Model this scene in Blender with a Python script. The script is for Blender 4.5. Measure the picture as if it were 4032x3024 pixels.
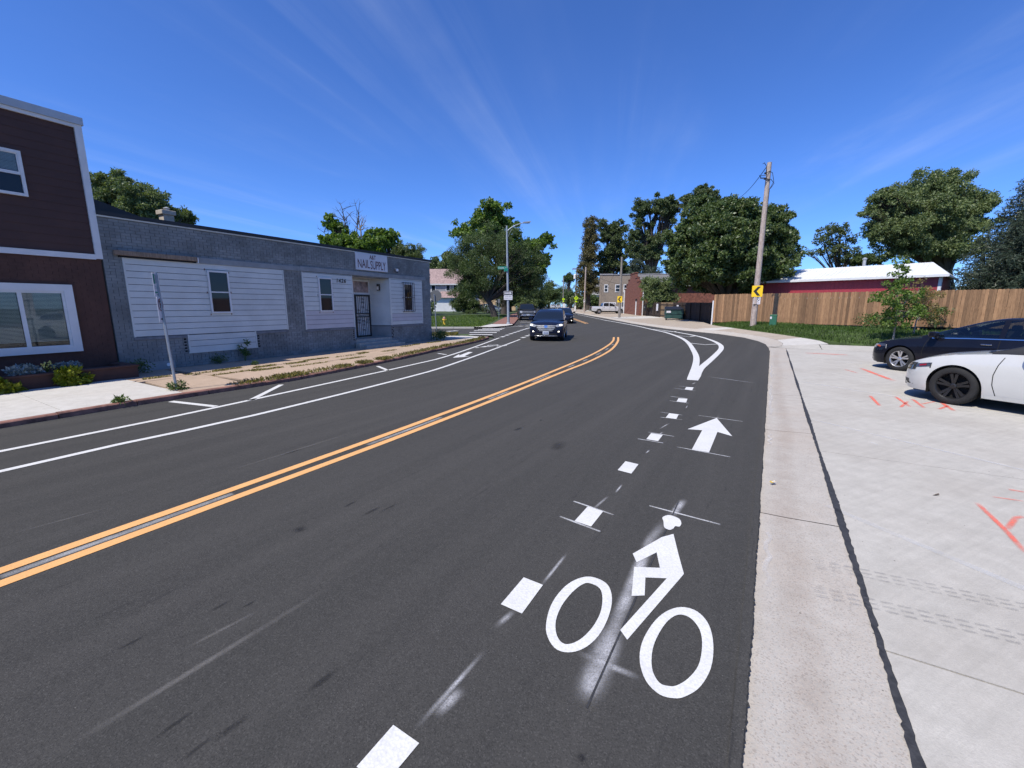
import bpy, math, random
import numpy as np
from mathutils import Vector, Matrix, geometry

for o in list(bpy.data.objects): bpy.data.objects.remove(o)
SC = bpy.context.scene
COL = SC.collection
R = math.radians
rnd = random.Random(7)

# ------------------------------------------------------------------ camera
CAM_H, FPX, PITCH = 1.78, 1680.0, math.atan(305.0 / 1680.0)
cd = bpy.data.cameras.new('camera'); cam = bpy.data.objects.new('camera', cd); COL.objects.link(cam)
cd.sensor_width = 36.0; cd.lens = FPX / 4032.0 * 36.0; cd.clip_start = 0.05; cd.clip_end = 4000.0
cam.location = (0, 0, CAM_H); cam.rotation_euler = (R(90) - PITCH, 0, 0)
SC.camera = cam

# ------------------------------------------------------------------ sky, sun, exposure
SUN_EL = R(56.0); SUN_H = Vector((-0.725, -0.688, 0)).normalized()
SUN_DIR = Vector((SUN_H.x * math.cos(SUN_EL), SUN_H.y * math.cos(SUN_EL), math.sin(SUN_EL)))
W = bpy.data.worlds.new('World'); SC.world = W; W.use_nodes = True
wn, wl = W.node_tree.nodes, W.node_tree.links
for n in list(wn): wn.remove(n)
out = wn.new('ShaderNodeOutputWorld'); bg = wn.new('ShaderNodeBackground'); bg.inputs['Strength'].default_value = 0.12
sky = wn.new('ShaderNodeTexSky'); sky.sky_type = 'NISHITA'; sky.sun_disc = False
sky.sun_elevation = SUN_EL; sky.sun_rotation = math.atan2(SUN_H.x, SUN_H.y)
sky.air_density = 0.8; sky.dust_density = 0.25; sky.ozone_density = 3.0; sky.altitude = 300
# thin cirrus: streaks that run parallel in a cloud layer high above the street
tc = wn.new('ShaderNodeTexCoord'); sep = wn.new('ShaderNodeSeparateXYZ'); wl.new(tc.outputs['Generated'], sep.inputs[0])
def M(op, a, b=None, c=None):
    n = wn.new('ShaderNodeMath'); n.operation = op
    for i, x in enumerate((a, b, c)):
        if x is None: continue
        if isinstance(x, (int, float)): n.inputs[i].default_value = x
        else: wl.new(x, n.inputs[i])
    return n.outputs[0]
zc = M('MAXIMUM', sep.outputs[2], 0.03)
px = M('DIVIDE', sep.outputs[0], zc); py = M('DIVIDE', sep.outputs[1], zc)
ang = R(13.0)   # heading of the streaks
ca, sa = math.cos(ang), math.sin(ang)
along = M('ADD', M('MULTIPLY', px, sa), M('MULTIPLY', py, ca))
across = M('SUBTRACT', M('MULTIPLY', px, ca), M('MULTIPLY', py, sa))
def cirrus(sa_, sc_, off, lo, hi, scale, rough=0.6):
    cmb = wn.new('ShaderNodeCombineXYZ'); wl.new(M('MULTIPLY', along, sa_), cmb.inputs[0]); wl.new(M('MULTIPLY_ADD', across, sc_, off), cmb.inputs[1])
    cmb.inputs[2].default_value = off
    nz = wn.new('ShaderNodeTexNoise'); nz.inputs['Scale'].default_value = scale; nz.inputs['Detail'].default_value = 7; nz.inputs['Roughness'].default_value = rough
    nz.inputs['Distortion'].default_value = 0.25
    wl.new(cmb.outputs[0], nz.inputs['Vector'])
    mr = wn.new('ShaderNodeMapRange'); mr.interpolation_type = 'SMOOTHSTEP'
    mr.inputs['From Min'].default_value = lo; mr.inputs['From Max'].default_value = hi
    wl.new(nz.outputs['Fac'], mr.inputs['Value']); return mr.outputs[0]
c1 = cirrus(0.09, 0.95, 1.3, 0.44, 0.82, 1.6, .5); c2 = cirrus(0.06, 1.9, 4.4, 0.46, 0.86, 1.3, 0.6); c3 = cirrus(0.30, 0.6, 2.2, 0.36, 0.72, 1.2)
cl = M('MULTIPLY', M('MULTIPLY_ADD', c1, 0.55, M('MULTIPLY', c2, 0.55)), c3)
cl = M('MINIMUM', M('MULTIPLY', cl, 0.40), 0.34)
tint = wn.new('ShaderNodeMix'); tint.data_type = 'RGBA'; tint.blend_type = 'MULTIPLY'; tint.inputs['Factor'].default_value = 1.0
wl.new(sky.outputs[0], tint.inputs[6]); tint.inputs[7].default_value = (0.55, 0.87, 1.46, 1)
mix = wn.new('ShaderNodeMix'); mix.data_type = 'RGBA'; wl.new(cl, mix.inputs['Factor'])
wl.new(tint.outputs[2], mix.inputs[6]); mix.inputs[7].default_value = (5.2, 5.9, 7.4, 1)
wl.new(mix.outputs[2], bg.inputs[0]); wl.new(bg.outputs[0], out.inputs[0])
sd = bpy.data.lights.new('sun', 'SUN'); sd.energy = 5.0; sd.angle = R(0.53); sd.color = (1.0, 0.94, 0.84)
so = bpy.data.objects.new('sun', sd); COL.objects.link(so); so.location = SUN_DIR * 60
so.rotation_euler = SUN_DIR.to_track_quat('Z', 'Y').to_euler()
vs = SC.view_settings; vs.view_transform = 'Standard'; vs.look = 'None'; vs.gamma = 1.0; vs.exposure = 0.22; vs.use_curve_mapping = False

# ------------------------------------------------------------------ survey helpers (photo pixel -> place in the street)
CP, SP = math.cos(PITCH), math.sin(PITCH)
def ray(x, y):
    u = (x - 2016.0) / FPX; v = (1512.0 - y) / FPX
    return u, CP + v * SP, -SP + v * CP
def zroad(Y):                       # the street climbs gently beyond the bend
    if Y < 20: return 0.0
    if Y > 230: Y = 230
    t = Y - 20
    return 0.0075 * (t - 5) if t > 10 else 0.0075 * t * t / 20
def G(x, y, z=0.0):
    d = ray(x, y); t = (z - CAM_H) / d[2]; return Vector((d[0] * t, d[1] * t, z))
def GR(x, y, dz=0.0):
    g = G(x, y, dz)
    for _ in range(50):
        g = G(x, y, 0.5 * g.z + 0.5 * (zroad(g.y) + dz))
    return g
def A(x, y, Y):
    d = ray(x, y); t = Y / d[1]; return Vector((d[0] * t, Y, CAM_H + d[2] * t))

# ------------------------------------------------------------------ materials
def nt(name):
    m = bpy.data.materials.new(name); m.use_nodes = True
    n, l = m.node_tree.nodes, m.node_tree.links
    return m, n, l, n['Principled BSDF']
def _m(n, l, op, a, b=None):
    q = n.new('ShaderNodeMath'); q.operation = op
    for i, x in enumerate((a, b)):
        if x is None: continue
        if isinstance(x, (int, float)): q.inputs[i].default_value = x
        else: l.new(x, q.inputs[i])
    return q.outputs[0]
def noise(n, l, vec, scale, detail=6, rough=0.6, lo=0.3, hi=0.7, mapping=None):
    if mapping:
        if mapping[1]: m0 = n.new('ShaderNodeMapping'); m0.inputs['Rotation'].default_value = (0, 0, mapping[1]); l.new(vec, m0.inputs[0]); vec = m0.outputs[0]
        mp = n.new('ShaderNodeMapping'); mp.inputs['Scale'].default_value = mapping[0]; l.new(vec, mp.inputs[0]); vec = mp.outputs[0]
    t = n.new('ShaderNodeTexNoise'); t.inputs['Scale'].default_value = scale; t.inputs['Detail'].default_value = detail; t.inputs['Roughness'].default_value = rough
    l.new(vec, t.inputs['Vector'])
    mr = n.new('ShaderNodeMapRange'); mr.inputs['From Min'].default_value = lo; mr.inputs['From Max'].default_value = hi
    l.new(t.outputs['Fac'], mr.inputs['Value']); return mr.outputs[0]
def mixc(n, l, fac, a, b, blend='MIX'):
    q = n.new('ShaderNodeMix'); q.data_type = 'RGBA'; q.blend_type = blend
    if isinstance(fac, (int, float)): q.inputs['Factor'].default_value = fac
    else: l.new(fac, q.inputs['Factor'])
    for i, x in ((6, a), (7, b)):
        if isinstance(x, tuple): q.inputs[i].default_value = (*x, 1) if len(x) == 3 else x
        else: l.new(x, q.inputs[i])
    return q.outputs[2]
def bump(n, l, bs, h, strength=0.3, dist=0.01):
    b = n.new('ShaderNodeBump'); b.inputs['Strength'].default_value = strength; b.inputs['Distance'].default_value = dist
    l.new(h, b.inputs['Height']); l.new(b.outputs[0], bs.inputs['Normal'])
def geo(n): return n.new('ShaderNodeNewGeometry')
def simple(name, col, rough=0.6, metal=0.0, spec=0.5, var=0.12, scale=3.0, obj=True, bmp=0.0, bscale=60, isl=0.0, coat=0.0):
    """plain painted / weathered surface: mottled colour, optional per-piece tone, fine relief"""
    m, n, l, bs = nt(name)
    if obj: v = n.new('ShaderNodeTexCoord').outputs['Object']
    else: v = geo(n).outputs['Position']
    dark = tuple(c * (1 - var * 1.6) for c in col); light = tuple(min(1, c * (1 + var)) for c in col)
    c = mixc(n, l, noise(n, l, v, scale), dark, light)
    if isl:
        g = geo(n); r_ = n.new('ShaderNodeMapRange'); r_.inputs['To Min'].default_value = 1 - isl; r_.inputs['To Max'].default_value = 1 + isl
        l.new(g.outputs['Random Per Island'], r_.inputs['Value'])
        cb = n.new('ShaderNodeCombineXYZ')
        for i in range(3): l.new(r_.outputs[0], cb.inputs[i])
        c = mixc(n, l, 1.0, c, cb.outputs[0], 'MULTIPLY')
    l.new(c, bs.inputs['Base Color'])
    bs.inputs['Roughness'].default_value = rough; bs.inputs['Metallic'].default_value = metal
    bs.inputs['Specular IOR Level'].default_value = spec; bs.inputs['Coat Weight'].default_value = coat
    bs.inputs['Coat Roughness'].default_value = 0.04
    if bmp: bump(n, l, bs, noise(n, l, v, bscale, 4, 0.7, 0.0, 1.0), bmp, 0.01)
    return m
def emit(name, col, s):
    m, n, l, bs = nt(name); bs.inputs['Base Color'].default_value = (*col, 1); bs.inputs['Emission Color'].default_value = (*col, 1); bs.inputs['Emission Strength'].default_value = s
    return m
def glassy(name, col=(0.012, 0.014, 0.017), rough=0.03, spec=0.6):
    m, n, l, bs = nt(name); bs.inputs['Base Color'].default_value = (*col, 1); bs.inputs['Roughness'].default_value = rough
    bs.inputs['Specular IOR Level'].default_value = spec; return m
def thin_glass(name, tint_=(0.55, 0.6, 0.6), refl=0.12):
    m, n, l, bs = nt(name)
    tr = n.new('ShaderNodeBsdfTransparent'); tr.inputs[0].default_value = (*tint_, 1)
    gl = n.new('ShaderNodeBsdfGlossy'); gl.inputs['Roughness'].default_value = 0.02
    fr = n.new('ShaderNodeFresnel'); fr.inputs[0].default_value = 1.5
    f2 = _m(n, l, 'ADD', fr.outputs[0], refl)
    ms = n.new('ShaderNodeMixShader'); l.new(f2, ms.inputs[0]); l.new(tr.outputs[0], ms.inputs[1]); l.new(gl.outputs[0], ms.inputs[2])
    l.new(ms.outputs[0], n['Material Output'].inputs[0]); return m
def leafmat(name, a, b, trans=0.35, rough=0.5, pale=None):
    m, n, l, bs = nt(name); g = geo(n)
    c = mixc(n, l, g.outputs['Random Per Island'], a, b)
    if pale:          # a share of leaves shows its pale underside
        fr = _m(n, l, 'FRACT', _m(n, l, 'MULTIPLY', g.outputs['Random Per Island'], 37.3)); c = mixc(n, l, _m(n, l, 'GREATER_THAN', fr, pale[0]), c, pale[1])
    l.new(c, bs.inputs['Base Color']); bs.inputs['Roughness'].default_value = rough; bs.inputs['Specular IOR Level'].default_value = 0.35
    t = n.new('ShaderNodeBsdfTranslucent'); l.new(mixc(n, l, 1.0, c, (1.25, 1.3, 0.6), 'MULTIPLY'), t.inputs[0])
    ms = n.new('ShaderNodeMixShader'); ms.inputs[0].default_value = trans
    l.new(bs.outputs[0], ms.inputs[1]); l.new(t.outputs[0], ms.inputs[2]); l.new(ms.outputs[0], n['Material Output'].inputs[0]); return m
def barkmat(name, a, b):
    m, n, l, bs = nt(name); v = n.new('ShaderNodeTexCoord').outputs['Object']
    f = noise(n, l, v, 7, 6, 0.7, 0.3, 0.7, ((3, 3, 0.5), 0))
    l.new(mixc(n, l, f, a, b), bs.inputs['Base Color']); bs.inputs['Roughness'].default_value = 0.9
    bump(n, l, bs, f, 0.6, 0.03); return m
MAT = {}

def asphalt():
    m, n, l, bs = nt('asphalt'); P = geo(n).outputs['Position']
    th = R(90 - 31)      # lane direction near the camera
    fine = noise(n, l, P, 105, 4, 0.85, 0.36, 0.70)
    mid = noise(n, l, P, 15, 6, 0.75, 0.3, 0.7)
    big = noise(n, l, P, 0.55, 5, 0.6, 0.25, 0.75)
    lane = noise(n, l, P, 1.0, 6, 0.6, 0.42, 0.75, ((0.10, 2.6, 1), -th))
    scr = noise(n, l, P, 1.0, 6, 0.7, 0.60, 0.78, ((0.8, 14, 1), -th))
    c = mixc(n, l, mid, (0.032, 0.031, 0.029), (0.052, 0.0505, 0.047))
    c = mixc(n, l, _m(n, l, 'MULTIPLY', fine, 0.62), c, (0.092, 0.0895, 0.084))
    c = mixc(n, l, _m(n, l, 'MULTIPLY', big, 0.45), c, (0.060, 0.058, 0.054))
    c = mixc(n, l, _m(n, l, 'MULTIPLY', lane, 0.5), c, (0.085, 0.081, 0.075))
    c = mixc(n, l, _m(n, l, 'MULTIPLY', scr, 0.75), c, (0.016, 0.016, 0.018))
    ag = n.new('ShaderNodeTexVoronoi'); ag.inputs['Scale'].default_value = 170; l.new(P, ag.inputs['Vector']); agc = n.new('ShaderNodeSeparateColor'); l.new(ag.outputs['Color'], agc.inputs[0])
    c = mixc(n, l, _m(n, l, 'MULTIPLY', _m(n, l, 'GREATER_THAN', agc.outputs[0], 0.88), 0.28), c, (0.13, 0.126, 0.118))
    c = mixc(n, l, _m(n, l, 'MULTIPLY', _m(n, l, 'GREATER_THAN', agc.outputs[1], 0.78), 0.3), c, (0.018, 0.018, 0.0175))
    sp = n.new('ShaderNodeTexVoronoi'); sp.inputs['Scale'].default_value = 38; l.new(P, sp.inputs['Vector'])
    dots = _m(n, l, 'LESS_THAN', sp.outputs['Distance'], 0.055)
    pick = _m(n, l, 'GREATER_THAN', noise(n, l, P, 9.0, 2, 0.5, 0, 1), 0.60)
    c = mixc(n, l, _m(n, l, 'MULTIPLY', _m(n, l, 'MULTIPLY', dots, pick), 0.8), c, (0.30, 0.29, 0.27))
    l.new(c, bs.inputs['Base Color']); bs.inputs['Roughness'].default_value = 0.85; bs.inputs['Specular IOR Level'].default_value = 0.15
    h = _m(n, l, 'ADD', fine, _m(n, l, 'MULTIPLY', mid, 0.5)); bump(n, l, bs, h, 0.55, 0.006)
    return m
def concrete(name, a=(0.40, 0.38, 0.338), b=(0.535, 0.508, 0.455), stain=(0.31, 0.28, 0.24), sfac=0.5, agg=0.0, dirn=None):
    m, n, l, bs = nt(name); P = geo(n).outputs['Position']
    fine = noise(n, l, P, 80, 4, 0.85, 0.36, 0.74)
    mid = noise(n, l, P, 5, 7, 0.75, 0.3, 0.72)
    big = noise(n, l, P, 0.8, 6, 0.6, 0.45, 0.75)
    c = mixc(n, l, mid, a, b)
    c = mixc(n, l, _m(n, l, 'MULTIPLY', fine, 0.5), c, tuple(x * 0.55 for x in a))
    c = mixc(n, l, _m(n, l, 'MULTIPLY', big, sfac), c, stain)
    if dirn is not None:
        br = noise(n, l, P, 1.0, 5, 0.7, 0.42, 0.8, ((0.7, 16, 1), dirn))
        c = mixc(n, l, _m(n, l, 'MULTIPLY', br, 0.35), c, tuple(x * 0.66 for x in a))
    if agg:
        vo = n.new('ShaderNodeTexVoronoi'); vo.inputs['Scale'].default_value = 150; l.new(P, vo.inputs['Vector'])
        peb = n.new('ShaderNodeMapRange'); peb.inputs['From Min'].default_value = 0; peb.inputs['From Max'].default_value = 1
        sepc = n.new('ShaderNodeSeparateColor'); l.new(vo.outputs['Color'], sepc.inputs[0]); l.new(sepc.outputs[0], peb.inputs['Value'])
        c = mixc(n, l, _m(n, l, 'MULTIPLY', peb.outputs[0], agg), c, (0.50, 0.40, 0.31))
        c = mixc(n, l, _m(n, l, 'MULTIPLY', _m(n, l, 'GREATER_THAN', sepc.outputs[1], 0.88), 0.3), c, (0.13, 0.105, 0.09))
    # dark specks of tar and grit
    sp = n.new('ShaderNodeTexVoronoi'); sp.inputs['Scale'].default_value = 9; l.new(P, sp.inputs['Vector'])
    pk = _m(n, l, 'MULTIPLY', _m(n, l, 'LESS_THAN', sp.outputs['Distance'], 0.05), _m(n, l, 'GREATER_THAN', noise(n, l, P, 2.0, 2, 0.5, 0, 1), 0.55))
    c = mixc(n, l, _m(n, l, 'MULTIPLY', pk, 0.75), c, (0.05, 0.045, 0.04))
    l.new(c, bs.inputs['Base Color']); bs.inputs['Roughness'].default_value = 0.88; bs.inputs['Specular IOR Level'].default_value = 0.25
    bump(n, l, bs, _m(n, l, 'ADD', fine, mid), 0.35, 0.004); return m
def roadpaint(name, col, wear=0.35, tex=90):
    m, n, l, bs = nt(name); P = geo(n).outputs['Position']
    v = n.new('ShaderNodeTexVoronoi'); v.inputs['Scale'].default_value = tex; l.new(P, v.inputs['Vector'])
    w = noise(n, l, P, 70, 5, 0.8, 0.45, 0.78); d = noise(n, l, P, 4, 6, 0.65, 0.35, 0.75)
    c = mixc(n, l, _m(n, l, 'MULTIPLY', w, wear), col, tuple(x * 0.55 for x in col))
    c = mixc(n, l, _m(n, l, 'MULTIPLY', d, 0.5), c, tuple(x * 0.72 for x in col))
    c = mixc(n, l, _m(n, l, 'MULTIPLY', _m(n, l, 'GREATER_THAN', v.outputs['Distance'], 0.62), 0.22), c, tuple(x * 0.6 for x in col))
    chip = noise(n, l, P, 42, 6, 0.85, 0.66, 0.74); c = mixc(n, l, _m(n, l, 'MULTIPLY', chip, 0.75), c, (0.07, 0.068, 0.064))
    l.new(c, bs.inputs['Base Color']); bs.inputs['Roughness'].default_value = 0.6
    bump(n, l, bs, v.outputs['Distance'], 0.4, 0.003); return m
def spraypaint(name, col, power=1.0, amount=0.9, ends=0.5):
    """thin over-sprayed paint: fades to bare pavement at its edges (UV runs -1..1 across and along)"""
    m, n, l, bs = nt(name); uv = n.new('ShaderNodeUVMap').outputs[0]; P = geo(n).outputs['Position']
    s = n.new('ShaderNodeSeparateXYZ'); l.new(uv, s.inputs[0])
    def edge(o):
        a_ = _m(n, l, 'ABSOLUTE', _m(n, l, 'SUBTRACT', _m(n, l, 'MULTIPLY', o, 2), 1)); e = _m(n, l, 'SUBTRACT', 1, _m(n, l, 'MULTIPLY', a_, a_)); return _m(n, l, 'POWER', _m(n, l, 'MAXIMUM', e, 0), power)
    f = _m(n, l, 'MULTIPLY', edge(s.outputs[0]), _m(n, l, 'POWER', edge(s.outputs[1]), ends))
    f = _m(n, l, 'MULTIPLY', f, noise(n, l, P, 120, 4, 0.8, 0.22, 0.62)); f = _m(n, l, 'MULTIPLY', f, amount)
    f = _m(n, l, 'MULTIPLY', f, noise(n, l, P, 4, 4, 0.6, 0.15, 0.6))
    bs.inputs['Base Color'].default_value = (*col, 1); bs.inputs['Roughness'].default_value = 0.8; l.new(f, bs.inputs['Alpha']); return m
def brickmat(name, a, b, rough=0.85, isl=0.2):
    return simple(name, tuple((x + y) / 2 for x, y in zip(a, b)), rough, var=0.22, scale=9, bmp=0.4, bscale=40, isl=isl)
def woodmat(name, a, b, isl=0.22):
    m, n, l, bs = nt(name); v = n.new('ShaderNodeTexCoord').outputs['Object']; g = geo(n)
    oi = n.new('ShaderNodeObjectInfo')
    vv = n.new('ShaderNodeVectorMath'); vv.operation = 'ADD'; l.new(v, vv.inputs[0])
    cb = n.new('ShaderNodeCombineXYZ'); l.new(_m(n, l, 'MULTIPLY', oi.outputs['Random'], 40), cb.inputs[0]); l.new(cb.outputs[0], vv.inputs[1])
    f = noise(n, l, vv.outputs[0], 5, 6, 0.7, 0.3, 0.72, ((6, 6, 0.45), 0))
    st = noise(n, l, vv.outputs[0], 2.2, 5, 0.7, 0.5, 0.75)
    c = mixc(n, l, f, a, b); c = mixc(n, l, _m(n, l, 'MULTIPLY', st, 0.5), c, tuple(x * 0.55 for x in a))
    r_ = n.new('ShaderNodeMapRange'); r_.inputs['To Min'].default_value = 1 - isl; r_.inputs['To Max'].default_value = 1 + isl; l.new(oi.outputs['Random'], r_.inputs['Value'])
    c2 = n.new('ShaderNodeCombineXYZ')
    for i in range(3): l.new(r_.outputs[0], c2.inputs[i])
    c = mixc(n, l, 1.0, c, c2.outputs[0], 'MULTIPLY')
    l.new(c, bs.inputs['Base Color']); bs.inputs['Roughness'].default_value = 0.85; bump(n, l, bs, f, 0.4, 0.006); return m
# ------------------------------------------------------------------ mesh + object helpers
def tag(o, label=None, cat=None, group=None, kind=None):
    if label: o['label'] = label
    if cat: o['category'] = cat
    if group: o['group'] = group
    if kind: o['kind'] = kind
    return o
def thing(name, label, cat, loc=(0, 0, 0), rz=0.0, group=None):
    o = bpy.data.objects.new(name, None); COL.objects.link(o); o.empty_display_size = 0.2
    o.location = loc; o.rotation_euler = (0, 0, rz); return tag(o, label, cat, group)
def link(name, me, parent=None, loc=None, rot=None):
    o = bpy.data.objects.new(name, me); COL.objects.link(o)
    if parent is not None: o.parent = parent
    if loc is not None: o.location = loc
    if rot is not None: o.rotation_euler = rot
    return o
def copy_tree(o, parent=None):
    kids = list(o.children); c = o.copy(); COL.objects.link(c); c.parent = parent
    for k in kids: copy_tree(k, c)
    return c
class MB:
    def __init__(s): s.v = []; s.f = []; s.uv = None
    def add(s, vs, fs):
        b = len(s.v); s.v += [tuple(p) for p in vs]; s.f += [tuple(i + b for i in q) for q in fs]; return s
    def poly(s, pts): return s.add(pts, [tuple(range(len(pts)))])
    def box(s, x0, x1, y0, y1, z0, z1):
        return s.add([(x0, y0, z0), (x1, y0, z0), (x1, y1, z0), (x0, y1, z0), (x0, y0, z1), (x1, y0, z1), (x1, y1, z1), (x0, y1, z1)],
                     [(0, 3, 2, 1), (4, 5, 6, 7), (0, 1, 5, 4), (1, 2, 6, 5), (2, 3, 7, 6), (3, 0, 4, 7)])
    def bbox(s, x0, x1, y0, y1, z0, z1, b=0.01):
        """box with chamfered edges"""
        vs = []
        for (xa, ya, za) in ((b, b, 0), (b, 0, b), (0, b, b)):
            for sx in (0, 1):
                for sy in (0, 1):
                    for sz in (0, 1):
                        vs.append((x0 + xa if not sx else x1 - xa, y0 + ya if not sy else y1 - ya, z0 + za if not sz else z1 - za))
        idx = lambda k, a, c, d: k * 8 + a * 4 + c * 2 + d
        fs = [(idx(0,0,0,0), idx(0,0,1,0), idx(0,1,1,0), idx(0,1,0,0)), (idx(0,0,0,1), idx(0,1,0,1), idx(0,1,1,1), idx(0,0,1,1)),
              (idx(1,0,0,0), idx(1,1,0,0), idx(1,1,0,1), idx(1,0,0,1)), (idx(1,0,1,0), idx(1,0,1,1), idx(1,1,1,1), idx(1,1,1,0)),
              (idx(2,0,0,0), idx(2,0,0,1), idx(2,0,1,1), idx(2,0,1,0)), (idx(2,1,0,0), idx(2,1,1,0), idx(2,1,1,1), idx(2,1,0,1))]
        for a in (0, 1):
            for c in (0, 1):
                fs.append((idx(0, 0, a, c), idx(0, 1, a, c), idx(1, 1, a, c), idx(1, 0, a, c)))
                fs.append((idx(0, a, 0, c), idx(0, a, 1, c), idx(2, a, 1, c), idx(2, a, 0, c)))
                fs.append((idx(1, a, c, 0), idx(1, a, c, 1), idx(2, a, c, 1), idx(2, a, c, 0)))
                for d in (0, 1): fs.append((idx(0, a, c, d), idx(1, a, c, d), idx(2, a, c, d)))
        return s.add(vs, fs)
    def tube(s, pts, rad, n=8, cap=True):
        pts = [Vector(p) for p in pts]
        if not hasattr(rad, '__len__'): rad = [rad] * len(pts)
        b = len(s.v); up = None
        for i, p in enumerate(pts):
            t = (pts[min(i + 1, len(pts) - 1)] - pts[max(i - 1, 0)])
            t = t.normalized() if t.length > 1e-9 else Vector((0, 0, 1))
            if up is None: up = Vector((1, 0, 0)) if abs(t.x) < 0.9 else Vector((0, 1, 0))
            a = t.cross(up)
            if a.length < 1e-6: a = t.cross(Vector((0, 1, 0.3)))
            a.normalize(); c = a.cross(t).normalized(); up = c
            for k in range(n):
                w = 2 * math.pi * k / n; q = p + (a * math.cos(w) + c * math.sin(w)) * rad[i]; s.v.append(tuple(q))
        for i in range(len(pts) - 1):
            for k in range(n):
                k2 = (k + 1) % n; s.f.append((b + i * n + k, b + i * n + k2, b + (i + 1) * n + k2, b + (i + 1) * n + k))
        if cap:
            s.f.append(tuple(b + k for k in range(n))[::-1]); e = b + (len(pts) - 1) * n; s.f.append(tuple(e + k for k in range(n)))
        return s
    def lathe(s, prof, n=24, axis='z', off=(0, 0, 0), cap=True):
        """prof: (radius, height) pairs"""
        b = len(s.v)
        for (r, h) in prof:
            for k in range(n):
                w = 2 * math.pi * k / n; a, c = r * math.cos(w), r * math.sin(w)
                p = (a, c, h) if axis == 'z' else ((a, h, c) if axis == 'y' else (h, a, c))
                s.v.append((p[0] + off[0], p[1] + off[1], p[2] + off[2]))
        for i in range(len(prof) - 1):
            for k in range(n):
                k2 = (k + 1) % n; s.f.append((b + i * n + k, b + i * n + k2, b + (i + 1) * n + k2, b + (i + 1) * n + k))
        if cap: s.f.append(tuple(b + k for k in range(n))[::-1]); e = b + (len(prof) - 1) * n; s.f.append(tuple(e + k for k in range(n)))
        return s
    def prism(s, poly, mp, d0, d1):
        """extrude a 2d outline; mp(u, v, d) -> point"""
        n = len(poly); b = len(s.v)
        for d in (d0, d1):
            for (u, v) in poly: s.v.append(tuple(mp(u, v, d)))
        s.f.append(tuple(b + k for k in range(n))[::-1]); s.f.append(tuple(b + n + k for k in range(n)))
        for k in range(n):
            k2 = (k + 1) % n; s.f.append((b + k, b + k2, b + n + k2, b + n + k))
        return s
    def mesh(s, name, mat, smooth=False, ang=35):
        me = bpy.data.meshes.new(name); me.from_pydata(s.v, [], s.f)
        if mat is not None: me.materials.append(MAT[mat] if isinstance(mat, str) else mat)
        if s.uv is not None:
            ul = me.uv_layers.new(name='UVMap')
            for lp in me.loops: ul.data[lp.index].uv = s.uv[lp.vertex_index]
        me.validate(); me.update()
        if smooth:
            me.polygons.foreach_set('use_smooth', [True] * len(me.polygons)); me.set_sharp_from_angle(angle=R(ang))
        return me
    def build(s, name, mat, parent=None, smooth=False, ang=35, loc=None, rot=None):
        return link(name, s.mesh(name, mat, smooth, ang), parent, loc, rot)
def fill(pts, name, mat, parent=None, holes=None):
    """flat polygon (any outline) as triangles, z kept"""
    loops = [[Vector(p) for p in pts]] + [[Vector(p) for p in h] for h in (holes or [])]
    tr = geometry.tessellate_polygon(loops); vs = [p for lp in loops for p in lp]
    fs = []
    for t in tr:
        a, b, c = (vs[i] for i in t)
        fs.append(t if (b - a).cross(c - a).z > 0 else t[::-1])
    m = MB(); m.add(vs, fs); return m.build(name, mat, parent)
def resample(pl, step):
    pl = [Vector(p) for p in pl]; o = [pl[0]]
    for a, b in zip(pl, pl[1:]):
        k = max(1, int((b - a).length / step))
        for i in range(1, k + 1): o.append(a.lerp(b, i / k))
    return o
def smooth_line(pl, step=0.5):
    """Catmull-Rom through points"""
    p = [Vector(q) for q in pl]; p = [p[0] * 2 - p[1]] + p + [p[-1] * 2 - p[-2]]; o = []
    for i in range(1, len(p) - 2):
        k = max(2, int((p[i + 1] - p[i]).length / step))
        for j in range(k):
            t = j / k; a, b, c, d = p[i - 1], p[i], p[i + 1], p[i + 2]
            o.append(0.5 * ((2 * b) + (c - a) * t + (2 * a - 5 * b + 4 * c - d) * t * t + (3 * b - a - 3 * c + d) * t ** 3))
    o.append(p[-2]); return o
def nrm2(pl, i):
    a, b = pl[max(i - 1, 0)], pl[min(i + 1, len(pl) - 1)]; t = (b - a); t.z = 0; t.normalize(); return Vector((t.y, -t.x, 0))   # to the right of travel
def offset(pl, d): return [p + nrm2(pl, i) * d for i, p in enumerate(pl)]
def along(pl, t):
    """point at fraction t of the length"""
    L = [0]
    for a, b in zip(pl, pl[1:]): L.append(L[-1] + (b - a).length)
    s_ = t * L[-1]
    for i in range(len(pl) - 1):
        if L[i + 1] >= s_: return pl[i].lerp(pl[i + 1], (s_ - L[i]) / max(1e-9, L[i + 1] - L[i]))
    return pl[-1]
def ribbon(pl, width, name, mat, parent=None, dz=0.004, zf=None, uv=False):
    """painted strip that follows a centre line on the road"""
    m = MB(); pl = [Vector(p) for p in pl]
    for i, p in enumerate(pl):
        n_ = nrm2(pl, i)
        for s_ in (-1, 1):
            q = p + n_ * (s_ * width / 2); m.v.append((q.x, q.y, (zf(q.y) if zf else zroad(q.y)) + dz))
    for i in range(len(pl) - 1): m.f.append((2 * i, 2 * i + 1, 2 * i + 3, 2 * i + 2))
    if uv: m.uv = [((k % 2), (k // 2) / (len(pl) - 1)) for k in range(len(m.v))]
    return m.build(name, mat, parent)
def loft(rows, name, mat, parent=None, smooth=False, close=False, ang=40):
    m = MB(); n = len(rows[0])
    for r_ in rows: m.v += [tuple(p) for p in r_]
    for i in range(len(rows) - 1):
        for k in range(n - 1 + (1 if close else 0)):
            k2 = (k + 1) % n; m.f.append((i * n + k, i * n + k2, (i + 1) * n + k2, (i + 1) * n + k))
    return m.build(name, mat, parent, smooth, ang)
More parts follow.
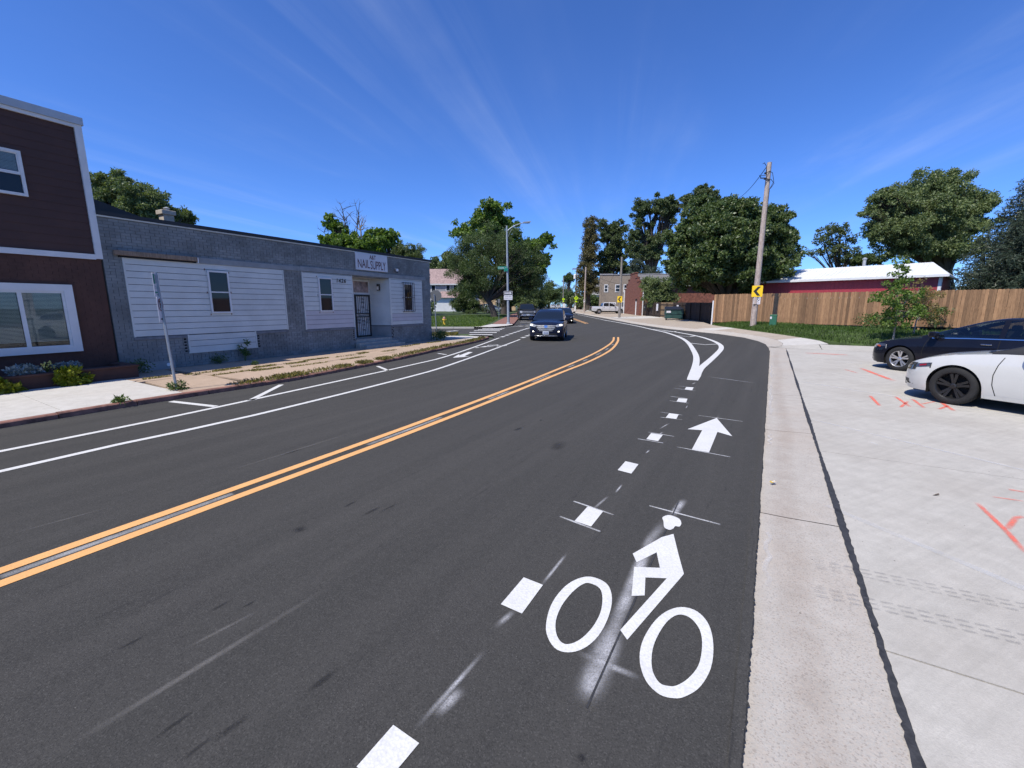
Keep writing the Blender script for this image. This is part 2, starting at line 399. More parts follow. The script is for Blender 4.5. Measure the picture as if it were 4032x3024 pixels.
def nmesh(name, V, F, mat, k):
    """fast numpy mesh of k-gons"""
    me = bpy.data.meshes.new(name); nf = len(F)
    me.vertices.add(len(V)); me.vertices.foreach_set('co', V.astype(np.float32).ravel())
    me.loops.add(nf * k); me.loops.foreach_set('vertex_index', F.astype(np.int32).ravel())
    me.polygons.add(nf); me.polygons.foreach_set('loop_start', np.arange(0, nf * k, k, dtype=np.int32))
    me.update(calc_edges=True); me.materials.append(MAT[mat] if isinstance(mat, str) else mat); return me
FONT = None
def text_mesh(txt, size, mat, name='lettering', extrude=0.0, align='CENTER', shear=0.0, sx=1.0, bold=0.0):
    cu = bpy.data.curves.new('t', 'FONT'); cu.body = txt; cu.size = size; cu.extrude = extrude; cu.align_x = align; cu.align_y = 'CENTER'; cu.shear = shear; cu.offset = bold
    cu.resolution_u = 3
    ob = bpy.data.objects.new('t', cu); COL.objects.link(ob); bpy.context.view_layer.update()
    me = bpy.data.meshes.new_from_object(ob.evaluated_get(bpy.context.evaluated_depsgraph_get()))
    bpy.data.objects.remove(ob); bpy.data.curves.remove(cu)
    for v in me.vertices: v.co.x *= sx
    me.name = name; me.materials.clear(); me.materials.append(MAT[mat] if isinstance(mat, str) else mat); return me

# ------------------------------------------------------------------ plants
def leaf_cloud(centres, radii, counts, size, rs, flat=0.7, droop=0.0, aspect=0.5):
    """many small leaf faces spread through ball-shaped sprays"""
    C = np.repeat(np.array(centres, float), counts, axis=0); Rr = np.repeat(np.array(radii, float), counts, axis=0)
    N = len(C)
    d = rs.normal(size=(N, 3)); d /= np.linalg.norm(d, axis=1)[:, None]; r = rs.random(N) ** 0.45
    P = C + d * r[:, None] * Rr[:, None] * np.array([1, 1, flat])
    ax = rs.normal(size=(N, 3)) + d * 0.6; ax[:, 2] -= droop; ax /= np.linalg.norm(ax, axis=1)[:, None]
    q = rs.normal(size=(N, 3)); q[:, 2] *= 0.6; sd_ = np.cross(ax, q); sd_ /= np.linalg.norm(sd_, axis=1)[:, None] + 1e-9
    L = size * (0.6 + 0.8 * rs.random(N)); Wd = L * aspect
    a = P; b = P + ax * (L * 0.45)[:, None] + sd_ * (Wd * 0.5)[:, None]; c = P + ax * L[:, None]; e = P + ax * (L * 0.45)[:, None] - sd_ * (Wd * 0.5)[:, None]
    V = np.stack([a, b, c, e], axis=1).reshape(-1, 3); F = np.arange(N * 4).reshape(-1, 4); return V, F
def tree(name, label, base, clumps, leaf, bark, size=0.25, dens=1.0, trunk_r=0.25, fork=0.4, sub=14, seed=1, group=None, aspect=0.55, flat=0.75, droop=0.2, subr=0.42, bare=(), cat='tree', lean=(0, 0), limb=True, fill_in=True):
    """base: ground point; clumps: (centre, rx, rz, leaves) in world space"""
    rs = np.random.RandomState(seed); rr = random.Random(seed); base = Vector(base); dens *= 2.5; subr *= 0.84; sub *= 2.1; size *= 0.80
    t = thing(name, label, cat, base, 0, group); w = MB()
    top = max(c[0].z + c[2] * 0.3 for c in clumps) - base.z
    cx = sum((c[0].x - base.x) * c[1] for c in clumps) / sum(c[1] for c in clumps); cy = sum((c[0].y - base.y) * c[1] for c in clumps) / sum(c[1] for c in clumps)
    fk = Vector((cx * 0.25 + lean[0], cy * 0.25 + lean[1], top * fork))
    def bez(a, b, r0, r1, sag=0.12, n=6, k=5):
        a, b = Vector(a), Vector(b); L = (b - a).length; mid = a.lerp(b, 0.5) + Vector((rr.uniform(-1, 1) * L * .08, rr.uniform(-1, 1) * L * .08, L * sag))
        pts = [(a * (1 - u) ** 2 + mid * 2 * u * (1 - u) + b * u * u) for u in [i / (n - 1) for i in range(n)]]
        w.tube(pts, [r0 + (r1 - r0) * i / (n - 1) for i in range(n)], k); return pts
    w.tube([(0, 0, -0.3), (0, 0, 0.05), (fk.x * .15, fk.y * .15, fk.z * .3), (fk.x * .6, fk.y * .6, fk.z * .7), fk], [trunk_r * 1.5, trunk_r * 1.25, trunk_r, trunk_r * .85, trunk_r * .75], 9)
    cs, rd, ct = [], [], []
    extra = []
    if fill_in and len(clumps) > 2:          # sprays between neighbouring boughs
        for i, a in enumerate(clumps):
            for b in sorted((q for j, q in enumerate(clumps) if j != i), key=lambda q: (q[0] - a[0]).length)[:2]:
                u = rr.uniform(.35, .65); extra.append((a[0].lerp(b[0], u) + Vector((rr.uniform(-.5, .5), rr.uniform(-1, 1), rr.uniform(-.5, .5))) * a[1] * .4, (a[1] + b[1]) * .32, (a[2] + b[2]) * .32, (a[3] + b[3]) * .16))
    for (c, rx, rz, nl) in list(clumps) + extra:
        lc = c - base; far = (lc - fk).length
        main = bez(fk - Vector((0, 0, fk.z * .12)), lc, trunk_r * 0.55, trunk_r * 0.14, 0.06) if limb else None
        k = max(3, int(sub)); nn = max(1, int(nl * dens / k))
        for i in range(k):
            d = Vector((rr.gauss(0, 1), rr.gauss(0, 1), rr.gauss(0, 0.9))).normalized(); q = rr.random() ** 0.45 * 1.08
            s_ = lc + Vector((d.x * rx * q, d.y * rx * q, d.z * rz * q)); sr = (rx + rz) / 2 * subr * rr.uniform(0.6, 1.2)
            cs.append(s_); rd.append(sr); ct.append(max(3, int(nn * rr.uniform(0.6, 1.35))))
            if limb and i % 2 == 0: bez(main[rr.randint(2, 4)], s_, trunk_r * 0.13, trunk_r * 0.03, 0.04, 4, 4)
    for (pt, r0) in bare:
        e = Vector(pt) - base; pts = bez(fk * 0.9, e, r0, r0 * .2, 0.05)
        for j in range(9):
            s0 = pts[rr.randint(2, 5)]; q = s0 + Vector((rr.uniform(-1, 1), rr.uniform(-.5, .5), rr.uniform(0.2, 1.1))) * (e - fk).length * 0.28
            p2 = bez(s0, q, r0 * .3, r0 * .08, 0.03, 4, 4)
            for jj in range(3):
                bez(p2[2], p2[2] + Vector((rr.uniform(-1, 1), rr.uniform(-.5, .5), rr.uniform(-.1, 1))) * (e - fk).length * 0.13, r0 * .12, r0 * .04, 0, 3, 3)
    w.build('trunk', bark, t, True, 60)
    if cs:
        V, F = leaf_cloud(cs, rd, ct, size, rs, flat, droop, aspect); link('crown', nmesh('crown', V, F, leaf, 4), t)
    return t
def cl(px, py, Y, rpx, rpy=None, n=1500, dY=0.0):
    """a clump of foliage seen at a photo pixel, standing Y metres down the street"""
    c = A(px, py, Y + dY); k = Y / FPX; return (c, rpx * k, (rpy or rpx) * k, n)
def grass(name, pts_fn, n, h, mat, rs, wd=0.012, bend=0.35):
    """n blades; pts_fn(k) -> (k,3) roots"""
    P = pts_fn(n); N = len(P); a = rs.random(N) * 2 * np.pi; H = h * (0.5 + rs.random(N)); dirv = np.stack([np.cos(a), np.sin(a), np.zeros(N)], 1)
    sd_ = np.stack([-np.sin(a), np.cos(a), np.zeros(N)], 1) * (wd * (0.7 + 0.6 * rs.random(N)))[:, None]
    b = bend * (0.3 + rs.random(N))
    m_ = P + dirv * (H * b * 0.4)[:, None]; m_[:, 2] += H * 0.6
    e = P + dirv * (H * b)[:, None] * 1.1; e[:, 2] += H * (1 - 0.25 * b)
    V = np.stack([P - sd_, P + sd_, m_ + sd_ * .7, e, m_ - sd_ * .7], 1).reshape(-1, 3); i = np.arange(N) * 5
    F = np.stack([i, i + 1, i + 2, i + 3, i + 4], 1)
    return nmesh(name, V, F, mat, 5)
# ------------------------------------------------------------------ material library
MAT['asphalt'] = asphalt()
MAT['concrete'] = concrete('concrete', dirn=R(-25))
MAT['gutter'] = concrete('gutter_concrete', (0.36, 0.34, 0.305), (0.475, 0.455, 0.415), (0.37, 0.31, 0.255), 0.5, agg=0.3)
MAT['walk'] = concrete('sidewalk_concrete', (0.46, 0.44, 0.40), (0.60, 0.58, 0.54), (0.42, 0.38, 0.33), 0.3)
MAT['pinkwalk'] = concrete('worn_pink_paving', (0.36, 0.265, 0.19), (0.50, 0.375, 0.28), (0.28, 0.23, 0.17), 0.5, agg=0.25)
MAT['oldwalk'] = concrete('old_sidewalk', (0.34, 0.29, 0.23), (0.46, 0.40, 0.33), (0.25, 0.20, 0.15), 0.55, agg=0.15)
MAT['redstone'] = simple('red_curb_stone', (0.24, 0.115, 0.085), 0.9, var=0.35, scale=6, obj=False, bmp=0.6, bscale=25)
MAT['dirt'] = simple('dirt', (0.11, 0.085, 0.06), 0.95, var=0.35, scale=8, obj=False, bmp=0.6, bscale=40)
MAT['sealant'] = simple('joint_sealant', (0.035, 0.035, 0.036), 0.7, var=0.3, scale=20, obj=False, bmp=0.5)
MAT['turf'] = simple('turf', (0.045, 0.072, 0.018), 0.95, var=0.45, scale=1.3, obj=False, bmp=0.8, bscale=30)
MAT['farground'] = simple('far_ground', (0.055, 0.075, 0.025), 0.95, var=0.4, scale=0.2, obj=False)
MAT['wpaint'] = roadpaint('white_thermoplastic', (0.66, 0.655, 0.63), .55, 70)
MAT['ypaint'] = roadpaint('yellow_thermoplastic', (0.75, 0.40, 0.145), 0.25)
MAT['oldwhite'] = spraypaint('worn_white_line', (0.60, 0.60, 0.60), 0.5, 0.65)
MAT['spray_w'] = spraypaint('white_overspray', (0.78, 0.78, 0.80), 2.6, 0.7, 1.0)
MAT['spray_r'] = spraypaint('survey_red_spray', (0.85, 0.15, 0.09), 1.0, 1.2)
MAT['grass_blade'] = leafmat('grass_blade', (0.055, 0.105, 0.014), (0.15, 0.22, 0.04), 0.3)
MAT['grass_dark'] = leafmat('grass_blade_dark', (0.045, 0.095, 0.016), (0.13, 0.21, 0.045), 0.3)
MAT['grass_dry'] = leafmat('dry_grass', (0.12, 0.13, 0.035), (0.30, 0.25, 0.11), 0.3)
MAT['weed'] = leafmat('weed_leaf', (0.04, 0.08, 0.015), (0.12, 0.17, 0.05), 0.3)

def structure(o): o['kind'] = 'structure'; return o
def stuff(o): o['kind'] = 'stuff'; return o
def interp(tab, y):
    if y <= tab[0][0]: return tab[0][1]
    for (a, xa), (b, xb) in zip(tab, tab[1:]):
        if y <= b: return xa + (xb - xa) * (y - a) / (b - a)
    return tab[-1][1]
RE = [(-8.4, -14.0), (0.88, 1.38), (3.61, 5.92), (6.17, 10.18), (11.05, 18.31), (12.2, 20.55), (12.86, 22.3), (13.45, 24.8), (13.45, 27.9), (12.75, 31), (12.15, 33.8), (11.88, 42.6), (12.35, 57.6), (13.07, 90.9), (16.6, 150), (22.5, 230), (40, 420)]
LE = [(-17.9, -13.3), (-7.58, 6.1), (-7.25, 6.91), (-6.62, 8.05), (-5.85, 9.24), (-5.27, 10.29), (-4.54, 12.26), (-3.68, 14.69), (-3.0, 17.2), (-1.97, 20.55), (-1.45, 22.6), (-1.05, 24.79), (0.1, 38.1), (0.72, 52.3), (2.0, 75), (4.5, 110), (8.2, 155), (13.5, 230), (28, 420)]
def rex(y): return interp([(b, a) for a, b in RE], y)
def lex(y): return interp([(b, a) for a, b in LE], y)

# ------------------------------------------------------------------ ground and street
gm = MB(); xs = [-900, -400, -200, -100, -60, -30, -15, 0, 15, 30, 60, 100, 200, 400, 900]; ys = [-120, -60, -20, 0, 20, 30, 45, 60, 80, 110, 150, 230, 320, 500, 900, 1500]
for y in ys:
    for x in xs: gm.v.append((x, y, zroad(y) - 0.09))
for j in range(len(ys) - 1):
    for i in range(len(xs) - 1):
        a = j * len(xs) + i; gm.f.append((a, a + 1, a + 1 + len(xs), a + len(xs)))
structure(gm.build('ground', 'farground'))
yy = sorted(set([-13.3 + i * 1.0 for i in range(60)] + [46 + i * 4 for i in range(20)] + [130, 150, 175, 200, 230, 260, 300, 350, 420] + [p[1] for p in LE[1:-4]] + [p[1] for p in RE[1:-3]]))
rrs = random.Random(3)
rows = []
for y in yy:
    if y < -13.3: continue
    a, b = lex(y), rex(y)
    if y < 19: b += rrs.uniform(-0.012, 0.012)
    rows.append([(a + (b - a) * u, y, zroad(y)) for u in (0, .25, .5, .75, 1)])
road = structure(loft(rows, 'road', 'asphalt'))
# ragged lip of fresh asphalt along the gutter
E1 = Vector((0.515, 0.857, 0)).normalized(); E2 = Vector((E1.y, -E1.x, 0))
S0 = Vector((0.88, 1.38, 0)); S0 = S0 - E1 * S0.dot(E1)         # asphalt edge line: S0 + t*E1
m = MB(); t = -4.0; prev = None
while t < 20.4:
    w = 0.018 + .004 * math.sin(t * 3.1) * math.sin(t * 7.7 + 1) + abs(rrs.gauss(0, 0.004)); p = S0 + E1 * t; q = p + E2 * w
    m.v += [(p.x - E2.x * .03, p.y - E2.y * .03, 0.005), (q.x, q.y, 0.005), (q.x + E2.x * .006, q.y + E2.y * .006, -0.012)]
    t += rrs.uniform(0.006, 0.014)
k = len(m.v) // 3
for i in range(k - 1):
    for j in range(2): m.f.append((3 * i + j, 3 * i + j + 1, 3 * i + j + 4, 3 * i + j + 3))
m.build('asphalt_lip', 'asphalt', road)
# side street
m = MB(); ys2 = [27.2, 28.8, 30.4, 32.0, 33.9]
for y in ys2:
    for x in (-90, -40, -15, -6, lex(y)): m.v.append((x, y, zroad(y)))
for j in range(len(ys2) - 1):
    for i in range(4): a = j * 5 + i; m.f.append((a, a + 1, a + 6, a + 5))
for (ya, yb) in ((24.79, 27.2), (33.9, 38.1)):        # curb returns at the corner
    n0 = len(m.v); pts = [(lex(ya + (yb - ya) * i / 6), ya + (yb - ya) * i / 6) for i in range(7)]
    cxx = lex(27.2) - 2.4 if ya < 30 else lex(33.9) - 2.2
    for i, (x, y) in enumerate(pts):
        u = i / 6; r_ = (1 - math.sqrt(max(0, 1 - (u if ya < 30 else 1 - u) ** 2)))
        m.v += [(x - r_ * (x - cxx), y, zroad(y)), (x, y, zroad(y))]
    for i in range(6): m.f.append((n0 + 2 * i, n0 + 2 * i + 1, n0 + 2 * i + 3, n0 + 2 * i + 2))
side = structure(m.build('side_street', 'asphalt'))

# ------------------------------------------------------------------ road markings (parts of the road)
def mline(px_pts, w, name, mat='wpaint', dz=0.004, parent=None, smooth=True, step=0.6):
    pts = [GR(*q) for q in px_pts]; pts = smooth_line(pts, step) if smooth and len(pts) > 2 else resample(pts, step)
    return ribbon(pts, w, name, mat, parent or road, dz)
def mpoly(px_pts, name, mat='wpaint', dz=0.004, holes=None, parent=None):
    P = [GR(*q) for q in px_pts]; P = [(p.x, p.y, zroad(p.y) + dz) for p in P]
    H = [[(p.x, p.y, zroad(p.y) + dz) for p in (GR(*q) for q in h)] for h in (holes or [])]
    return fill(P, name, mat, parent or road, H)
YU = [G(*q) for q in ((0, 2249), (800, 1968), (1600, 1682.5), (2007, 1530), (2210, 1448.5), (2332, 1395.6), (2393, 1361), (2414, 1342), (2417, 1328.5))]
YL = [G(*q) for q in ((0, 2300.7), (800, 2006), (1600, 1709), (2007, 1550), (2210, 1467), (2332, 1418), (2406, 1377), (2432, 1345.5), (2434, 1328.5))]
for Yc in (YU, YL):
    back = Yc[0] + (Yc[0] - Yc[1]) * 6
    ribbon(smooth_line([back] + Yc, 0.5), 0.105, 'yellow_line', 'ypaint', road, 0.004)
# worn old line showing between the two yellow lines
mid = [a.lerp(b, 0.5) for a, b in zip(YU, YL)]; mid = smooth_line(mid, 0.3)
L_ = len(mid); rq = random.Random(5); i = 0
while i < L_ - 12:
    k = rq.randint(3, 6) if i < 30 else rq.randint(2, 4)
    ribbon(mid[i:i + k + 1], 0.075, 'worn_line', 'oldwhite', road, 0.003, uv=True); i += k + rq.randint(3, 5)
for a, b in (((2315.8, 1274), (2258, 1254)), ((2307, 1274.5), (2252, 1254.5))):
    A_, B_ = GR(*a), GR(*b); ribbon(resample([A_, B_ + (B_ - A_) * 3], 2), 0.11, 'yellow_line', 'ypaint', road, 0.004)
WA = [(0, 1778), (497, 1678.6), (859, 1603), (1600, 1441.6), (1783, 1395.6), (1966, 1330.5)]
WB = [(0, 1857), (497, 1744), (1000, 1635.6), (1600, 1487), (1803.5, 1426), (2047.6, 1336.6)]
for Wc in (WA, WB):
    P = [GR(*q) for q in Wc]; ribbon(smooth_line([P[0] + (P[0] - P[1]) * 8] + P, 0.6), 0.105, 'lane_line', 'wpaint', road, 0.004)
for q in ((1979.5, 1326), (1997, 1319.7), (2012.5, 1314), (2027, 1309), (2040.5, 1304.5), (2053, 1300.4), (2064, 1297), (2074, 1294), (2084, 1291.7), (2060.5, 1329), (2076, 1322.4), (2090, 1316)):
    p = GR(*q); ribbon([p - Vector((.09, .32, 0)), p + Vector((.09, .32, 0))], 0.22, 'lane_dash', 'wpaint', road, 0.004)
for a, b, w in (((673.6, 1581), (850, 1601), 0.11), ((1108, 1515), (985, 1577), 0.11), ((1487, 1442), (1528, 1459), 0.10), ((1724, 1391.5), (1757, 1397), 0.10)):
    mline([a, b], w, 'parking_tick', smooth=False)
# faraway edge lines
mline([(2380, 1260.6), (2262, 1235.5)], 0.13, 'edge_line', smooth=False)
P = GR(2262, 1235.5); ribbon([P, Vector((15.9, 150, 0)), Vector((21.5, 230, 0))], 0.14, 'edge_line', 'wpaint', road, 0.006)
ribbon([Vector((lex(y) + 2.5, y, 0)) for y in (46, 60, 80, 110, 150, 230)], 0.14, 'edge_line', 'wpaint', road, 0.006)
for (x0, x1, y) in ((2051, 2075, 1263.5), (2048, 2088, 1269), (2047, 2092, 1277), (2040, 2089, 1284)):
    ribbon(resample([GR(x0, y), GR(x1, y)], 0.5), 0.30, 'buffer_bar', 'wpaint', road, 0.004)
# crosswalk over the side street
for (x0, x1, y) in ((1833, 1939, 1318), (1849, 1956, 1309.5), (1866, 1968, 1302.6), (1882, 1977, 1297.6), (1899, 1986, 1294)):
    ribbon(resample([GR(x0, y), GR(x1, y)], 0.5), 0.52, 'crosswalk_bar', 'wpaint', side, 0.005)
mline([(1763, 1305), (1800, 1302.5)], 0.45, 'stop_bar', parent=side, smooth=False)
mline([(1940, 1291), (2098, 1282)], 0.12, 'edge_line', smooth=False)
# painted gore that splits the bike lane off
gl_ = [(2722, 1497), (2724, 1486), (2738, 1443), (2742, 1410), (2732.5, 1383), (2709.5, 1349.5), (2678, 1329), (2624, 1310), (2570, 1298), (2488.5, 1280), (2380, 1260.6)]
gr_ = [(2731, 1497.5), (2743, 1480), (2756, 1453.6), (2789.5, 1423.7), (2822, 1394), (2839.7, 1372), (2833, 1356), (2800, 1339.7), (2743, 1323), (2651, 1306), (2570, 1296.5)]
mline(gl_, 0.20, 'gore_line', dz=0.0045); mline(gr_, 0.20, 'gore_line', dz=0.0052)
mpoly([(2705, 1496), (2742, 1498.5), (2758, 1468), (2738, 1466), (2720, 1466)], 'gore_nose', dz=0.006)
for q in ([(2714, 1351), (2776, 1357.5), (2826, 1355)], [(2664, 1322), (2716, 1326), (2742, 1322)], [(2612, 1306), (2650, 1306.5), (2662, 1305)]):
    mline(q, 0.16, 'gore_bar', smooth=False, dz=0.006)
# bike lane dots, arrow and rider on the right
dots = [[(2702, 1524.7), (2731, 1525.7), (2725.5, 1537), (2696, 1534)], [(2671.7, 1568.8), (2707, 1570.5), (2701.6, 1585.4), (2664, 1581.4)],
        [(2635, 1627.8), (2672.4, 1632.4), (2662.4, 1650.7), (2621.3, 1645)], [(2563.7, 1706.4), (2609.4, 1713.7), (2591, 1737.9), (2544.8, 1730.2)],
        [(2313.8, 1996), (2375, 2014.5), (2327.5, 2074.6), (2262, 2053)], [(2062, 2275), (2138, 2305), (2055, 2418), (1972, 2381)], [(1548.7, 2857), (1650.6, 2929), (1515, 3092), (1404, 3022)]]
dots.insert(4, [(2463, 1817), (2514, 1829), (2486, 1866), (2432, 1852)])
for d in dots: mpoly(d, 'lane_dash')
mpoly([(2821.6, 1646.7), (2883, 1718.6), (2825, 1701.4), (2791.7, 1782), (2723.8, 1771), (2765, 1694.8), (2707, 1690.8)], 'bike_arrow')
def b5(L): return [(2000 + .5726 * x, 1900 + .5726 * y) for x, y in L]
def rnd_loop(L):
    P = [Vector((x, y, 0)) for x, y in L]; n = len(P); o = []
    for i in range(n):
        a, b, c, d = P[i - 1], P[i], P[(i + 1) % n], P[(i + 2) % n]
        for j in range(4):
            t = j / 4; q = 0.5 * ((2 * b) + (c - a) * t + (2 * a - 5 * b + 4 * c - d) * t * t + (3 * b - a - 3 * c + d) * t ** 3); o.append((q.x, q.y))
    return o
wl_o = [(575, 652), (680, 700), (715, 800), (690, 930), (620, 1060), (520, 1145), (410, 1172), (320, 1140), (265, 1040), (270, 930), (310, 820), (390, 720), (480, 665)]
wl_i = [(560, 695), (630, 730), (650, 800), (635, 900), (580, 1000), (500, 1080), (420, 1115), (365, 1100), (332, 1040), (330, 950), (370, 850), (440, 760), (510, 705)]
wr_o = [(1190, 860), (1300, 890), (1380, 980), (1412, 1120), (1395, 1280), (1320, 1410), (1220, 1475), (1140, 1488), (1040, 1460), (950, 1370), (907, 1240), (920, 1110), (990, 980), (1080, 895)]
wr_i = [(1190, 912), (1260, 940), (1320, 1020), (1335, 1130), (1310, 1260), (1240, 1350), (1160, 1400), (1100, 1403), (1040, 1380), (995, 1300), (988, 1200), (1010, 1100), (1070, 990), (1130, 930)]
head = [(1120, 228), (1175, 250), (1192, 280), (1180, 305), (1150, 303), (1138, 318), (1110, 328), (1075, 310), (1070, 270), (1062, 245), (1085, 230)]
body = [(1058, 378), (1138, 356), (1172, 495), (1210, 632), (820, 1085), (772, 1018), (1092, 662), (945, 656), (940, 780), (850, 783), (868, 583), (1045, 590), (1022, 483), (885, 552), (858, 492)]
BW = b5(rnd_loop(wl_o)), b5(rnd_loop(wl_i)), b5(rnd_loop(wr_o)), b5(rnd_loop(wr_i)), b5(rnd_loop(head)), b5(body)
mpoly(BW[0], 'bike_symbol_wheel', holes=[BW[1]]); mpoly(BW[2], 'bike_symbol_wheel', holes=[BW[3]])
mpoly(BW[4], 'bike_symbol_head'); mpoly(BW[5], 'bike_symbol_rider')
# the same rider and arrow in the far lane, pointing towards us
src = [[GR(*q) for q in L] for L in BW]; c0 = GR(2560, 2350); yaw = math.pi - R(8)
def place_sym(L, c, k=1.0):
    o = []
    for p in L:
        d = p - c0; a = math.atan2(d.y, d.x) + yaw; r_ = d.length * k; q = c + Vector((math.cos(a), math.sin(a), 0)) * r_; o.append((q.x, q.y, zroad(q.y) + 0.004))
    return o
c1 = GR(1936, 1362)
fill(place_sym(src[0], c1), 'bike_symbol_wheel', 'wpaint', road, [place_sym(src[1], c1)]); fill(place_sym(src[2], c1), 'bike_symbol_wheel', 'wpaint', road, [place_sym(src[3], c1)])
fill(place_sym(src[4], c1), 'bike_symbol_head', 'wpaint', road); fill(place_sym(src[5], c1), 'bike_symbol_rider', 'wpaint', road)
mpoly([(1782, 1409), (1808, 1395), (1808, 1400), (1845, 1386), (1862, 1387), (1846, 1394), (1828, 1403), (1850, 1404)], 'bike_arrow')
MAT['spray_t'] = spraypaint('layout_tick_paint', (0.66, 0.66, 0.66), .7, 1.0, .3)
# overspray and layout ticks around the fresh symbols
def spray(px_pts, w, mat='spray_w', dz=0.0022, name='overspray', par=None, zf=None):
    ribbon(resample([GR(*q) if zf is None else G(*q) for q in px_pts], 0.1), w, name, mat, par or road, dz, zf, True)
spray([(2655, 2000), (2560, 2130), (2440, 2420), (2300, 2790)], 0.12); spray([(2430, 2440), (2290, 2800)], 0.20, dz=0.0026); spray([(2380, 2560), (2290, 2790)], 0.13, dz=0.0029); spray([(2700, 1960), (2640, 2040)], .1, dz=.0027); spray([(2250, 2560), (2540, 2680)], 0.06)
ribbon(resample([GR(2672, 1975), GR(2310, 2790)], 0.1), 0.011, 'chalk_line', 'sealant', road, 0.0032)
spray([(2835, 1625), (2744, 1800)], 0.05, dz=0.0025)
for a, b in (((2556, 1992), (2836, 2066)), ((2258, 1974), (2416, 2028)), ((2204, 2034), (2364, 2094)), ((2665, 1760), (2876, 1800)), ((2750, 1636), (2925, 1660)),
             ((2552, 1702), (2655, 1719)), ((2510, 1728), (2612, 1745)), ((2600, 1623), (2687, 1635)), ((2600, 1643), (2686, 1653)), ((2640, 1561), (2700, 1568)), ((2636, 1578), (2714, 1588)), ((2672, 1520), (2740, 1528)), ((2655, 1529), (2740, 1540))):
    spray([a, b], 0.026, 'spray_t', dz=0.0028, name='layout_tick')
for a, b, w in (((2240, 2170), (2120, 2320), .035), ((2030, 2400), (1940, 2480), .06), ((1930, 2540), (1610, 2900), .04), ((1830, 2700), (1700, 2830), .09), ((2400, 1950), (2330, 2010), .04), ((2452, 1905), (2420, 1945), .03),
                ((2638, 1665), (2592, 1692), .035), ((2560, 1770), (2540, 1788), .03), ((2612, 1700), (2594, 1712), .03), ((2708, 1595), (2700, 1609), .03), ((2740, 1505), (2724, 1514), .06), ((2765, 1480), (3000, 1512), .06),
                ):
    spray([a, b], w, dz=0.002)
MAT['spray_f'] = spraypaint('faint_scrape', (0.22, 0.21, 0.195), 1.4, 0.55, 1.0)
for a, b, w in (((140, 3020), (1300, 2310), .05), ((720, 2560), (1030, 2400), .03), ((0, 2115), (480, 1985), .03), ((850, 1870), (1400, 1700), .035)):
    spray([a, b], w, 'spray_f', dz=0.002)
# dark tyre scuffs and drips
MAT['scuff'] = spraypaint('dark_scuff', (0.012, 0.012, 0.013), 1.6, 0.8, 1.5)
rq = random.Random(11)
for (x, y, ln, w) in ((870, 2385, .16, .035), (520, 2530, .16, .03), (920, 2860, .2, .05), (690, 2850, .18, .03), (780, 2945, .14, .03), (1180, 2085, .14, .12), (1150, 1780, .3, .06), (1470, 2010, .3, .05), (1530, 2000, .25, .04), (2040, 1690, .3, .09), (2200, 1755, .5, .2), (1380, 1985, .2, .04), (2130, 1655, .12, .05), (1270, 2680, .2, .05), (980, 2380, .1, .03), (2290, 2985, .05, .05), (2330, 2555, .05, .04)):
    p = G(x, y); a = R(31 + rq.uniform(-5, 5)); d = Vector((math.sin(a), math.cos(a), 0)); ribbon([p - d * ln / 2, p, p + d * ln / 2], w, 'tyre_scuff', 'scuff', road, 0.0024, None, True)

# ------------------------------------------------------------------ gutter and concrete lot on the right
gut = MB(); t0, t1 = -5.0, 22.6; GW = 0.62
def ft(t, w, z=0.0): p = S0 + E1 * t + E2 * w; return (p.x, p.y, z)
gut.poly([ft(t0, -.05, -.03), ft(t0, GW + .02, -.03), ft(t1, GW + .02, -.03), ft(t1, -.05, -.03)][::-1])
gut.f = [q if True else q for q in gut.f]
gutter = structure(gut.build('gutter', 'dirt'))
tk = [-4.98, -1.93, 1.12, 4.17, 7.22, 10.27, 13.32, 16.37, 19.4, 22.5]
for a, b in zip(tk, tk[1:]):
    m = MB(); nn = 8; g = 0.006
    for i in range(nn + 1):
        t = a + g + (b - a - 2 * g) * i / nn
        m.v += [ft(t, -.35, -.03), ft(t, .22, -.022), ft(t, GW - .008, -.002), ft(t, GW - .006, -.03)]
    for i in range(nn):
        for j in range(3): m.f.append((4 * i + j, 4 * i + j + 4, 4 * i + j + 5, 4 * i + j + 1))
    m.f = [q[::-1] for q in m.f]; m.build('gutter_slab', 'gutter', gutter)
MAT['rust_stain'] = spraypaint('gutter_silt_stain', (0.27, 0.165, 0.10), 1.1, .15, .2); MAT['pale_stain'] = spraypaint('lime_stain', (0.62, 0.60, 0.57), .8, .7, .4)
ribbon([Vector(ft(t_, .25 + .03 * math.sin(t_))) for t_ in [-4.5 + .5 * i for i in range(52)]], .25, 'silt_stain', 'rust_stain', gutter, 0, lambda y: -.0115, True)
for ta, tb, w_ in ((8.2, 11.5, .06), (12.5, 15.5, .05), (3.0, 3.8, .04), (6.4, 7.0, .04)): ribbon([Vector(ft(ta + (tb - ta) * i / 8, .09 + .02 * math.sin(i * 2))) for i in range(9)], w_, 'lime_stain', 'pale_stain', gutter, 0, lambda y: -.014, True)
lot = MB(); lot.poly([ft(-6, GW - .03, -.02), ft(-6, 40, -.02), ft(23.2, 40, -.02), ft(23.2, GW - .03, -.02)][::-1]); lot = structure(lot.build('parking_lot', 'dirt'))
tj = [-4.65, -0.98, 2.69, 6.37, 10.2, 14.0, 17.9, 21.96]; wj = [GW, 5.1, 9.7, 14.3, 18.9, 26.0]
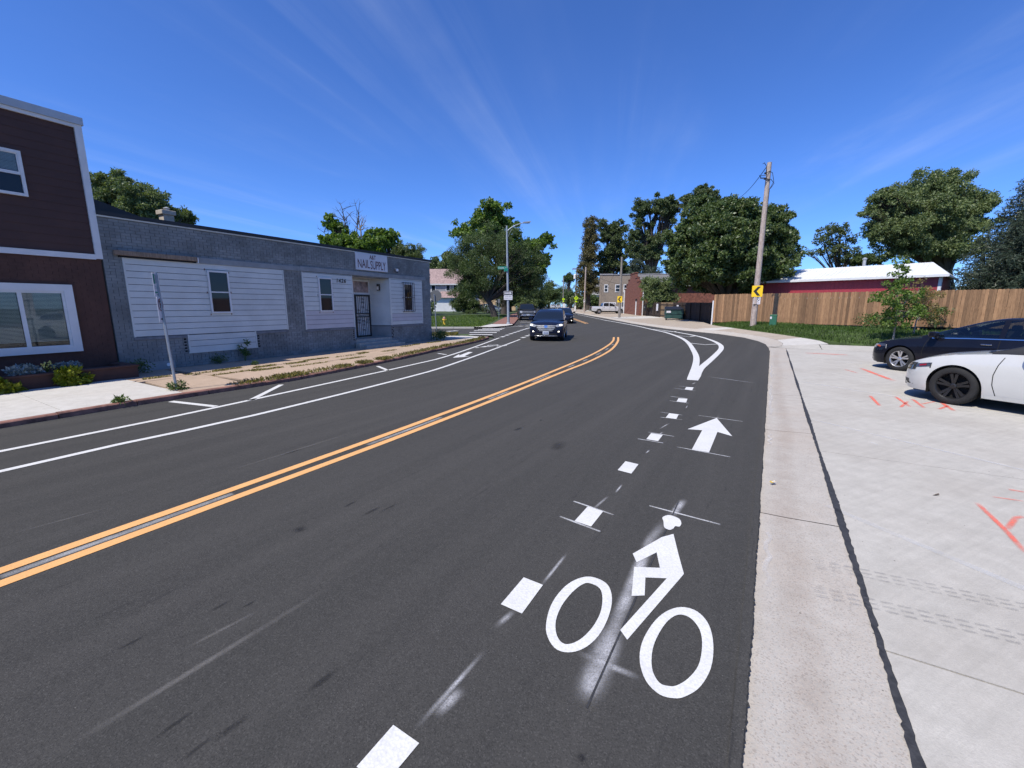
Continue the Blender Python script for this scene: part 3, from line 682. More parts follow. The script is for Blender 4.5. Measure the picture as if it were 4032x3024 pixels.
for a, b in zip(tj, tj[1:]):
    for c, d in zip(wj, wj[1:]):
        g = 0.007; m = MB(); P = [ft(a + g, c + g), ft(b - g, c + g), ft(b - g, d - g), ft(a + g, d - g)]
        m.add(P + [(x, y, -.025) for x, y, z in P], [(3, 2, 1, 0), (0, 1, 5, 4), (1, 2, 6, 5), (2, 3, 7, 6), (3, 0, 4, 7)]); m.build('slab', 'concrete', lot)
# walk along the back of the lot, rising to the lawn
for c, d in zip([1.9, 5.1, 9.7, 14.3, 18.9], [5.1, 9.7, 14.3, 18.9, 26]):
    m = MB(); m.poly([ft(21.975, c + .007), ft(23.35, c + .007, .12), ft(23.35, d - .007, .12), ft(21.975, d - .007)][::-1]); m.build('slab', 'concrete', lot)
m = MB(); m.poly([ft(21.98, GW + .005), (11.6, 19.3, -.004), (12.15, 19.32, .05), (13.72, 19.1, .117), ft(21.98, 1.893)]); m.build('slab', 'concrete', lot)
# sealed joint between gutter and lot
m = MB(); t = -4.5
while t < 21.0:
    w = 0.038 + 0.012 * math.sin(t * 1.7) + rrs.uniform(-.006, .006); off = rrs.uniform(-.004, .004)
    if rrs.random() < 0.02: w += 0.012
    m.v += [ft(t, GW - w / 2 + off - .004, .004), ft(t, GW + w / 2 + off, .004)]; t += rrs.uniform(.02, .07)
for i in range(len(m.v) // 2 - 1): m.f.append((2 * i, 2 * i + 2, 2 * i + 3, 2 * i + 1)[::-1])
m.build('joint_sealant', 'sealant', lot)
# faded stall lines and utility-locator spray on the concrete
zlot = lambda y: 0.0
for a, b, w in (((3154, 1642), (4032, 1852), .07), ((3135, 1500), (3530, 1563), .08), ((3250, 1990), (4032, 2318), .075), ((3240, 1420), (3560, 1445), .08)):
    pts = [G(*a), G(*b)]; ext = pts[1] + (pts[1] - pts[0]).normalized() * 3
    ribbon(resample([pts[0], ext], 0.4), w, 'stall_line', 'oldwhite', lot, 0.004, zlot, True)
for L, w in (([(3390, 1450), (3440, 1470), (3520, 1500)], .16), ([(3325, 1455), (3380, 1470)], .06), ([(3425, 1558), (3465, 1600)], .07), ([(3525, 1562), (3585, 1603)], .07), ([(3545, 1605), (3575, 1580)], .06), ([(3590, 1570), (3640, 1607)], .07), ([(3625, 1592), (3690, 1580)], .05), ([(3700, 1582), (3757, 1618)], .08), ([(3695, 1612), (3735, 1598)], .06),
              ([(3845, 1980), (3960, 2090), (4040, 2180)], .05), ([(3965, 2085), (4000, 2040), (4032, 2035)], .05), ([(3970, 1928), (4040, 1940)], .05), ([(3905, 1957), (4032, 1975)], .022), ([(3140, 1365), (3230, 1362)], .2), ([(3170, 1390), (3340, 1398)], .25), ([(3020, 1340), (3050, 1332)], .2)):
    ribbon(resample([G(*q) for q in L], 0.08), w, 'locator_spray', 'spray_r', lot, 0.0048, zlot, True)
ribbon(resample([G(3415, 1738), G(3450, 1750), G(3462, 1757)], 0.05), .03, 'white_scrape', 'spray_w', lot, 0.005, zlot, True)
for row in (0, 1):      # tyre prints crossing the apron
    for j in range(26):
        p = G(3230 + 0, 2222 + row * 108) + Vector((.857, -.42, 0)).normalized() * (j * .085)
        for s_ in (-.05, .0, .05):
            q = p + Vector((.42, .857, 0)) * s_; ribbon([q - Vector((.03, -.012, 0)), q, q + Vector((.03, -.012, 0))], .022, 'tyre_print', 'scuff2' if 'scuff2' in MAT else MAT.setdefault('scuff2', spraypaint('tyre_print', (0.16, 0.155, 0.15), 0.6, 0.4)), lot, 0.0055, zlot, True)
# ------------------------------------------------------------------ curb and walk round the bend on the right
CT = [((11.55, 19.2, -.01), (12.15, 19.2, .05)), ((12.45, 20.5, 0), (12.95, 20.45, .06)), ((13.2, 22.2, .005), (13.6, 22.1, .11)), ((13.85, 24.8, .01), (14.02, 24.8, .14)), ((13.9, 27.9, .03), (14.05, 28.0, .17)), ((13.2, 31.1, .05), (13.35, 31.2, .19)), ((12.6, 33.9, .07), (12.75, 34.0, .21)), ((12.32, 42.6, .14), (12.47, 42.6, .26)), ((12.79, 57.6, .25), (12.94, 57.6, .36)), ((13.5, 90.9, .49), (13.65, 90.9, .6)), ((17.05, 150, .94), (17.2, 150, 1.04)), ((22.9, 230, 1.54), (23.1, 230, 1.64))]
BKE = [(14.2, 19.0, .11), (14.75, 20.8, .19), (14.85, 23.4, .25), (14.98, 26.4, .29), (15.25, 29.0, .31), (15.5, 31.3, .32), (15.95, 34.4, .34), (17.95, 42.6, .42), (18.35, 57.6, .53), (19.3, 76, .68), (22.0, 120, .95), (27, 230, 1.7)]
a_ = smooth_line([Vector(p[0]) for p in CT], 1.2); b_ = smooth_line([Vector(p[1]) for p in CT], 1.2)
def samp(pl, n): pl = [Vector(p) for p in pl]; return [along(pl, i / (n - 1)) for i in range(n)]
NA = 150
A1, B1 = samp(smooth_line([Vector(p[0]) for p in CT], .5), NA), samp(smooth_line([Vector(p[1]) for p in CT], .5), NA)
rows = []
for p, q in zip(A1, B1):
    d = (q - p); d.z = 0; d.normalize(); rx_ = Vector((rex(p.y), p.y, 0))
    rows.append([(p.x - .46, p.y - .02, zroad(p.y) - .006), (p.x - .02, p.y, max(zroad(p.y) - .012, -.02)), (p.x, p.y, p.z), (q.x - .05, q.y, q.z - .01), (q.x, q.y, q.z), (q.x + .02, q.y, q.z - .2)])
structure(loft(rows, 'curb', 'gutter', None, True, ang=30))
wlk = MB(); rws = []
CW = samp(smooth_line([Vector(p[1]) for p in CT[:]], .5), 90); BW_ = samp(smooth_line([Vector(p) for p in BKE], .5), 90)
def near_pair(i): return CW[i], min(BW_, key=lambda p: abs(p.y - CW[i].y))
base_rows = []
for i in range(90):
    p, q = near_pair(i); base_rows.append([(p.x + .015, p.y, p.z - .03), (q.x, q.y, q.z - .03)])
walk_r = structure(loft(base_rows, 'sidewalk', 'dirt'))
ypos = [19.3, 20.4, 21.9, 23.4, 24.9, 26.4, 27.9, 29.4, 31.0, 32.6, 34.2, 36, 38, 40, 42.5, 45, 48, 51, 54, 58, 62, 66, 71, 76, 82, 90, 100, 115, 150, 230]
CWf = samp(smooth_line([Vector(p[1]) for p in CT], .3), 700); BWf = samp(smooth_line([Vector(p) for p in BKE], .3), 700)
def at_y(L, y): return min(L, key=lambda p: abs(p.y - y))
for a, b in zip(ypos, ypos[1:]):
    p, q, r_, s_ = at_y(CWf, a), at_y(BWf, a), at_y(BWf, b), at_y(CWf, b); g = .012
    m = MB(); P = [(p.x + .02, p.y + g, p.z), (q.x, q.y + g, q.z), (r_.x, r_.y - g, r_.z), (s_.x + .02, s_.y - g, s_.z)]
    m.add(P + [(x, y, z - .06) for x, y, z in P], [(0, 1, 2, 3), (0, 4, 5, 1), (1, 5, 6, 2), (2, 6, 7, 3), (3, 7, 4, 0)]); m.build('slab', 'walk' if a in (19.3, 20.4, 29.4, 51, 54) else 'oldwalk', walk_r)
# ------------------------------------------------------------------ lawn with its bank below the fence
FL0 = Vector((16.05, 34.5, .55)); FD = Vector((.735, -.678, 0)).normalized()
LEDGE = [(15.95, 34.4, .34, 0), (15.5, 31.3, .32, 1.6), (15.25, 29.0, .31, 3.2), (14.98, 26.4, .29, 5), (14.85, 23.4, .25, 7.5), (14.75, 20.8, .19, 10), (15.0, 18.75, .14, 12), (15.62, 18.02, .125, 13), (18.6, 16.2, .125, 16), (24.3, 12.8, .125, 21), (38, 4.5, .125, 33)]
e_ = samp(smooth_line([Vector(p[:3]) for p in LEDGE], .5), 60); tg = samp(smooth_line([FL0 + FD * p[3] + Vector((.6, .6, 0)) for p in LEDGE], .5), 60)
def lawn_row(u): return []
rows = []
for p, q in zip(e_, tg):
    D = (Vector((q.x, q.y, 0)) - Vector((p.x, p.y, 0))).length; r_ = []
    r_.append((p.x - .03, p.y - .03, p.z - .16))
    for d in (0, .03, .3, .6, .9, 1.2, 1.6, 2.2, 3.2, 4.6, 6.5):
        u = min(1, d / max(D, .2)); w_ = min(1, d / 1.7); sm = w_ * w_ * (3 - 2 * w_); zt = .56 + .03 * math.sin(p.y * .7)
        zz = p.z + .02 * (d > 0) + (zt - p.z) * sm * min(1, D / 1.7); r_.append((p.x + (q.x - p.x) * u, p.y + (q.y - p.y) * u, zz))
    rows.append(r_)
LAWN = rows
structure(loft([r_[::-1] for r_ in rows], 'lawn', 'turf', None, True))
def lawn_pts(rs):
    R_ = np.array(LAWN)
    def f(n):
        i = rs.randint(0, len(R_) - 1, n); j = 1 + rs.choice(10, n, p=np.array([.4, 2.2, 2.2, 2.2, 2.2, 2.6, 3, 4, 4, 3]) / 25.8); u, v = rs.random(n)[:, None], rs.random(n)[:, None]
        return (R_[i, j] * (1 - u) + R_[i + 1, j] * u) * (1 - v) + (R_[i, j + 1] * (1 - u) + R_[i + 1, j + 1] * u) * v - np.array([0, 0, .01])
    return f
rs0 = np.random.RandomState(4)
tag(stuff(link('lawn_grass', grass('lawn_grass', lawn_pts(rs0), 42000, .11, 'grass_dark', rs0, .010))), 'thick green grass on the bank below the wooden fence', 'grass')
# ------------------------------------------------------------------ far-left corner lot: lawn, curb, brick walk
m = MB(); yl = [34.25, 36, 38.3, 42, 48, 56, 66, 80, 100, 130, 170]
for y in yl:
    xr = {34.25: -2.9, 36: -2.6, 38.3: -2.0}.get(y, lex(y) - 1.9)
    for x in (-95, -50, -25, -12, -6, xr): m.v.append((x, y, zroad(y) + .11 + (.0 if x > -10 or y < 60 else .15)))
for j in range(len(yl) - 1):
    for i in range(5): a = j * 6 + i; m.f.append((a, a + 1, a + 7, a + 6))
structure(m.build('corner_lawn', 'turf'))
rs1 = np.random.RandomState(9)
def corner_pts(n):
    y = 34.3 + 34 * rs1.random(n) ** 1.3; xr = np.array([lex(v) for v in y]) - 2.3; x = xr - (6 + 26 * 1) * rs1.random(n) ** 1.1
    return np.stack([x, y, np.array([zroad(v) for v in y]) + .10], 1)
tag(stuff(link('corner_grass', grass('corner_grass', corner_pts, 36000, .13, 'grass_blade', rs1, .022))), 'mown green grass of the corner lot round the hydrant', 'grass')
m = MB()
for x0, x1 in ((-60, -30), (-30, -14), (-14, -10), (-10, -7), (-7, -4.6), (-4.6, -3.0)): m.box(x0 + .01, x1 - .01, 33.92, 34.22, -.1, zroad(34) + .125)
structure(m.build('corner_curb', 'walk'))
fill([(-3.0, 33.95, .2), (-1.75, 34.2, .17), (-.6, 36.2, .18), (.05, 38.1, .2), (.05, 39.3, .21), (-1.9, 39.3, .21), (-2.6, 36, .19)], 'corner_ramp', 'walk')['kind'] = 'structure'
cw = structure(loft([[(lex(y) - .05, y, zroad(y) + .1), (lex(y) - 1.95, y, zroad(y) + .12)] for y in (39.31, 44, 50, 56, 64, 75, 90, 110, 130)][::-1], 'brick_walk', 'redstone'))
m = MB()
for y0, y1 in zip((39.3, 44, 50, 56, 64, 75, 90), (44, 50, 56, 64, 75, 90, 110)):
    a, b = lex(y0), lex(y1); m.add([(a - .16, y0, zroad(y0) + .13), (a, y0, zroad(y0) + .13), (b, y1, zroad(y1) + .13), (b - .16, y1, zroad(y1) + .13), (a, y0, zroad(y0) - .05), (b, y1, zroad(y1) - .05)], [(0, 1, 2, 3), (1, 4, 5, 2)])
structure(m.build('curb_stones', 'redstone'))
# ------------------------------------------------------------------ left walk (facade frame: s along the street, y into the building)
TH = R(28.0); FDx = Vector((math.sin(TH), math.cos(TH), 0)); FNy = Vector((-math.cos(TH), math.sin(TH), 0)); P0 = Vector((-10.025, 10.836, 0)); FROT = R(90) - TH
def FL(s, y, z=0.0): p = P0 + FDx * s + FNy * y; return (p.x, p.y, z)
CURB = [(-30, 4.38), (-3.0, 4.38), (-1.0, 4.31), (.5, 4.42), (1.75, 4.42), (3.83, 4.18), (6.39, 3.75), (9.3, 3.05), (12.36, 2.5), (14.21, 2.0), (16.2, 1.35)]
cd_ = lambda s: interp(CURB, s)
ZW = 0.085
sl = [-30, -20, -12, -8, -5, -3, -1.5, 0, 1.5, 3, 4.5, 6, 7.5, 9, 10.5, 12, 13.5, 15, 16.2]
lw = structure(loft([[FL(s, .15, .055), FL(s, -cd_(s) + .12, .055)] for s in sl], 'sidewalk', 'dirt'))
def slab4(s0, s1, d0, d1, mat, g=.012, z=ZW, jit=0.0, sk0=0.0, sk1=0.0):
    """paving slab between distances d0..d1 from the facade (d measured towards the street)"""
    def D(d, s): return d if not callable(d) else d(s)
    P = [FL(s0 + g, -D(d0, s0) - g, z), FL(s1 - g, -D(d0, s1) - g, z), FL(s1 - g + sk1, -D(d1, s1) + g, z), FL(s0 + g + sk0, -D(d1, s0) + g, z)]
    if jit: P = [(x, y, zz + rnd.uniform(-jit, jit)) for x, y, zz in P]
    m = MB(); m.add(P + [(x, y, .04) for x, y, _ in P], [(0, 1, 2, 3), (0, 4, 5, 1), (1, 5, 6, 2), (2, 6, 7, 3), (3, 7, 4, 0)]); return m.build('slab', mat, lw)
inner = lambda s: cd_(s) - .13
ss = [-12, -9.6, -7.2, -4.8, -3.9, -2.05, -.3]
for a, b in zip(ss, ss[1:]): slab4(a, b, .0, inner, 'walk', .005, sk0=-.25 if a > -8 else 0, sk1=-.25 if b > -8 else 0)
rp = random.Random(21); s = -.3
while s < 12.4:
    ln = rp.uniform(1.1, 1.9); e = min(s + ln, 12.6); k = rp.choice((2, 2, 3)); cuts = [0] + sorted(rp.uniform(.25, .75) for _ in range(k - 1)) + [1]
    for c0_, c1_ in zip(cuts, cuts[1:]):
        sk = -.25 if s < .5 else 0
        slab4(s, e, (lambda q: (lambda S: inner(S) * q))(c0_), (lambda q: (lambda S: inner(S) * q))(c1_), 'pinkwalk', rp.uniform(.008, .02), jit=.004, sk0=sk, sk1=sk)
    s = e
slab4(12.6, 14.4, -.6, inner, 'oldwalk', .01); slab4(14.4, 16.1, -.6, inner, 'walk', .01); slab4(12.9, 16.0, -2.6, -.6, 'walk', .01, z=.075)
s = -12.0
while s < 15.8:
    e = min(s + rp.uniform(.7, 1.2), 15.9); m = MB(); j = rp.uniform(-.008, .008)
    P = [FL(s + .006, -cd_(s) + .13), FL(e - .006, -cd_(e) + .13), FL(e - .006, -cd_(e) - .0 + j), FL(s + .006, -cd_(s) + j)]
    zt = ZW + rp.uniform(-.006, .012); b = .018
    m.add([(x, y, zt) for x, y, _ in P[:2]] + [(P[2][0] - FNy.x * -b, P[2][1] - FNy.y * -b, zt), (P[3][0] - FNy.x * -b, P[3][1] - FNy.y * -b, zt)] + [(P[2][0], P[2][1], zt - b), (P[3][0], P[3][1], zt - b), (P[2][0], P[2][1], -.05), (P[3][0], P[3][1], -.05), (P[0][0], P[0][1], .0), (P[1][0], P[1][1], .0)],
          [(0, 1, 2, 3), (3, 2, 4, 5), (5, 4, 6, 7), (0, 3, 5, 7, 8), (1, 9, 6, 4, 2)]); m.build('curb_stone', 'redstone', lw); s = e
# corner verge beside the nail shop
fill([FL(12.72, .4, .07), FL(13.0, -.55, .07), FL(16.0, -.5, .07), (lex(27.2) - 2.0, 27.15, .07), (-40, 27.15, .07), FL(12.72, 25, .07)], 'verge', 'turf')['kind'] = 'structure'
rs2 = np.random.RandomState(12)
def strip_pts(specs):
    """specs: (s0, s1, d0, d1, weight) patches in the facade frame"""
    w_ = np.array([q[4] for q in specs], float); w_ /= w_.sum(); S = np.array([q[:4] for q in specs])
    def f(n):
        k = rs2.choice(len(S), n, p=w_); s_ = S[k, 0] + (S[k, 1] - S[k, 0]) * rs2.random(n)
        inn = np.array([cd_(v) for v in s_]); d = S[k, 2] + (S[k, 3] - S[k, 2]) * rs2.random(n)
        d = np.where(d < 0, inn + d, d)           # negative: measured back from the curb edge
        X = P0.x + FDx.x * s_ - FNy.x * d; Y = P0.y + FDx.y * s_ - FNy.y * d; return np.stack([X, Y, np.full(n, ZW - .01)], 1)
    return f
edge = [(a, a + rp.uniform(.5, 1.4), -.42, -.02, rp.uniform(.3, 1.2)) for a in np.arange(.4, 15, .95)]
tag(stuff(link('curb_weeds', grass('curb_weeds', strip_pts(edge), 5200, .085, 'grass_dry', rs2, .008, .6))), 'dry grass and weeds straggling along the curb by the nail shop', 'weeds')
jn = [(a, a + rp.uniform(.4, 1.3), d, d + rp.uniform(.05, .22), rp.uniform(.3, 1)) for a, d in ((-.2, 1.5), (.6, 1.7), (1.3, 1.6), (2.2, 1.9), (.9, 2.4), (1.8, 2.5), (3.1, 2.0), (3.9, 1.8), (2.8, 2.7), (5.0, 1.9), (6.2, 1.6), (7.1, 1.9), (4.6, 2.6), (8.9, 1.2), (9.9, 1.0), (11, .9))]
tag(stuff(link('joint_weeds', grass('joint_weeds', strip_pts(jn), 3400, .05, 'grass_dry', rs2, .007, .8))), 'thin dry grass growing in cracks of the pink paving', 'weeds')
def weed(name, label, loc, r_, n, size, seed, mat='weed', h=0.5, cat='plant', group=None):
    rs = np.random.RandomState(seed); t = thing(name, label, cat, loc, 0, group)
    cs = [Vector((rs.uniform(-1, 1) * r_ * .6, rs.uniform(-1, 1) * r_ * .6, h * rs.uniform(.25, 1.0))) for _ in range(9)]
    V, F = leaf_cloud(cs, [r_ * .5] * 9, [n // 9] * 9, size, rs, .8, .1, .35); link('leaf_mass', nmesh('leaf_mass', V, F, mat, 4), t)['kind'] = 'stuff'
    m = MB()
    for c in cs: m.tube([(0, 0, -.03), tuple(c * .5), tuple(c)], [.006, .004, .002], 4)
    m.build('stem', 'weed', t); return t
weed('weed_clump', 'leafy weed growing out of the curb before the brown building', FL(-1.55, -4.25, ZW), .12, 120, .08, 2, h=.10)
weed('weed_clump', 'weed clump round the foot of the parking sign post', FL(-.42, -3.72, ZW), .22, 300, .07, 3, h=.11)
weed('weed_clump', 'tall weed against the nail shop wall below the left window', FL(3.05, -.14, ZW), .16, 420, .07, 4, h=.62)
weed('weed_clump', 'dark weeds against the nail shop wall left of the tall weed', FL(2.3, -.16, ZW), .25, 260, .06, 5, h=.25)
weed('weed_clump', 'dark weeds in the corner where the brown building meets the nail shop', FL(.2, -.3, ZW), .3, 300, .07, 6, h=.3)
weed('weed_clump', 'small green weed alone in the middle of the pink paving', FL(2.62, -1.35, ZW), .09, 120, .06, 8, h=.08)
weed('weed_clump', 'broad weeds at the far corner of the nail shop', FL(12.95, -.1, ZW), .5, 700, .11, 7, h=.4)
tag(stuff(link('verge_weeds', grass('verge_weeds', lambda n: np.stack([-3.4 - 9 * rs2.random(n) ** 1.5, 25.3 + 1.8 * rs2.random(n), np.full(n, .06)], 1), 2600, .16, 'grass_dry', rs2, .014, .5))), 'long dry weeds on the verge beside the stop sign', 'weeds')

# ------------------------------------------------------------------ building materials
MAT['brown'] = simple('brown_lap_siding', (0.062, 0.028, 0.022), 0.75, var=0.1, scale=2, bmp=.15, bscale=30)
MAT['redbrown'] = simple('red_brown_brick', (0.080, 0.036, 0.026), 0.85, var=0.15, scale=3, obj=False, bmp=.2, bscale=40, isl=.06)
MAT['trim'] = simple('white_trim', (0.62, 0.62, 0.62), 0.6, var=.06, scale=2)
MAT['metaltrim'] = simple('parapet_metal', (0.40, 0.41, 0.42), 0.45, metal=0.3, var=.08)
MAT['blind'] = simple('blind_slat', (0.80, 0.80, 0.76), 0.6, var=.05)
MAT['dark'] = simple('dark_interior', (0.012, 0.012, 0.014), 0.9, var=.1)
MAT['winglass'] = thin_glass('window_glass', (0.80, 0.86, 0.88), 0.0)
MAT['darkglass'] = glassy('dark_window_glass', (0.014, 0.018, 0.022), .03, .35)
MAT['greybrick'] = simple('painted_grey_brick', (0.190, 0.203, 0.203), 0.7, var=.24, scale=1.4, obj=False, bmp=.35, bscale=45, isl=.14)
MAT['greymortar'] = simple('painted_mortar', (0.165, 0.177, 0.178), 0.85, var=.2, scale=6)
MAT['greyboard'] = simple('grey_fascia', (0.235, 0.25, 0.255), 0.6, var=.12, scale=3)
MAT['greysill'] = simple('grey_sill', (0.155, 0.165, 0.18), 0.75, var=.2, scale=6, bmp=.2)
MAT['siding'] = simple('pale_grey_siding', (0.55, 0.565, 0.54), 0.55, var=.07, scale=1.5, obj=False, bmp=.1, bscale=20, isl=.03)
MAT['siding2'] = simple('lilac_touch_up', (0.475, 0.455, 0.475), 0.55, var=.05, scale=2)
MAT['oldwood'] = woodmat('weathered_beam', (0.16, 0.11, 0.075), (0.34, 0.25, 0.18))
MAT['roofblack'] = simple('black_roofing', (0.012, 0.013, 0.016), 0.55, var=.2)
MAT['rust'] = simple('rust', (0.16, 0.06, 0.03), 0.9, var=.3, scale=20)
MAT['iron'] = simple('black_iron', (0.012, 0.012, 0.013), 0.5, var=.2)
MAT['signwhite'] = simple('white_sign_board', (0.56, 0.58, 0.62), 0.5, var=.05, scale=1.5)
MAT['signmaroon'] = simple('faded_maroon_lettering', (0.10, 0.028, 0.030), 0.6, var=.35, scale=7)
MAT['black'] = simple('black_paint', (0.012, 0.012, 0.012), 0.5, var=.1)
MAT['conc_step'] = simple('step_concrete', (0.34, 0.325, 0.29), 0.9, var=.2, scale=5, bmp=.4, bscale=50)
MAT['doorwhite'] = simple('white_door', (0.55, 0.56, 0.56), 0.5, var=.04)
MAT['lampbronze'] = simple('bronze_lamp', (0.05, 0.04, 0.03), 0.45, var=.15)
MAT['beigebrick'] = simple('beige_chimney', (0.42, 0.37, 0.30), 0.85, var=.15, scale=9, bmp=.3)
MAT['camwhite'] = simple('white_plastic', (0.75, 0.75, 0.75), 0.4, var=.04)
MAT['chartreuse'] = leafmat('chartreuse_leaf', (0.10, 0.12, 0.006), (0.30, 0.32, 0.02), .25)
MAT['silverleaf'] = leafmat('silver_leaf', (0.16, 0.20, 0.21), (0.34, 0.39, 0.40), .2)
MAT['yellowflower'] = leafmat('yellow_flower', (0.5, 0.45, 0.10), (0.7, 0.62, 0.25), .2)

def pbox(par, name, mat, x0, x1, y0, y1, z0, z1, b=0.0):
    m = MB(); (m.bbox(x0, x1, y0, y1, z0, z1, b) if b else m.box(x0, x1, y0, y1, z0, z1)); return m.build(name, mat, par)
def frame4(par, name, mat, s0, s1, z0, z1, y0, y1, w, wb=None):
    m = MB(); wb = wb or w
    m.box(s0, s1, y0, y1, z1 - w, z1); m.box(s0, s1, y0, y1, z0, z0 + wb); m.box(s0, s0 + w, y0, y1, z0 + wb, z1 - w); m.box(s1 - w, s1, y0, y1, z0 + wb, z1 - w); return m.build(name, mat, par)

# ------------------------------------------------------------------ brown building (runs out of the picture on the left)
bb = thing('brown_building', 'two-storey dark brown building with white trim at the left edge', 'building', FL(0, 0, 0), FROT)
XL = -11.0
pbox(bb, 'wall', 'redbrown', XL, -.03, .03, 12, -.1, 2.94); pbox(bb, 'wall', 'brown', XL, -.05, .04, 12, 2.93, 5.9)
z = 3.03; k = 0
while z < 5.80:         # lap boards of the upper storey
    m = MB(); z1 = min(z + .178, 5.86); m.add([(XL, .028, z), (-.12, .028, z), (-.12, .036, z1), (XL, .036, z1), (XL, .042, z), (-.12, .042, z)], [(0, 1, 2, 3), (0, 4, 5, 1)]); m.build('clapboard', 'brown', bb); z += .178
z = .40; c = 0
mb_all = MB()           # brick courses of the ground floor, near end as single bricks
near = []
while z < 2.90:
    off = .11 if c % 2 else 0; x = -.05
    x -= off
    if off: near.append((-.05 - off + .005, -.05, z))
    while x > -4.2:
        near.append((x - .215, x - .010, z)); x -= .22
    z += .075; c += 1
def in_win(x0, x1, z): return x1 > -3.55 and x0 < -.60 and .68 < z < 2.28 + .03
near = [q for q in near if not in_win(*q)]
near.sort(key=lambda q: -q[0]); me = None
bme = MB().box(0, .209, 0, .02, 0, .069).mesh('brick', 'redbrown')
for i, (x0, x1, z) in enumerate(near[:260]):
    o = link('brick', bme if x1 - x0 > .19 else MB().box(0, x1 - x0, 0, .02, 0, .065).mesh('brick', 'redbrown'), bb, (x0, .024, z))
for (x0, x1, z) in near[260:]: mb_all.box(x0, x1, .024, .04, z, z + .069)
stuff(mb_all.build('brickwork', 'redbrown', bb))
m = MB(); m.box(-.13, .0, -.02, .3, 2.92, 5.92); m.build('corner_trim', 'trim', bb)
pbox(bb, 'band_trim', 'trim', XL, -.13, -.018, .03, 2.90, 3.02); pbox(bb, 'frieze_trim', 'trim', XL, -.13, -.018, .03, 5.84, 5.915)
pbox(bb, 'parapet_cap', 'metaltrim', XL, .03, -.05, .35, 5.917, 6.08)
def blinds(par, s0, s1, z0, z1, y):
    m = MB(); z = z1
    while z > z0: m.add([(s0, y, z), (s1, y, z), (s1, y + .018, z - .02), (s0, y + .018, z - .02)], [(0, 1, 2, 3)]); z -= .028
    return m.build('blind', 'blind', par)
# upstairs window
w = frame4(bb, 'window', 'trim', -2.2, -1.09, 4.13, 5.05, -.03, .03, .055); frame4(w, 'sash', 'trim', -2.145, -1.145, 4.60, 4.995, -.012, .02, .02)
pbox(w, 'meeting_rail', 'trim', -2.145, -1.145, -.014, .022, 4.56, 4.605); pbox(w, 'pane', 'darkglass', -2.145, -1.145, .012, .018, 4.185, 4.56); pbox(w, 'pane', 'winglass', -2.13, -1.16, .004, .008, 4.61, 4.98)
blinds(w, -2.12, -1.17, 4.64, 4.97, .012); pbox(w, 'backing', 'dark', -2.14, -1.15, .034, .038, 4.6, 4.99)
# big ground floor window, two lights with blinds
w = frame4(bb, 'window', 'trim', -3.48, -.66, .73, 2.28, -.05, .02, .155, .14); frame4(w, 'inner_frame', 'trim', -3.33, -.81, .865, 2.13, -.03, .015, .05, .03)
pbox(w, 'mullion', 'trim', -1.56, -1.49, -.028, .018, .885, 2.09)
for a, b in ((-1.49, -.86), (-2.36, -1.56), (-3.28, -2.36)): pbox(w, 'pane', 'winglass', a, b, -.006, -.002, .885, 2.09)
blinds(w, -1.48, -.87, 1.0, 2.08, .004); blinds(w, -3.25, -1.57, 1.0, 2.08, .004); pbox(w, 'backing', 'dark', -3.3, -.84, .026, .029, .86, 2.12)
# planter with its plants
pl = thing('brick_planter', 'low red-brown brick planter along the foot of the brown building', 'planter', FL(0, 0, 0), FROT)
pbox(pl, 'wall', 'redbrown', XL, -.03, -1.0, -.82, .0, .34); pbox(pl, 'end_wall', 'redbrown', -.2, -.03, -.82, -.0, .0, .34); pbox(pl, 'cap', 'redbrown', XL, -.0, -1.03, -.79, .341, .39, .008); pbox(pl, 'cap', 'redbrown', -.23, -.0, -.788, -.01, .341, .39, .008); pbox(pl, 'soil', 'dirt', XL, -.2, -.82, .02, .1, .31)
def plant(name, label, s, y, z, r_, n, size, mat, seed, drop=0.0, h=.25, squash=.7):
    rs = np.random.RandomState(seed); t = thing(name, label, 'plant', FL(s, y, z), FROT); cs, rd = [], []
    for i in range(16):
        u = rs.uniform(-1, 1); v = rs.uniform(0, 1); cs.append((u * r_ * (1 - .35 * v if drop else 1), rs.uniform(-.6, .4) * r_ * .5 - (.16 if drop else 0), h * rs.uniform(.1, .9) - drop * v)); rd.append(r_ * .42)
    V, F = leaf_cloud(cs, rd, [n // 16] * 16, size, rs, squash, .5 if drop else -.3, .6); link('leaf_mass', nmesh('leaf_mass', V, F, mat, 4), t)['kind'] = 'stuff'
    m = MB()
    for c in cs[:6]: m.tube([(0, .1, -.1), (c[0] * .5, c[1] * .5, max(c[2], .05)), c], [.008, .006, .003], 4)
    m.build('stem', 'weed', t); return t
plant('sweet_potato_vine', 'chartreuse trailing plant spilling over the planter, right of the two', -1.22, -.93, .38, .26, 1500, .085, 'chartreuse', 1, .38, .12)
plant('sweet_potato_vine', 'chartreuse trailing plant at the left edge spilling down the planter', -2.35, -.95, .36, .33, 2000, .09, 'chartreuse', 2, .52, .12)
plant('dusty_miller', 'large silver-leaved plant between the two chartreuse plants', -1.85, -.80, .40, .20, 900, .075, 'silverleaf', 3, 0, .17)
plant('dusty_miller', 'low silver-leaved plant behind the right chartreuse plant', -1.15, -.66, .42, .17, 500, .06, 'silverleaf', 4, 0, .10)
plant('dusty_miller', 'silver-leaved plant at the left edge behind the chartreuse plant', -2.65, -.66, .40, .20, 500, .07, 'silverleaf', 5, 0, .14)
plant('flower', 'few pale yellow flowers beside the right chartreuse plant', -1.52, -.86, .44, .09, 60, .05, 'yellowflower', 6, 0, .16)

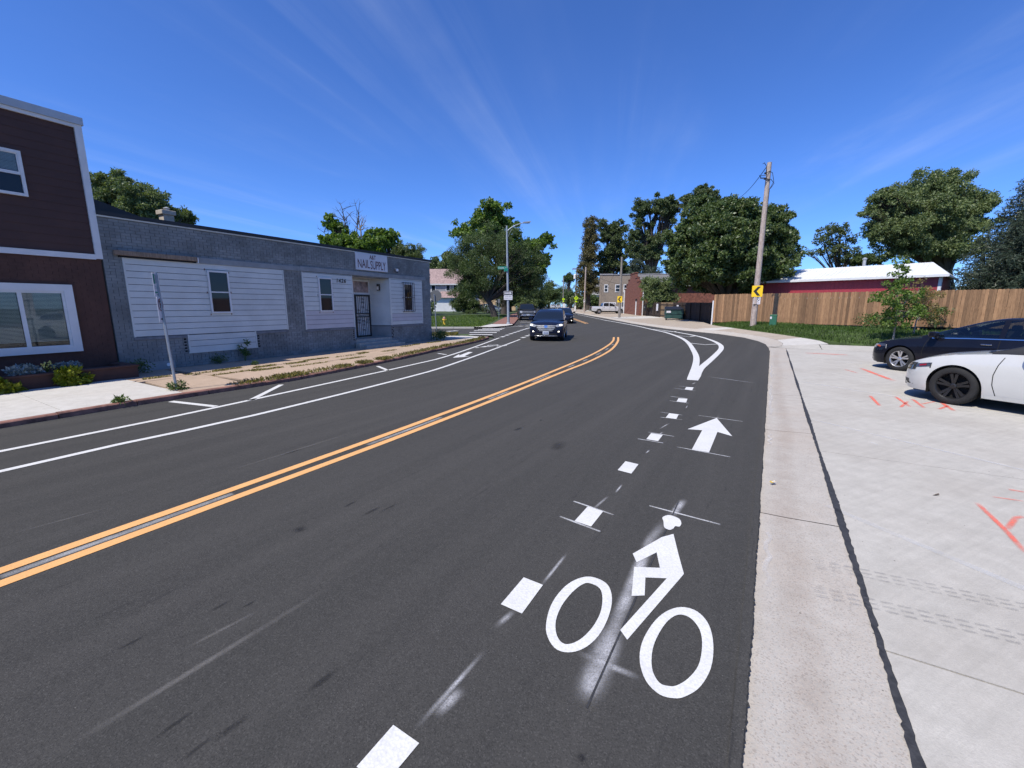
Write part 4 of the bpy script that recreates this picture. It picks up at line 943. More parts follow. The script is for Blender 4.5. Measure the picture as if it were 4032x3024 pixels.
# ------------------------------------------------------------------ nail shop
ns = thing('nail_shop', 'long single-storey grey painted brick shop with pale siding panels', 'building', FL(0, 0, 0), FROT)
LN = 12.62; TOPZ = 3.93
OPEN = (7.67, 9.73)
m = MB()      # mortar bed behind the bricks, with the doorway cut out
m.box(0, OPEN[0], .012, .3, -.1, TOPZ); m.box(OPEN[1], LN - .012, .012, .3, -.1, TOPZ); m.box(OPEN[0], OPEN[1], .012, .3, 2.98, TOPZ); m.build('wall', 'greymortar', ns)
m = MB(); m.box(.0, .25, .301, 15, -.1, TOPZ); m.box(LN - .25, LN, .301, 15, -.1, TOPZ - .02); m.box(0, LN, 15, 15.25, -.1, TOPZ - .1); m.build('wall', 'greybrick', ns)
PAN = [(.38, 4.70, .99, 3.0), (1.60, 3.555, .47, .99), (5.41, 7.64, .955, 3.0), (9.75, 11.92, .955, 3.02)]
def covered(x0, x1, z0, z1):
    if x1 > OPEN[0] - .01 and x0 < OPEN[1] + .01 and z0 < 2.99: return True
    for (a, b, c, d) in PAN:
        if x0 > a - .01 and x1 < b + .01 and z0 > c - .02 and z1 < d + .02: return True
    return False
bricks = []; z = -.06; c = 0; rb = random.Random(2)
while z < TOPZ - .06:
    x = -.105 if c % 2 else 0.0
    if c % 6 == 5: step, bl = .105, .095
    else: step, bl = .21, .2
    while x < LN:
        a, b = max(x, .0), min(x + bl, LN)
        segs = [(a, b)]
        if z < 2.98 and b > OPEN[0] and a < OPEN[1]: segs = [q for q in ((a, min(b, OPEN[0])), (max(a, OPEN[1]), b)) if q[1] - q[0] > .03]
        for (a, b) in segs:
            if b - a > .03 and not covered(a, b, z, z + .065): bricks.append((a, b, z))
        x += step
    z += .075; c += 1
bricks.sort(key=lambda q: (q[0] - 1) ** 2 * .5 + abs(q[2] - 1.7) * .3)
sh = {}
for (a, b, z) in bricks[:300]:
    k = round(b - a, 3)
    if k not in sh: sh[k] = MB().box(0, k, 0, .016, 0, .065).mesh('brick', 'greybrick')
    link('brick', sh[k], ns, (a, -rb.uniform(0, .004), z))
m = MB()
for (a, b, z) in bricks[300:]:
    j = rb.uniform(0, .004); m.box(a, b, -j, .014, z, z + .065)
stuff(m.build('brickwork', 'greybrick', ns))
def siding(par, s0, s1, z0, z1, step=.168, y=-.006, touched=None):
    z = z0
    while z < z1 - .02:
        e = min(z + step, z1); m = MB()
        zq = z + .013; m.add([(s0, y - .018, zq), (s1, y - .018, zq), (s1, y - .012, e), (s0, y - .012, e), (s0, y, zq), (s1, y, zq), (s0, y, e), (s1, y, e)], [(0, 1, 2, 3), (0, 4, 5, 1), (0, 3, 6, 4), (1, 5, 7, 2)])
        m.build('plank', 'siding2' if touched and touched[0] <= z < touched[1] else 'siding', par); z = e
siding(ns, .38, 4.70, .99, 3.0); siding(ns, 1.60, 3.555, .47, .988); siding(ns, 5.41, 7.64, .955, 3.0, touched=(.94, 1.5)); siding(ns, 9.75, 11.92, .955, 3.02, touched=(1.1, 1.4))
for (a, b, c, d) in PAN:
    pbox(ns, 'edge_trim', 'siding', a - .012, a + .03, -.03, -.0, c, d); pbox(ns, 'edge_trim', 'siding', b - .03, b + .012, -.03, -.0, c, d)
pbox(ns, 'edge_trim', 'siding', 1.57, 3.58, -.031, -.002, .455, .485)
for a, b, zz in ((.36, 1.58, .985), (3.58, 4.70, .98), (5.39, 7.66, .945), (9.76, 11.94, .945)): pbox(ns, 'sill_course', 'greysill', a, b, -.03, .01, zz - .085, zz, .008)
for a, b, z0, z1, y in ((2.05, 4.22, 3.0, 3.17, -.045), (4.22, 5.34, 3.01, 3.17, -.03), (5.34, 12.22, 3.02, 3.185, -.04)): pbox(ns, 'fascia_board', 'greyboard', a, b, y, -.002, z0, z1, .006)
pbox(ns, 'timber_beam', 'oldwood', .21, 2.06, -.11, -.003, 3.045, 3.165, .006); pbox(ns, 'painted_beam_shade', 'dark', .30, 2.03, -.07, -.004, 3.001, 3.04); pbox(ns, 'flashing_end', 'camwhite', 2.062, 2.08, -.115, -.004, 3.0, 3.15)  # solid dark strip below the beam is its shade put in as colour
pbox(ns, 'drip_edge', 'siding', -.0, LN + .05, -.035, .31, 3.931, 3.962); pbox(ns, 'roof_coping', 'roofblack', -.0, LN + .08, -.05, .33, 3.964, 4.06)
pbox(ns, 'roof', 'roofblack', .26, LN - .26, .335, 14.9, 3.7, 3.75)
m = MB(); m.add([(.0, .34, 3.9), (.0, .34, 4.42), (1.1, .34, 4.1), (2.8, .34, 4.0), (.0, 4, 4.42), (1.1, 4, 4.1), (2.8, 4, 4.0), (2.8, .34, 3.9), (.0, 4, 3.9)], [(0, 7, 3, 2, 1), (1, 2, 5, 4), (2, 3, 6, 5)]); m.build('roof_flashing', 'roofblack', ns)
def sash_window(par, s0, s1, z0, z1, y=-.05, bars=False):
    w = frame4(par, 'window', 'trim', s0, s1, z0, z1, y - .02, y + .02, .045); zm = (z0 + z1) / 2
    pbox(w, 'meeting_rail', 'trim', s0 + .045, s1 - .045, y - .012, y + .014, zm - .018, zm + .018)
    pbox(w, 'pane', 'darkglass', s0 + .045, s1 - .045, y + .002, y + .006, zm + .018, z1 - .045); pbox(w, 'pane', 'darkglass', s0 + .045, s1 - .045, y + .010, y + .014, z0 + .045, zm - .018)
    for (a, b) in ((s0 - .06, z1 - .01), (s1 + .02, z1 - .06), (s0 - .06, zm - .05), (s1 + .02, zm - .03), (s0 - .03, z0 - .07), (s1 - .03, z0 - .06)):
        m = MB(); m.add([(a, -.026, b), (a + .035, -.026, b + .02), (a + .02, -.026, b + .07), (a + .005, -.026, b + .05)], [(0, 1, 2, 3)]); m.build('rust_stain', 'rust', w)
    if bars:
        g = MB(); n = 6
        for i in range(n + 1): x = s0 - .06 + (s1 - s0 + .12) * i / n; g.box(x - .008, x + .008, y - .075, y - .06, z0 - .03, z1 + .06)
        for zz in (z0 - .02, zm, z1 + .045): g.box(s0 - .08, s1 + .08, y - .06, y - .05, zz - .01, zz + .01)
        for x in (s0 - .08, s1 + .065): 
            for zz in (z0 - .02, zm, z1 + .045): g.box(x, x + .015, y - .05, y + .02, zz - .008, zz + .008)
        g.build('window_bars', 'iron', w)
    return w
sash_window(ns, 2.29, 2.88, 1.585, 2.82); sash_window(ns, 6.045, 6.64, 1.595, 2.84); sash_window(ns, 10.585, 11.2, 1.575, 2.825, bars=True)
# toothed brick holes either side of the low panel and the doorway
for (a, b, zz, n_) in ((1.49, 1.55, .50, 5), (3.60, 3.66, .47, 5), (7.55, 7.6, .42, 6), (9.76, 9.82, .40, 6)):
    for i in range(n_):
        m = MB(); o_ = .06 if (i % 2 and a > 9) else 0; m.box(a + o_, b + o_, -.006, .002, zz + i * .085, zz + i * .085 + .05); m.build('brick_hole', 'dark', ns)
h_ = pbox(ns, 'wall_hatch', 'greyboard', .5, 1.2, -.015, -.001, .0, .31); m = MB(); m.lathe([(.035, 0), (.045, -.012), (.045, -.02), (.03, -.02)], 16, 'y', (1.03, -.015, .2)); m.build('vent_pipe', 'camwhite', h_, True)
# recessed doorway
RD = .92
pbox(ns, 'recess_ceiling', 'siding', OPEN[0], OPEN[1], .05, RD, 2.985, 3.03); pbox(ns, 'recess_floor', 'conc_step', OPEN[0], OPEN[1], -.02, RD, .05, .43)
m = MB(); m.box(OPEN[0] - .2, OPEN[0], .301, RD + .1, .0, 3.0); m.build('recess_wall', 'greybrick', ns)
# right reveal runs from the door jamb out to the front corner, clad in planks over a painted base
rx0, ry0, rx1, ry1 = 9.40, RD, 9.73, .0
def revquad(z0, z1, o0, o1):
    d = Vector((rx1 - rx0, ry1 - ry0, 0)).normalized(); n_ = Vector((d.y, -d.x, 0)); n_ = n_ if n_.x < 0 else -n_
    return [(rx0 + n_.x * o0, ry0 + n_.y * o0, z0), (rx1 + n_.x * o0, ry1 + n_.y * o0, z0), (rx1 + n_.x * o1, ry1 + n_.y * o1, z1), (rx0 + n_.x * o1, ry0 + n_.y * o1, z1)]
m = MB(); q = revquad(.0, 3.0, 0, 0); m.add(q, [(0, 1, 2, 3)]); m.build('reveal_wall', 'greyboard', ns)
z = .96
while z < 2.98: m = MB(); m.add(revquad(z, min(z + .168, 2.985), .024, .008), [(0, 1, 2, 3)]); m.build('plank', 'siding', ns); z += .168
m = MB(); m.add(revquad(.90, .955, .03, .03), [(0, 1, 2, 3)]); m.build('sill_course', 'greysill', ns); pbox(ns, 'edge_trim', 'siding', 9.70, 9.80, -.035, -.022, .955, 3.01)
pbox(ns, 'recess_back', 'siding', OPEN[0], 9.45, RD, RD + .05, .3, 3.0)
dr = pbox(ns, 'door', 'doorwhite', 8.50, 9.36, RD - .04, RD - .005, .43, 2.30); frame4(ns, 'door_frame', 'trim', 8.42, 9.40, .43, 2.92, RD - .055, RD - .003, .06, .02)
pbox(ns, 'transom_bar', 'trim', 8.48, 9.34, RD - .052, RD - .004, 2.305, 2.38); pbox(ns, 'transom_pane', simple('faded_transom', (0.30, 0.22, 0.20), .3, var=.5, scale=4), 8.49, 9.33, RD - .03, RD - .02, 2.385, 2.855)
g = MB(); yb = RD - .10; s0, s1, z0, z1 = 8.51, 9.35, .45, 2.29
for a, b in ((s0, s0 + .06), (s1 - .06, s1)): g.box(a, b, yb, yb + .04, z0, z1)
for a, b in ((z0, z0 + .07), (z1 - .07, z1), (1.32, 1.36), (1.46, 1.50)): g.box(s0 + .06, s1 - .06, yb, yb + .04, a, b)
for i in range(1, 7):
    x = s0 + .06 + (s1 - s0 - .12) * i / 7; g.box(x - .007, x + .007, yb + .012, yb + .026, z0 + .07, 1.32); g.box(x - .007, x + .007, yb + .012, yb + .026, 1.5, z1 - .07)
def scroll(cx, cz, r_, t=0):
    pts = []
    for i in range(15): a = t + i * .42; q = r_ * (1 - i / 20); pts.append((cx + q * math.cos(a), yb + .012, cz + q * math.sin(a)))
    g.tube(pts, .007, 4)
for cx in (8.93,):
    for cz in (.75, .98, 1.15, 1.75, 1.95, 2.1): scroll(cx - .05, cz, .05); scroll(cx + .05, cz, .05, 2)
for cx in (8.68, 9.18):
    for cz in (1.2, 1.62, 1.08): scroll(cx - .04, cz, .045); scroll(cx + .04, cz, .045, 2)
for i in range(9): scroll(8.62 + i * .078, 1.41, .035, i)
g.build('security_gate', 'iron', ns); pbox(ns, 'door_lock', 'metaltrim', 8.53, 8.57, yb - .02, yb, 1.36, 1.46)
pbox(ns, 'step', 'conc_step', 7.60, 9.86, -.30, -.021, .0, .31, .012); pbox(ns, 'step', 'conc_step', 7.66, 9.92, -.62, -.301, .0, .205, .012)
l_ = pbox(ns, 'wall_lamp', 'lampbronze', 9.46, 9.56, .36, .50, 2.48, 2.76, .015); pbox(l_, 'lamp_glass', 'blind', 9.45, 9.459, .38, .48, 2.52, 2.66)
# sign board and street number
sg = thing('shop_sign', 'white sign board reading A&T NAIL SUPPLY in faded maroon letters', 'sign', FL(8.74, 0, 3.6), FROT)
pbox(sg, 'board', 'signwhite', -.88, .88, -.07, -.02, -.345, .33, .004)
for txt, x, z, sz, sx in (('A&T', .03, .19, .24, .78), ('NAIL', -.48, -.11, .48, .62), ('SUPPLY', .32, -.13, .48, .56)):
    o = link('lettering', text_mesh(txt, sz, 'signmaroon', sx=sx, bold=.004), sg, (x, -.0735, z), (R(90), 0, 0))
for i, ch in enumerate('1426'): link('street_number', text_mesh(ch, .20, 'black', bold=.006, shear=.15), ns, (6.90 + i * .125, -.034, 2.76), (R(90), 0, 0))
cm = thing('security_camera', 'small white security camera under the roof edge', 'camera', FL(10.15, 0, 3.42), FROT)
m = MB(); m.tube([(0, -.002, .03), (0, -.07, .03)], .018, 8); m.build('bracket', 'camwhite', cm); m = MB(); m.lathe([(.02, .04), (.06, .02), (.065, -.05), (.05, -.09)], 14, 'z', (.02, -.10, 0)); m.build('housing', 'camwhite', cm, True); m = MB(); m.lathe([(.045, -.09), (.04, -.125), (.01, -.14)], 12, 'z', (.02, -.1, 0)); m.build('lens_dome', 'black', cm, True)
pbox(cm, 'sun_hood', 'black', -.02, .1, -.18, -.06, .045, .055)
# chimney on the flat roof
ch = thing('chimney', 'square beige chimney with a metal cap on the nail shop roof', 'chimney', FL(2.39, 2.0, 3.75), FROT)
pbox(ch, 'shaft', 'beigebrick', -.14, .14, -.14, .14, 0, .80); pbox(ch, 'crown', 'beigebrick', -.19, .19, -.19, .19, .801, .93, .01)
m = MB(); m.tube([(0.03, 0, .92), (.03, 0, 1.0)], .05, 10); m.lathe([(.01, 1.05), (.09, 1.01), (.09, 1.0), (.05, 1.0)], 14, 'z', (.03, 0, 0)); m.build('flue_cap', 'metaltrim', ch, True)
# ------------------------------------------------------------------ vehicles
def carpaint(name, col, flake=0.0, rough=0.25):
    m, n, l, bs = nt(name); v = n.new('ShaderNodeTexCoord').outputs['Object']
    d = noise(n, l, v, 3, 5, .6, .35, .8); c = mixc(n, l, _m(n, l, 'MULTIPLY', d, .10 if max(col) > .1 else .012), col, (0.30, 0.28, 0.25))
    l.new(c, bs.inputs['Base Color']); bs.inputs['Roughness'].default_value = rough; bs.inputs['Metallic'].default_value = flake; bs.inputs['Coat Weight'].default_value = 1.0 if max(col) > .1 else .4; bs.inputs['Specular IOR Level'].default_value = .5 if max(col) > .1 else .08; bs.inputs['Coat Roughness'].default_value = .03; return m
MAT['paint_black'] = carpaint('black_car_paint', (0.006, 0.007, 0.013)); MAT['paint_navy'] = carpaint('navy_car_paint', (0.008, 0.012, 0.03)); MAT['paint_white'] = carpaint('white_car_paint', (0.52, 0.52, 0.50), 0, .3)
MAT['paint_silver'] = carpaint('silver_car_paint', (0.42, 0.43, 0.44), .5, .35); MAT['paint_pearl'] = carpaint('pearl_car_paint', (0.58, 0.59, 0.60), .2, .3); MAT['paint_grey'] = carpaint('charcoal_car_paint', (0.022, 0.022, 0.024)); MAT['paint_blue'] = carpaint('blue_car_paint', (0.02, 0.05, 0.18)); MAT['paint_teal'] = carpaint('pale_teal_car_paint', (0.17, 0.21, 0.21), .2)
MAT['tyre'] = simple('tyre_rubber', (0.013, 0.013, 0.0135), .85, var=.25, scale=8, bmp=.3); MAT['alloy'] = simple('bright_alloy', (0.62, 0.62, 0.63), .28, metal=.85, var=.04); MAT['alloy_black'] = simple('black_alloy', (0.014, 0.014, 0.015), .35, var=.1); MAT['well'] = simple('wheel_well', (0.006, 0.006, 0.006), .9, var=.1)
MAT['chrome'] = simple('chrome', (0.75, 0.75, 0.76), .12, metal=1.0, var=.02); MAT['carglass'] = glassy('tinted_car_glass', (0.010, 0.013, 0.015), .02, .7); MAT['trimblack'] = simple('black_plastic_trim', (0.015, 0.015, 0.016), .5, var=.15)
MAT['lens'] = simple('headlamp_lens', (0.34, 0.35, 0.36), .08, var=.15, scale=12, coat=1.0); MAT['lens_dark'] = simple('smoked_lens', (0.05, 0.05, 0.052), .1, var=.3, scale=14, coat=1.0); MAT['amber'] = simple('amber_reflector', (0.45, 0.075, 0.02), .25, var=.2, scale=20); MAT['redlens'] = simple('red_lens', (0.30, 0.012, 0.012), .2, var=.2, scale=15); MAT['headlit'] = emit('lit_headlamp', (1.0, .93, .78), 3.0); MAT['plate'] = simple('plate_white', (0.62, 0.66, 0.72), .5, var=.05); MAT['platemark'] = simple('plate_blue_marks', (0.05, 0.08, 0.2), .5); MAT['seat'] = simple('seat_fabric', (0.03, 0.03, 0.032), .9)
MAT['clearcar'] = thin_glass('clear_car_glass', (0.42, 0.48, 0.47), 0.02)

def key(tab, x):
    """piecewise cubic-ish interpolation of (x, v) keys, x descending from nose to tail"""
    t = sorted(tab); 
    if x <= t[0][0]: return t[0][1]
    for (a, va), (b, vb) in zip(t, t[1:]):
        if x <= b: return va + (vb - va) * (x - a) / (b - a)
    return t[-1][1]
def skey(tab, x, r_=.12): return (key(tab, x - r_) + 2 * key(tab, x) + key(tab, x + r_)) / 4
class Car:
    """body in its own frame: +x forward, +y left, z up, origin on the ground at mid-length"""
    def __init__(c, **k): c.__dict__.update(k); c.W0 = c.W / 2
    def plan(c, x):
        f, b = c.L / 2, -c.L / 2
        if x > f - c.nf: u = (x - (f - c.nf)) / c.nf; return max(0.0, 1 - u ** c.ef) ** (1 / c.ef)
        if x < b + c.nb: u = ((b + c.nb) - x) / c.nb; return max(0.0, 1 - u ** c.eb) ** (1 / c.eb)
        return 1.0
    def width(c, x): return c.W0 * c.plan(x) * key(c.taper, x)
    def zb(c, x):
        z = key(c.sill, x)
        for xw in (c.xf, c.xr):
            Ra = c.R * c.arch; d = abs(x - xw)
            if d < Ra: z = max(z, c.R * c.archc + math.sqrt(Ra * Ra - d * d))
        return z
    def side(c, x, z):
        """half width at height z"""
        zs = skey(c.sh, x); f = (z - .18) / max(.05, zs - .18); w_ = c.width(x)
        q = 1 - .075 * max(0, 1 - f / .55) ** 2 if f < .55 else 1 - .075 * ((f - .55) / .45) ** 2
        return w_ * q
    def lean(c, x, z):
        if x > 0: u = max(0, min(1, (x - (c.L / 2 - 1.2 * c.nf)) / (1.2 * c.nf))); return -u * u * c.leanf * ((z - c.zn) / .35) ** 2 * (1 if z > c.zn else .5)
        u = max(0, min(1, ((-c.L / 2 + 1.2 * c.nb) - x) / (1.2 * c.nb))); return u * u * c.leanb * ((z - c.zn - .15) / .35) ** 2
    def front_x(c, y, z):
        f = c.L / 2; q = min(1, abs(y) / max(.05, c.W0 * key(c.taper, f) * .985)); x = f - c.nf + c.nf * (1 - q ** c.ef) ** (1 / c.ef); return x + c.lean(x, z)
    def rear_x(c, y, z):
        q = min(1, abs(y) / max(.05, c.W0 * key(c.taper, -c.L / 2) * .985)); x = -c.L / 2 + c.nb - c.nb * (1 - q ** c.eb) ** (1 / c.eb); return x + c.lean(x, z)
    def section(c, x):
        zb, zs, zd = c.zb(x), skey(c.sh, x), skey(c.deck, x); o = []
        for i in range(9):
            z = zb + (zs - zb) * i / 8; y = c.side(x, z); o.append((x + c.lean(x, z), y, z))
        y0 = c.side(x, zs)
        for i in range(1, 7):
            u = i / 6; y = y0 * (1 - u); z = zs + (zd - zs) * (1 - (1 - u) ** 2); o.append((x + c.lean(x, zs) * (1 - .0 * u), y, z))
        return o
    def stations(c):
        f, b = c.L / 2, -c.L / 2; xs = []
        for i in range(11): xs.append(f - c.nf + c.nf * math.sin(i / 10 * math.pi / 2) ** (2 / c.ef) if i else f - c.nf)
        for i in range(11): xs.append(b + c.nb - c.nb * math.sin(i / 10 * math.pi / 2) ** (2 / c.eb) if i else b + c.nb)
        x = b + c.nb
        while x < f - c.nf: xs.append(x); x += .16
        for xw in (c.xf, c.xr):
            Ra = c.R * c.arch
            for i in range(-9, 10): xs.append(xw + Ra * math.sin(i / 9 * math.pi / 2) * .999)
            xs += [xw - Ra - .002, xw + Ra + .002]
        xs = sorted(set(round(v, 4) for v in xs), reverse=True); o = [xs[0]]
        for v in xs[1:]:
            if o[-1] - v > .0015: o.append(v)
        return o
    def cabin(c, x):
        """half section of the greenhouse from belt to roof centre"""
        zr = skey(c.roof, x, .08); zbelt = skey(c.sh, x) - .01; H = max(.012, zr - zbelt); yb = c.side(x, zbelt + .01) - .012; q = min(1, H / (c.Hc)); o = []
        yt = yb - c.tumble * q
        for fz in (0, .06, .35, .62, .86): o.append((x, yb - (yb - yt) * fz ** 1.25, zbelt + H * fz))
        o.append((x, yt - .025 * q, zbelt + H * .94)); o.append((x, yt - .10 * q, zbelt + H * .975))
        for u in (.35, .65, 1): y = (yt - .10 * q) * (1 - u); o.append((x, y, zbelt + H * (.975 + .025 * (1 - (1 - u) ** 2))))
        return o
def make_wheel(R_, rim, w, spokes, mat_rim, par, loc, side, style=0):
    t = MB(); h = w / 2
    t.lathe([(rim * .985, -h * .92), (rim * 1.04, -h), (R_ * .93, -h * .98), (R_ * .985, -h * .78), (R_, -h * .45), (R_, h * .45), (R_ * .985, h * .78), (R_ * .93, h * .98), (rim * 1.04, h), (rim * .985, h * .92)], 40, 'y', cap=False)
    wh = t.build('wheel', 'tyre', par, True, 50, loc); s_ = side
    r_ = MB(); r_.lathe([(rim, s_ * h * .95), (rim * .93, s_ * h * .80), (rim * .90, s_ * h * .3), (rim * .88, -s_ * h * .9)], 40, 'y', cap=False); r_.build('rim', mat_rim, wh, True, 50)
    d = MB(); d.lathe([(rim * .97, s_ * h * .02), (.01, s_ * h * .04)], 24, 'y'); d.build('brake_backing', 'well', wh)
    q = MB()
    for k in range(spokes):
        a = 2 * math.pi * k / spokes + .3; ca_, sa_ = math.cos(a), math.sin(a); w0, w1 = (.055, .085) if spokes < 7 else (.028, .045)
        for sgn in ((-1, 1) if style else (0,)):
            of = sgn * .5 * w1; P = []
            for (rr_, ww, yy) in ((rim * .10, w0 * (.5 if style else 1), .62), (rim * .92, w1 * (.55 if style else 1), .80)):
                for e in (-1, 1):
                    for dy in (0, -.18): px_, pz_ = rr_, e * ww / 2 + of * (rr_ / rim); P.append((px_ * ca_ - pz_ * sa_, s_ * h * (yy + dy), px_ * sa_ + pz_ * ca_))
            q.add(P, [(0, 2, 6, 4), (0, 4, 5, 1), (2, 3, 7, 6), (1, 5, 7, 3)])
    q.lathe([(rim * .2, s_ * h * .5), (rim * .2, s_ * h * .68), (rim * .12, s_ * h * .74), (.004, s_ * h * .74)], 16, 'y'); q.build('spokes', mat_rim, wh)
    return wh
def build_car(name, label, cat, spec, paint, loc, head, rim_mat='alloy', spokes=5, style=1, group=None, bodyname='body', lit=False, detail=2, clear=False, grp_glass='carglass'):
    """head: direction the nose points to"""
    c = Car(**spec); t = thing(name, label, cat, loc, math.atan2(head[1], head[0]), group)
    xs = c.stations(); rows = []
    for x in xs: h = c.section(x); rows.append([(p[0], -p[1], p[2]) for p in h][:-1] + h[::-1])
    body_ = loft(rows, bodyname, paint, t, True, ang=32)
    under = MB(); under.box(-c.L / 2 + .35, c.L / 2 - .35, -c.W0 * .80, c.W0 * .80, c.ground, .5); under.build('underbody', 'well', t)
    # greenhouse
    x0, x1 = c.cab; n_ = 26; cx_ = sorted(set([x1 + (x0 - x1) * i / n_ for i in range(n_ + 1)] + [v for ab in c.pillars for v in ab]), reverse=True)
    half = [c.cabin(x) for x in cx_]; K = len(half[0])
    mr = MB(); msw = {1: [], -1: []}; mws = MB(); mrw = MB(); sw = {}
    def quad(i, k, sg): a, b = half[i], half[i + 1]; P = [a[k], a[k + 1], b[k + 1], b[k]]; return [(p[0], p[1] * sg, p[2]) for p in P]
    roof_x = c.roofx
    for i in range(len(cx_) - 1):
        xm = (cx_[i] + cx_[i + 1]) / 2; inpil = any(b <= xm <= a for a, b in c.pillars)
        for sg in (1, -1):
            for k in range(K - 1):
                P = quad(i, k, sg)
                if 1 <= k <= 3 and c.glass[0] > xm > c.glass[1] and not inpil:
                    gi = sum(1 for a, b in c.pillars if xm < b); sw.setdefault((sg, gi), MB()).add(P, [(0, 1, 2, 3)])
                elif k >= 6 and xm > roof_x[0]: mws.add(P, [(0, 1, 2, 3)])
                elif k >= 6 and xm < roof_x[1]: mrw.add(P, [(0, 1, 2, 3)])
                else: mr.add(P, [(0, 1, 2, 3)])
    def weld(m_):
        mp, nv, ix = {}, [], []
        for p in m_.v:
            k_ = (round(p[0], 4), round(p[1], 4), round(p[2], 4))
            if k_ not in mp: mp[k_] = len(nv); nv.append(p)
            ix.append(mp[k_])
        m_.v = nv; m_.f = [tuple(dict.fromkeys(ix[i] for i in f)) for f in m_.f]; m_.f = [f for f in m_.f if len(f) > 2]; return m_
    weld(mr).build('roof', paint, t, True, 40)
    if c.__dict__.get('pilmat'):
        mc = MB()
        for i in range(len(cx_) - 1):
            if cx_[i + 1] > c.glass[0] - .35:
                for sg in (1, -1):
                    for k in range(0, 6): mc.add([(p[0] + .004, p[1] + .006 * sg, p[2] + .006) for p in quad(i, k, sg)], [(0, 1, 2, 3)])
        weld(mc).build('pillar_trim', c.pilmat, t, True, 40)
        cw2 = MB(); yy_ = c.side(1.1, skey(c.sh, 1.1)) - .05
        cw2.add([(1.18, -yy_ * .8, skey(c.deck, 1.18) + .004), (1.30, 0, skey(c.deck, 1.3) + .006), (1.18, yy_ * .8, skey(c.deck, 1.18) + .004), (1.0, yy_, skey(c.sh, 1.0) + .02), (.95, 0, skey(c.deck, .95) + .012), (1.0, -yy_, skey(c.sh, 1.0) + .02)], [(0, 1, 4, 5), (1, 2, 3, 4)]); cw2.build('cowl', c.pilmat, t)
    gm_ = 'clearcar' if clear else grp_glass
    if mws.v: weld(mws).build('windshield', gm_, t, True, 60)
    if mrw.v: weld(mrw).build('rear_window', gm_, t, True, 60)
    for kk in sorted(sw): weld(sw[kk]).build('side_window', gm_, t, True, 60)
    if clear:
        i_ = MB(); i_.box(-1.6, .9, -.7, .7, .45, .8); i_.build('cabin_floor', 'seat', t)
        for xx, yy in ((-.05, .38), (-.05, -.38)):
            s_ = MB(); s_.bbox(xx - .25, xx + .3, yy - .25, yy + .25, .5, .88, .05); s_.add([(xx - .22, yy - .23, .8), (xx - .22, yy + .23, .8), (xx - .42, yy + .2, 1.2), (xx - .42, yy - .2, 1.2), (xx - .32, yy - .23, .8), (xx - .32, yy + .23, .8), (xx - .52, yy + .2, 1.2), (xx - .52, yy - .2, 1.2)], [(0, 1, 2, 3), (4, 7, 6, 5), (0, 4, 5, 1), (3, 2, 6, 7), (0, 3, 7, 4), (1, 5, 6, 2)]); s_.bbox(xx - .53, xx - .42, yy - .13, yy + .13, 1.2, 1.34, .03); s_.build('seat', 'seat', t)
        d_ = MB(); d_.bbox(.55, .95, -.72, .72, .8, .98, .04); d_.build('dashboard', 'seat', t)
        sw_ = MB(); pts = [(.42 + .08 * math.sin(a), .38 + .19 * math.cos(a), .96 + .17 * math.sin(a)) for a in [i * math.pi / 8 for i in range(17)]]; sw_.tube(pts, .015, 6); sw_.build('steering_wheel', 'trimblack', t)
    # wheels
    yw = c.W0 - c.ww / 2 - .015
    for xw in (c.xf, c.xr):
        for sg in (1, -1):
            make_wheel(c.R, c.rim, c.ww, spokes, rim_mat, t, (xw, sg * yw, c.R), sg, style)
            wl_ = MB(); pr = []; Ra = c.R * c.arch - .004
            for i in range(13): a = math.pi * i / 12; pr.append((xw + Ra * math.cos(a), c.R * c.archc + Ra * math.sin(a)))
            rr_ = [[(x, sg * y, max(z, .16)) for x, z in [(xw + Ra, .16)] + pr + [(xw - Ra, .16)]] for y in (c.W0 * .93, c.W0 - c.ww - .08)]
            loft(rr_, 'wheel_well', 'well', t)
    def strip(pts, w_, name_, mat_, off=.006, ht=None):
        m_ = MB()
        for (x, z) in pts:
            for s2 in (-1, 1):
                zz = z + s2 * w_ / 2; m_.v.append((x + c.lean(x, zz), (c.side(x, zz) + off) * strip.sg, zz))
        for i in range(len(pts) - 1): m_.f.append((2 * i, 2 * i + 1, 2 * i + 3, 2 * i + 2))
        return m_.build(name_, mat_, t, True)
    for sg in (1, -1):
        strip.sg = sg
        for L_ in c.seams:
            m_ = MB(); pts = resample([(x, 0, z) for x, z in L_], .06)
            for p in pts: 
                for dx_ in (-.006, .006): m_.v.append((p.x + dx_, (c.side(p.x, p.z) + .002) * sg, p.z))
            for i in range(len(pts) - 1): m_.f.append((2 * i, 2 * i + 1, 2 * i + 3, 2 * i + 2))
            m_.build('door_seam', 'well', t)
        for (x, z) in c.handles:
            m_ = MB(); y = c.side(x, z); m_.bbox(x - .10, x + .10, min(sg * (y - .005), sg * (y + .035)), max(sg * (y - .005), sg * (y + .035)), z - .014, z + .014, .008); m_.build('door_handle', c.hmat, t)
        zb_ = skey(c.sh, c.mx); y = c.side(c.mx, zb_)
        m_ = MB(); a, b = sorted((sg * (y + .02), sg * (y + .24))); m_.bbox(c.mx - .06, c.mx + .10, a, b, zb_ + .02, zb_ + .17, .035); mir = m_.build('mirror', c.__dict__.get('mirmat') or paint, t, True)
        m_ = MB(); a, b = sorted((sg * (y - .04), sg * (y + .06))); m_.box(c.mx - .02, c.mx + .05, a, b, zb_ + .0, zb_ + .06); m_.build('mirror_arm', 'trimblack', mir)
        pts = [(x, skey(c.sh, x) - .0) for x in [c.glass[1] + .05 + (c.glass[0] - c.glass[1] - .05) * i / 10 for i in range(11)]]
        if c.belt_trim: strip(pts, .022, 'belt_trim', c.belt_trim, .012)
